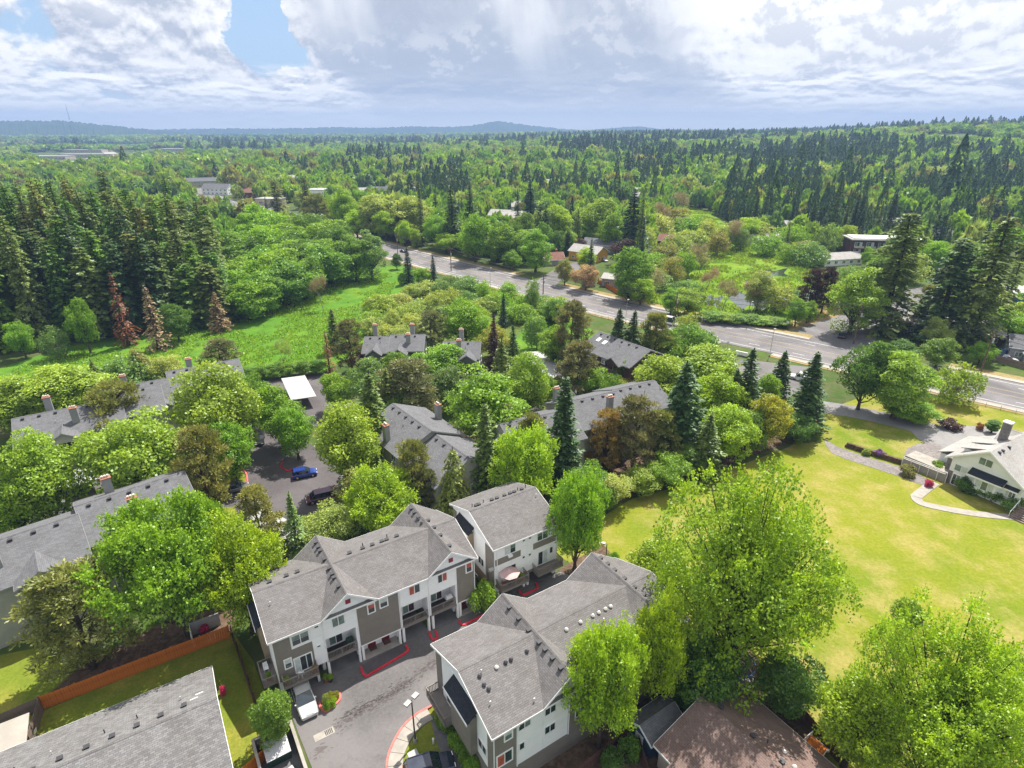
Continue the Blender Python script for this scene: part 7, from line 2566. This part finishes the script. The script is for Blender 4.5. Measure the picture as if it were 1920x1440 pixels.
# --- the fir wood on the left
WOODS = []
WT = []
WCOL = {'firolive': 'olive green', 'fir': 'dark green', 'olive': 'yellowish', 'mid': 'fresh green', 'deep': 'deep green'}
rw = random.Random(9)
e0, e1 = G(-60, 668), G(432, 607)
ex = e1 - e0
nn = Vector((-ex.y, ex.x, 0)).normalized()
if nn.y < 0:
    nn = -nn
tries = 0
while len(WOODS) < 175 and tries < 14000:
    tries += 1
    s_, d_ = rw.uniform(-0.25, 1.0), rw.uniform(0, 84)
    q = e0 + ex * s_ + nn * d_
    if any((q.x - a) ** 2 + (q.y - b) ** 2 < 5.4 ** 2 for a, b in WOODS):
        continue
    WOODS.append((q.x, q.y))
    front = d_ < 10
    h = rw.uniform(20, 34) + 6 * min(1, d_ / 30) + (3 if s_ < 0.5 else 0)
    if s_ > 0.82:
        h *= 0.85
    kk = 'wildfir'
    cc = rw.choice(('firolive', 'firolive', 'fir', 'firolive', 'mid', 'olive', 'firolive', 'deep')) if rw.random() < 0.86 else 'deep'
    WT.append(plant(kk, q.x, q.y, h, rw.uniform(5.2, 7.6), cc, f'tall shaggy {WCOL[cc]} fir {"on the meadow edge of" if front else "inside"} the dense wood', f'{WCOL[cc]} firs {"on the edge of" if front else "inside"} the left wood'))
    bpy_t = WT[-1]
    bpy_t.rotation_euler = (rw.uniform(-.04, .04), rw.uniform(-.04, .04), bpy_t.rotation_euler.z)
    PLACED.append((q.x, q.y, 4))
for u, vt, vb, w, k_, c_, lb in ((203, 505, 648, 52, 'deadfir', 'rust', 'rust red dead fir at the edge of the wood'), (268, 530, 655, 56, 'deadfir', 'grey', 'grey dead fir at the edge of the wood'),
                                 (400, 545, 622, 54, 'deadfir', 'grey', 'pale dying fir where the wood meets the broadleaf trees'), (25, 600, 672, 46, 'round', 'green', 'green understorey tree at the foot of the fir wood'),
                                 (140, 560, 662, 50, 'round', 'woods', 'leafy understorey tree between the firs'), (320, 570, 640, 60, 'round', 'deep', 'dark understorey tree at the wood edge'), (90, 610, 672, 50, 'willow', 'blue', 'pale understorey tree with white stem at the wood edge')):
    S(k_, u, vt, vb, w, c_, lb)
# --- broadleaf wood joining it
BW = [(455, 598), (490, 585), (525, 572), (560, 560), (600, 540), (635, 522), (470, 565), (510, 555), (550, 540), (585, 522), (620, 505), (440, 560), (480, 538), (520, 525), (560, 510), (600, 495), (450, 520), (495, 508), (540, 492), (580, 480), (430, 580), (440, 500), (500, 485), (470, 470)]
for (u, v) in BW:
    cc = rw.choice(('woods', 'woods', 'mid', 'green', 'deep'))
    ww = {'woods': 'fresh green', 'mid': 'mid green', 'green': 'bright green', 'deep': 'dark green'}[cc]
    S('oak', u + rw.uniform(-6, 6), v - rw.uniform(72, 92), v, rw.uniform(76, 100), cc, f'dense {ww} broadleaf tree in the wood between the firs and the road', f'{ww} broadleaf trees of the roadside wood')

# ================================================================ suburb and forest beyond the road
def in_poly(x, y, poly):
    c = False
    j = len(poly) - 1
    for i in range(len(poly)):
        xi, yi, xj, yj = poly[i][0], poly[i][1], poly[j][0], poly[j][1]
        if (yi > y) != (yj > y) and x < (xj - xi) * (y - yi) / (yj - yi) + xi:
            c = not c
        j = i
    return c


MARSH = px([(1180, 560), (1210, 500), (1235, 430), (1265, 382), (1335, 398), (1365, 415), (1445, 462), (1510, 500), (1590, 540), (1560, 590), (1500, 612), (1300, 605)])
LOT = px([(395, 378), (475, 374), (605, 405), (640, 440), (540, 440), (420, 412)])
ROADS_ = [(p.x, p.y) for p in resample(ROAD, 12)]
SIDE_ = [(p.x, p.y) for p in resample(ss1, 8)] + [(p.x, p.y) for p in resample(ss2, 8)]
HOUSES_ = []
for o in list(COL.objects):
    if o.parent is None and o.get('category') in ('house', 'building', 'apartment building'):
        L_ = 14
        c_, s_ = math.cos(o.rotation_euler.z), math.sin(o.rotation_euler.z)
        HOUSES_.append((o.location.x + c_ * 9 - s_ * 5, o.location.y + s_ * 9 + c_ * 5, 12.0))


def road_side(x, y):
    """signed distance to the main road (positive = far side)"""
    best, sg = 1e9, 1
    for i in range(len(ROADS_) - 1):
        ax, ay = ROADS_[i]
        d = (ax - x) ** 2 + (ay - y) ** 2
        if d < best:
            best = d
            bx, by = ROADS_[i + 1]
            sg = (bx - ax) * (y - ay) - (by - ay) * (x - ax)
    return math.sqrt(best) * (1 if sg > 0 else -1)


def vnoise(x, y, s, seed=0):
    xi, yi = math.floor(x / s), math.floor(y / s)
    fx, fy = x / s - xi, y / s - yi
    h = lambda a, b: (math.sin(a * 127.1 + b * 311.7 + seed * 74.7) * 43758.5453) % 1.0
    fx, fy = fx * fx * (3 - 2 * fx), fy * fy * (3 - 2 * fy)
    return (h(xi, yi) * (1 - fx) + h(xi + 1, yi) * fx) * (1 - fy) + (h(xi, yi + 1) * (1 - fx) + h(xi + 1, yi + 1) * fx) * fy


rf_ = random.Random(41)
cells = {}


def free(x, y, r):
    k = (int(x // 12), int(y // 12))
    for i in range(-1, 2):
        for j in range(-1, 2):
            for (a, b, q) in cells.get((k[0] + i, k[1] + j), ()):
                if (a - x) ** 2 + (b - y) ** 2 < (r + q) ** 2 * 0.42:
                    return False
    return True


def claim(x, y, r):
    cells.setdefault((int(x // 12), int(y // 12)), []).append((x, y, r))


for (x, y, r) in PLACED:
    claim(x, y, min(r, 6))

mid_trees, far_trees = [], []
N_TRY = 60000
for _ in range(N_TRY):
    u = rf_.random()
    rr = math.sqrt(190 ** 2 + u * (1050 ** 2 - 190 ** 2))
    azd = rf_.uniform(-46, 46)
    x, y = rr * math.sin(R(azd)), rr * math.cos(R(azd))
    if rr < 700:
        s = road_side(x, y)
        if (s < 17 and not (azd < -16 and rr > 330 and abs(s) > 16)) or in_poly(x, y, MARSH) or in_poly(x, y, LOT):
            continue
        if any((a - x) ** 2 + (b - y) ** 2 < 10 ** 2 for a, b in SIDE_):
            continue
    if any((a - x) ** 2 + (b - y) ** 2 < q * q for a, b, q in HOUSES_):
        continue
    # keep a sight line open in front of the houses
    if any(abs(math.atan2(a, b) - math.atan2(x, y)) * math.hypot(a, b) < 16 and 0 < math.hypot(a, b) - rr < 40 + 0.12 * math.hypot(a, b) for a, b, q in HOUSES_) and rf_.random() < 0.88:
        continue
    con = vnoise(x, y, 70, 1) * 0.4 + vnoise(x, y, 26, 2) * 0.3 + rf_.random() * 0.3 + 0.07 * sstep(azd, 8, 28) + 0.07 * sstep(rr, 600, 1000) * sstep(azd, -8, 8) - 0.14 * sstep(-azd, 8, 24)
    dens = vnoise(x, y, 45, 3)
    if dens < 0.22 + 0.2 * sstep(-azd, 4, 20):
        continue
    is_con = con > 0.655
    r_ = rf_.uniform(3.0, 4.4) if is_con else rf_.uniform(4.0, 6.4)
    q_ = math.exp(rf_.gauss(0, 0.24))
    r_ *= q_
    if not free(x, y, r_ * (1 + 0.75 * sstep(rr, 350, 1000))):
        continue
    claim(x, y, r_)
    r_ *= 1 + 0.75 * sstep(rr, 350, 1000)
    h = (1 + 0.15 * sstep(rr, 400, 1000)) * rf_.uniform(15, 27) * (1.05 if azd > 12 else 0.9) if is_con else (1 + 0.5 * sstep(rr, 350, 1000)) * rf_.uniform(9, 15)
    h *= (0.5 + 0.5 * q_) * (rf_.uniform(0.7, 1.2) if is_con else 1)
    (mid_trees if rr < 700 else far_trees).append((rr, x, y, is_con, h, r_, azd))

mid_trees.sort()
GREEN_MIX = ('green', 'yg', 'mid', 'vivid', 'pale', 'blue', 'green', 'yg', 'deep', 'plum')
NM = {'green': 'bright green', 'yg': 'yellow green', 'mid': 'mid green', 'vivid': 'lime', 'pale': 'pale green', 'blue': 'bluish green', 'deep': 'dark green', 'plum': 'reddish brown'}
n_con = n_leaf = 0
LEFT_CON = 300 - sum(1 for o in COL.objects if o.parent is None and o.get('category') in ('fir tree', 'spruce tree'))
LEFT_LEAF = 300 - sum(1 for o in COL.objects if o.parent is None and o.get('category') == 'tree')
rest = []
for (rr, x, y, is_con, h, r_, azd) in mid_trees:
    if proj((x, y, 0))[0] < -120 or proj((x, y, 0))[0] > 2040:
        rest.append((rr, x, y, is_con, h, r_, azd))
        continue
    where = 'on the wooded side behind the marsh' if azd > 12 else ('beyond the road' if azd > -14 else 'in the suburb beside the road')
    if is_con and n_con < LEFT_CON:
        n_con += 1
        c_ = rf_.choice(('fir', 'firblue', 'fir', 'firolive'))
        w_ = {'fir': 'dark green', 'firblue': 'blue green', 'firolive': 'olive green'}[c_]
        plant(rf_.choice(('fir', 'wildfir', 'fir', 'spruce')), x, y, h, r_, c_, f'tall {w_} conifer {where}', f'{w_} conifers {where}', z=terrain(x, y))
    elif not is_con and n_leaf < LEFT_LEAF:
        n_leaf += 1
        c_ = rf_.choice(GREEN_MIX)
        plant(rf_.choice(('round', 'oval', 'oak', 'round', 'willow')), x, y, h, r_, c_, f'{NM[c_]} broadleaf tree {where}', f'{NM[c_]} broadleaf trees {where}', z=terrain(x, y))
    else:
        rest.append((rr, x, y, is_con, h, r_, azd))


# ---------------------------------------------------------------- everything farther off: one mass of trees
def lite(seed, con, n):
    rng = np.random.default_rng(seed)
    if con:
        z = rng.random(n) ** 1.15
        a = rng.uniform(0, 2 * math.pi, n)
        r = (1 - z) ** 0.8 * (0.75 + 0.4 * rng.random(n)) + 0.03
        P = np.stack([np.cos(a) * r, np.sin(a) * r, 0.06 + z * 0.94], 1)
        D = np.stack([np.cos(a), np.sin(a), -0.55 + 0 * a], 1) + rng.normal(size=(n, 3)) * 0.2
        N = np.stack([np.cos(a) * 0.6, np.sin(a) * 0.6, 0.8 + 0 * a], 1) + rng.normal(size=(n, 3)) * 0.3
        s = np.clip(1.15 - 0.6 * z, 0.3, 1)
    else:
        v = unit(rng.normal(size=(n, 3)) + [0, 0, 0.3])
        k = 6
        c = unit(rng.normal(size=(k, 3)) + [0, 0, .4]) * 0.5
        i = rng.integers(0, k, n)
        P = c[i] + v * 0.52
        P[:, 2] = 0.54 + P[:, 2] * 0.46
        N = v + rng.normal(size=(n, 3)) * 0.45
        D = rng.normal(size=(n, 3))
        s = np.ones(n)
    return P, D, N, s, rng.uniform(0.15, 0.85, n)


FARCOL = bpy.data.collections.new('far_tree_shapes')
FARN = 5
for c in (0, 1):
    for k_ in range(FARN):
        n_ = 420 if c else 360
        P, D, N, s_, t_ = lite(200 + k_ + 10 * c, c, n_)
        L_ = s_ * (0.36 if c else 0.40) * np.random.default_rng(k_).uniform(0.7, 1.3, n_)
        FARCOL.objects.link(bpy.data.objects.new('far_%d_%d' % (c, k_), cards('far_tree', P, D * np.array([1, 1, 0.3 if c else 0.8]), N * np.array([1, 1, 2.0]), L_, L_ * 0.7, t_, M['farinst'])))


def scatter_group():
    ng = bpy.data.node_groups.new('scatter_trees', 'GeometryNodeTree')
    ng.interface.new_socket('Geometry', in_out='INPUT', socket_type='NodeSocketGeometry')
    ng.interface.new_socket('Geometry', in_out='OUTPUT', socket_type='NodeSocketGeometry')
    nd, lk = ng.nodes, ng.links
    gi, go = nd.new('NodeGroupInput'), nd.new('NodeGroupOutput')
    ci = nd.new('GeometryNodeCollectionInfo')
    ci.inputs['Collection'].default_value = FARCOL
    ci.inputs['Separate Children'].default_value = True
    ci.inputs['Reset Children'].default_value = True

    def named(n, t):
        a = nd.new('GeometryNodeInputNamedAttribute')
        a.data_type = t
        a.inputs['Name'].default_value = n
        return [o for o in a.outputs if o.enabled and o.name == 'Attribute'][0]
    ip = nd.new('GeometryNodeInstanceOnPoints')
    ip.inputs['Pick Instance'].default_value = True
    er = nd.new('FunctionNodeEulerToRotation')
    lk.new(named('rot', 'FLOAT_VECTOR'), er.inputs[0])
    lk.new(gi.outputs[0], ip.inputs['Points'])
    lk.new(ci.outputs[0], ip.inputs['Instance'])
    lk.new(named('idx', 'INT'), ip.inputs['Instance Index'])
    lk.new(er.outputs[0], ip.inputs['Rotation'])
    lk.new(named('scl', 'FLOAT_VECTOR'), ip.inputs['Scale'])
    lk.new(ip.outputs[0], go.inputs[0])
    return ng


SCATTER = scatter_group()


def mass(name, trees, label):
    rng = np.random.default_rng(5)
    n = len(trees)
    Ccon = [np.array(C[c]) for c in ('fir', 'firblue', 'firblue', 'fir')]
    Clf = [np.array(C[c]) for c in ('green', 'yg', 'mid', 'pale', 'mid', 'blue', 'yg', 'vivid', 'olive')]
    co, sc, ro, ix, cl = (np.zeros((n, 3)) for _ in range(5))
    for i, (rr, x, y, con, h, r, azd) in enumerate(trees):
        co[i] = (x, y, terrain(x, y) - 0.2)
        sc[i] = (r, r, h)
        ro[i] = (0, 0, rng.uniform(0, 6.28))
        ix[i, 0] = rng.integers(FARN) + (FARN if con else 0)
        cl[i] = (Ccon if con else Clf)[int(rng.integers(4 if con else len(Clf)))] * rng.uniform(0.85, 1.15) * (1.0 if con else 1.0)
    me = bpy.data.meshes.new(name)
    me.vertices.add(n)
    me.vertices.foreach_set('co', co.astype(np.float32).ravel())
    for nm, ty, key, d in (('scl', 'FLOAT_VECTOR', 'vector', sc), ('rot', 'FLOAT_VECTOR', 'vector', ro), ('icol', 'FLOAT_COLOR', 'color', np.concatenate([cl, np.ones((n, 1))], 1))):
        a = me.attributes.new(nm, ty, 'POINT')
        a.data.foreach_set(key, d.astype(np.float32).ravel())
    a = me.attributes.new('idx', 'INT', 'POINT')
    a.data.foreach_set('value', ix[:, 0].astype(np.int32))
    o = link(name, me)
    md = o.modifiers.new('scatter', 'NODES')
    md.node_group = SCATTER
    tag(o, label, 'forest', kind='stuff')


rest += [t for t in far_trees]
mass('suburban_woods', rest, 'wooded suburb of mixed conifers and broadleaf trees beyond the road')
FARB = [h_ for h_ in HOUSES_ if math.hypot(h_[0], h_[1]) > 800]
fr = []
for _ in range(10000):
    u = rf_.random()
    rr = 1050 * (3200 / 1050) ** u
    azd = rf_.uniform(-45, 45)
    x, y = rr * math.sin(R(azd)), rr * math.cos(R(azd))
    if any((p_[0] - x) ** 2 + (p_[1] - y) ** 2 < 3000 for p_ in [(q.x, q.y) for q in far_rd[::4]]):
        continue
    open_ = vnoise(x, y, 160, 8) + 0.35 * sstep(-azd, 16, 34)
    if open_ > 0.80 or any(abs(math.atan2(a, b) - math.atan2(x, y)) * math.hypot(a, b) < 55 and -20 < math.hypot(a, b) - rr < 190 for a, b, q in FARB):
        continue
    con = vnoise(x, y, 190, 4) * 0.5 + vnoise(x, y, 60, 6) * 0.3 + rf_.random() * 0.2 + 0.10 * sstep(azd, -8, 12) + 0.10 * sstep(rr, 1200, 2000)
    is_con = con > 0.67
    k = 1 + 0.45 * sstep(rr, 1200, 3000)
    fr.append((rr, x, y, is_con, (rf_.uniform(15, 35) if is_con else rf_.uniform(13, 20)), (rf_.uniform(6, 9) if is_con else rf_.uniform(9, 14)) * k, azd))
mass('distant_forest', fr, 'distant forest and treed suburb running to the hills')
fr = []
for _ in range(7000):
    rr = 3200 * (6300 / 3200) ** rf_.random()
    azd = rf_.uniform(-44, 44)
    x, y = rr * math.sin(R(azd)), rr * math.cos(R(azd))
    is_con = vnoise(x, y, 420, 4) * 0.6 + rf_.random() * 0.4 > 0.5
    fr.append((rr, x, y, is_con, rf_.uniform(18, 30), rf_.uniform(16, 30), azd))
mass('far_plain_woods', fr, 'hazy wooded plain in front of the blue hills')


# ---------------------------------------------------------------- tall grass that breaks up meadow and marsh
def grass_mass(name, poly, n, hgt, cols, label, seed, avoid=()):
    rng = np.random.default_rng(seed)
    xs, ys = [q[0] for q in poly], [q[1] for q in poly]
    pts = []
    rr_ = random.Random(seed)
    while len(pts) < n:
        x, y = rr_.uniform(min(xs), max(xs)), rr_.uniform(min(ys), max(ys))
        if not in_poly(x, y, poly) or vnoise(x, y, 7, seed) + 0.5 * vnoise(x, y, 2.5, seed + 3) < 0.62:
            continue
        if any(in_poly(x, y, q) for q in avoid):
            continue
        pts.append((x, y))
    P = np.zeros((n, 3))
    P[:, :2] = pts
    L = hgt * rng.uniform(0.5, 1.3, n)
    D = rng.normal(size=(n, 3)) * 0.45 + [0, 0, 1.0]
    P[:, 2] = 0.4 * L
    N = rng.normal(size=(n, 3))
    cc = np.array([C[c] for c in cols])[rng.integers(0, len(cols), n)] * 0.95
    me = cards(name, P, D, N, L, L * 0.6, rng.uniform(0.1, 0.9, n), M['far'], cc)
    tag(link(name, me), label, 'grass', kind='stuff')


grass_mass('meadow_grass', px([(-150, 745), (0, 700), (130, 660), (250, 640), (400, 618), (520, 575), (590, 545), (660, 515), (750, 512), (720, 580), (690, 640), (620, 685), (430, 700), (150, 725), (0, 760)]), 22000, 0.55, ('vivid', 'green', 'vivid', 'mid'), 'tall lush grass of the meadow beside the fir wood', 3)
grass_mass('marsh_reeds', MARSH, 26000, 0.95, ('vivid', 'yg', 'green', 'olive'), 'reeds and sedge around the ponds of the marsh', 4,
           [px([(1365, 556), (1418, 541), (1470, 545), (1470, 568), (1432, 582), (1390, 583)]), px([(1450, 547), (1520, 544), (1552, 556), (1520, 570), (1478, 575)]), px([(1422, 510), (1476, 503), (1480, 519), (1438, 526)])])


# ---------------------------------------------------------------- blue hills on the horizon
def hills(name, dist, prof, depth=1500, jag=7.0, seed=1):
    """prof: (u, v) skyline sightings; a rounded ridge at that distance with a tree-ragged crest"""
    rng = np.random.default_rng(seed)
    us = np.arange(prof[0][0], prof[-1][0] + 1, 3.0)
    vs = np.interp(us, [p_[0] for p_ in prof], [p_[1] for p_ in prof])
    rows = [(-depth, 0.0), (-depth * .6, 0.35), (-depth * .25, 0.78), (-depth * .06, 0.97), (0, 1.0), (depth * .4, 0.6), (depth, 0.0)]
    V, Fc = [], []
    for i, (u, v) in enumerate(zip(us, vs)):
        d = ray(u, v)
        hd = Vector((d.x, d.y, 0))
        L = hd.length
        el = d.z / L
        top = CAM_H + dist * el
        hd /= L
        edge = min(1.0, i / 10, (len(us) - 1 - i) / 10)
        for (dr, f) in rows:
            z = -6 + (top + 6) * f * (0.15 + 0.85 * edge)
            if f > 0.9:
                z += rng.uniform(-jag, jag * 0.6) * edge
            q = hd * (dist + dr + rng.uniform(-30, 30) * (0 < f < 1))
            V.append((q.x, q.y, z))
    m = len(rows)
    for i in range(len(us) - 1):
        for k in range(m - 1):
            Fc.append((i * m + k, (i + 1) * m + k, (i + 1) * m + k + 1, i * m + k + 1))
    me = bpy.data.meshes.new(name)
    me.from_pydata(V, [], Fc)
    me.materials.append(M['hillmat'])
    tag(link(name, me), kind='structure')


hills('hills', 5600, [(-260, 240), (-120, 231), (0, 227), (60, 226), (110, 226), (150, 229), (200, 234), (250, 240), (310, 245), (380, 249)], 1100, 8, 1)
hills('hills', 7000, [(240, 248), (310, 242), (420, 241), (520, 241), (640, 238), (700, 240), (760, 237), (830, 238), (880, 236), (908, 231), (932, 226), (958, 230), (1000, 236), (1060, 242), (1120, 246), (1180, 249)], 900, 8, 2)
hills('hills', 7600, [(1060, 246), (1110, 243), (1170, 238), (1200, 237), (1240, 242), (1290, 245), (1500, 247), (2200, 247)], 600, 4, 3)
# mast on the left hill
d = ray(131, 226)
hd = Vector((d.x, d.y, 0)).normalized() * 5550
t = empty('radio_mast', (hd.x, hd.y, 120), 0, 'thin radio mast on the nearest blue hill', 'mast')
MB().tube((0, 0, 0), (0, 0, 105), 2.2, 1.0, 6).build('mast', M['galv'], t)
MB().box(-3, 3, -3, 3, 0, 9).build('hut', M['beige'], t)

# ---------------------------------------------------------------- haze
hz = MB().box(-8800, 8800, -8800, 8800, -8.0, 260.0)
hm = bpy.data.materials.new('haze_air')
hm.use_nodes = True
k = NT(hm.node_tree)
pv_ = k.n('ShaderNodeVolumePrincipled', i={'Color': (0.29, 0.44, 0.75), 'Density': 0.00019, 'Anisotropy': 0.0})
ou = k.n('ShaderNodeOutputMaterial')
k.t.links.new(pv_.outputs[0], ou.inputs['Volume'])
o = hz.build('haze', hm)
tag(o, kind='stuff')
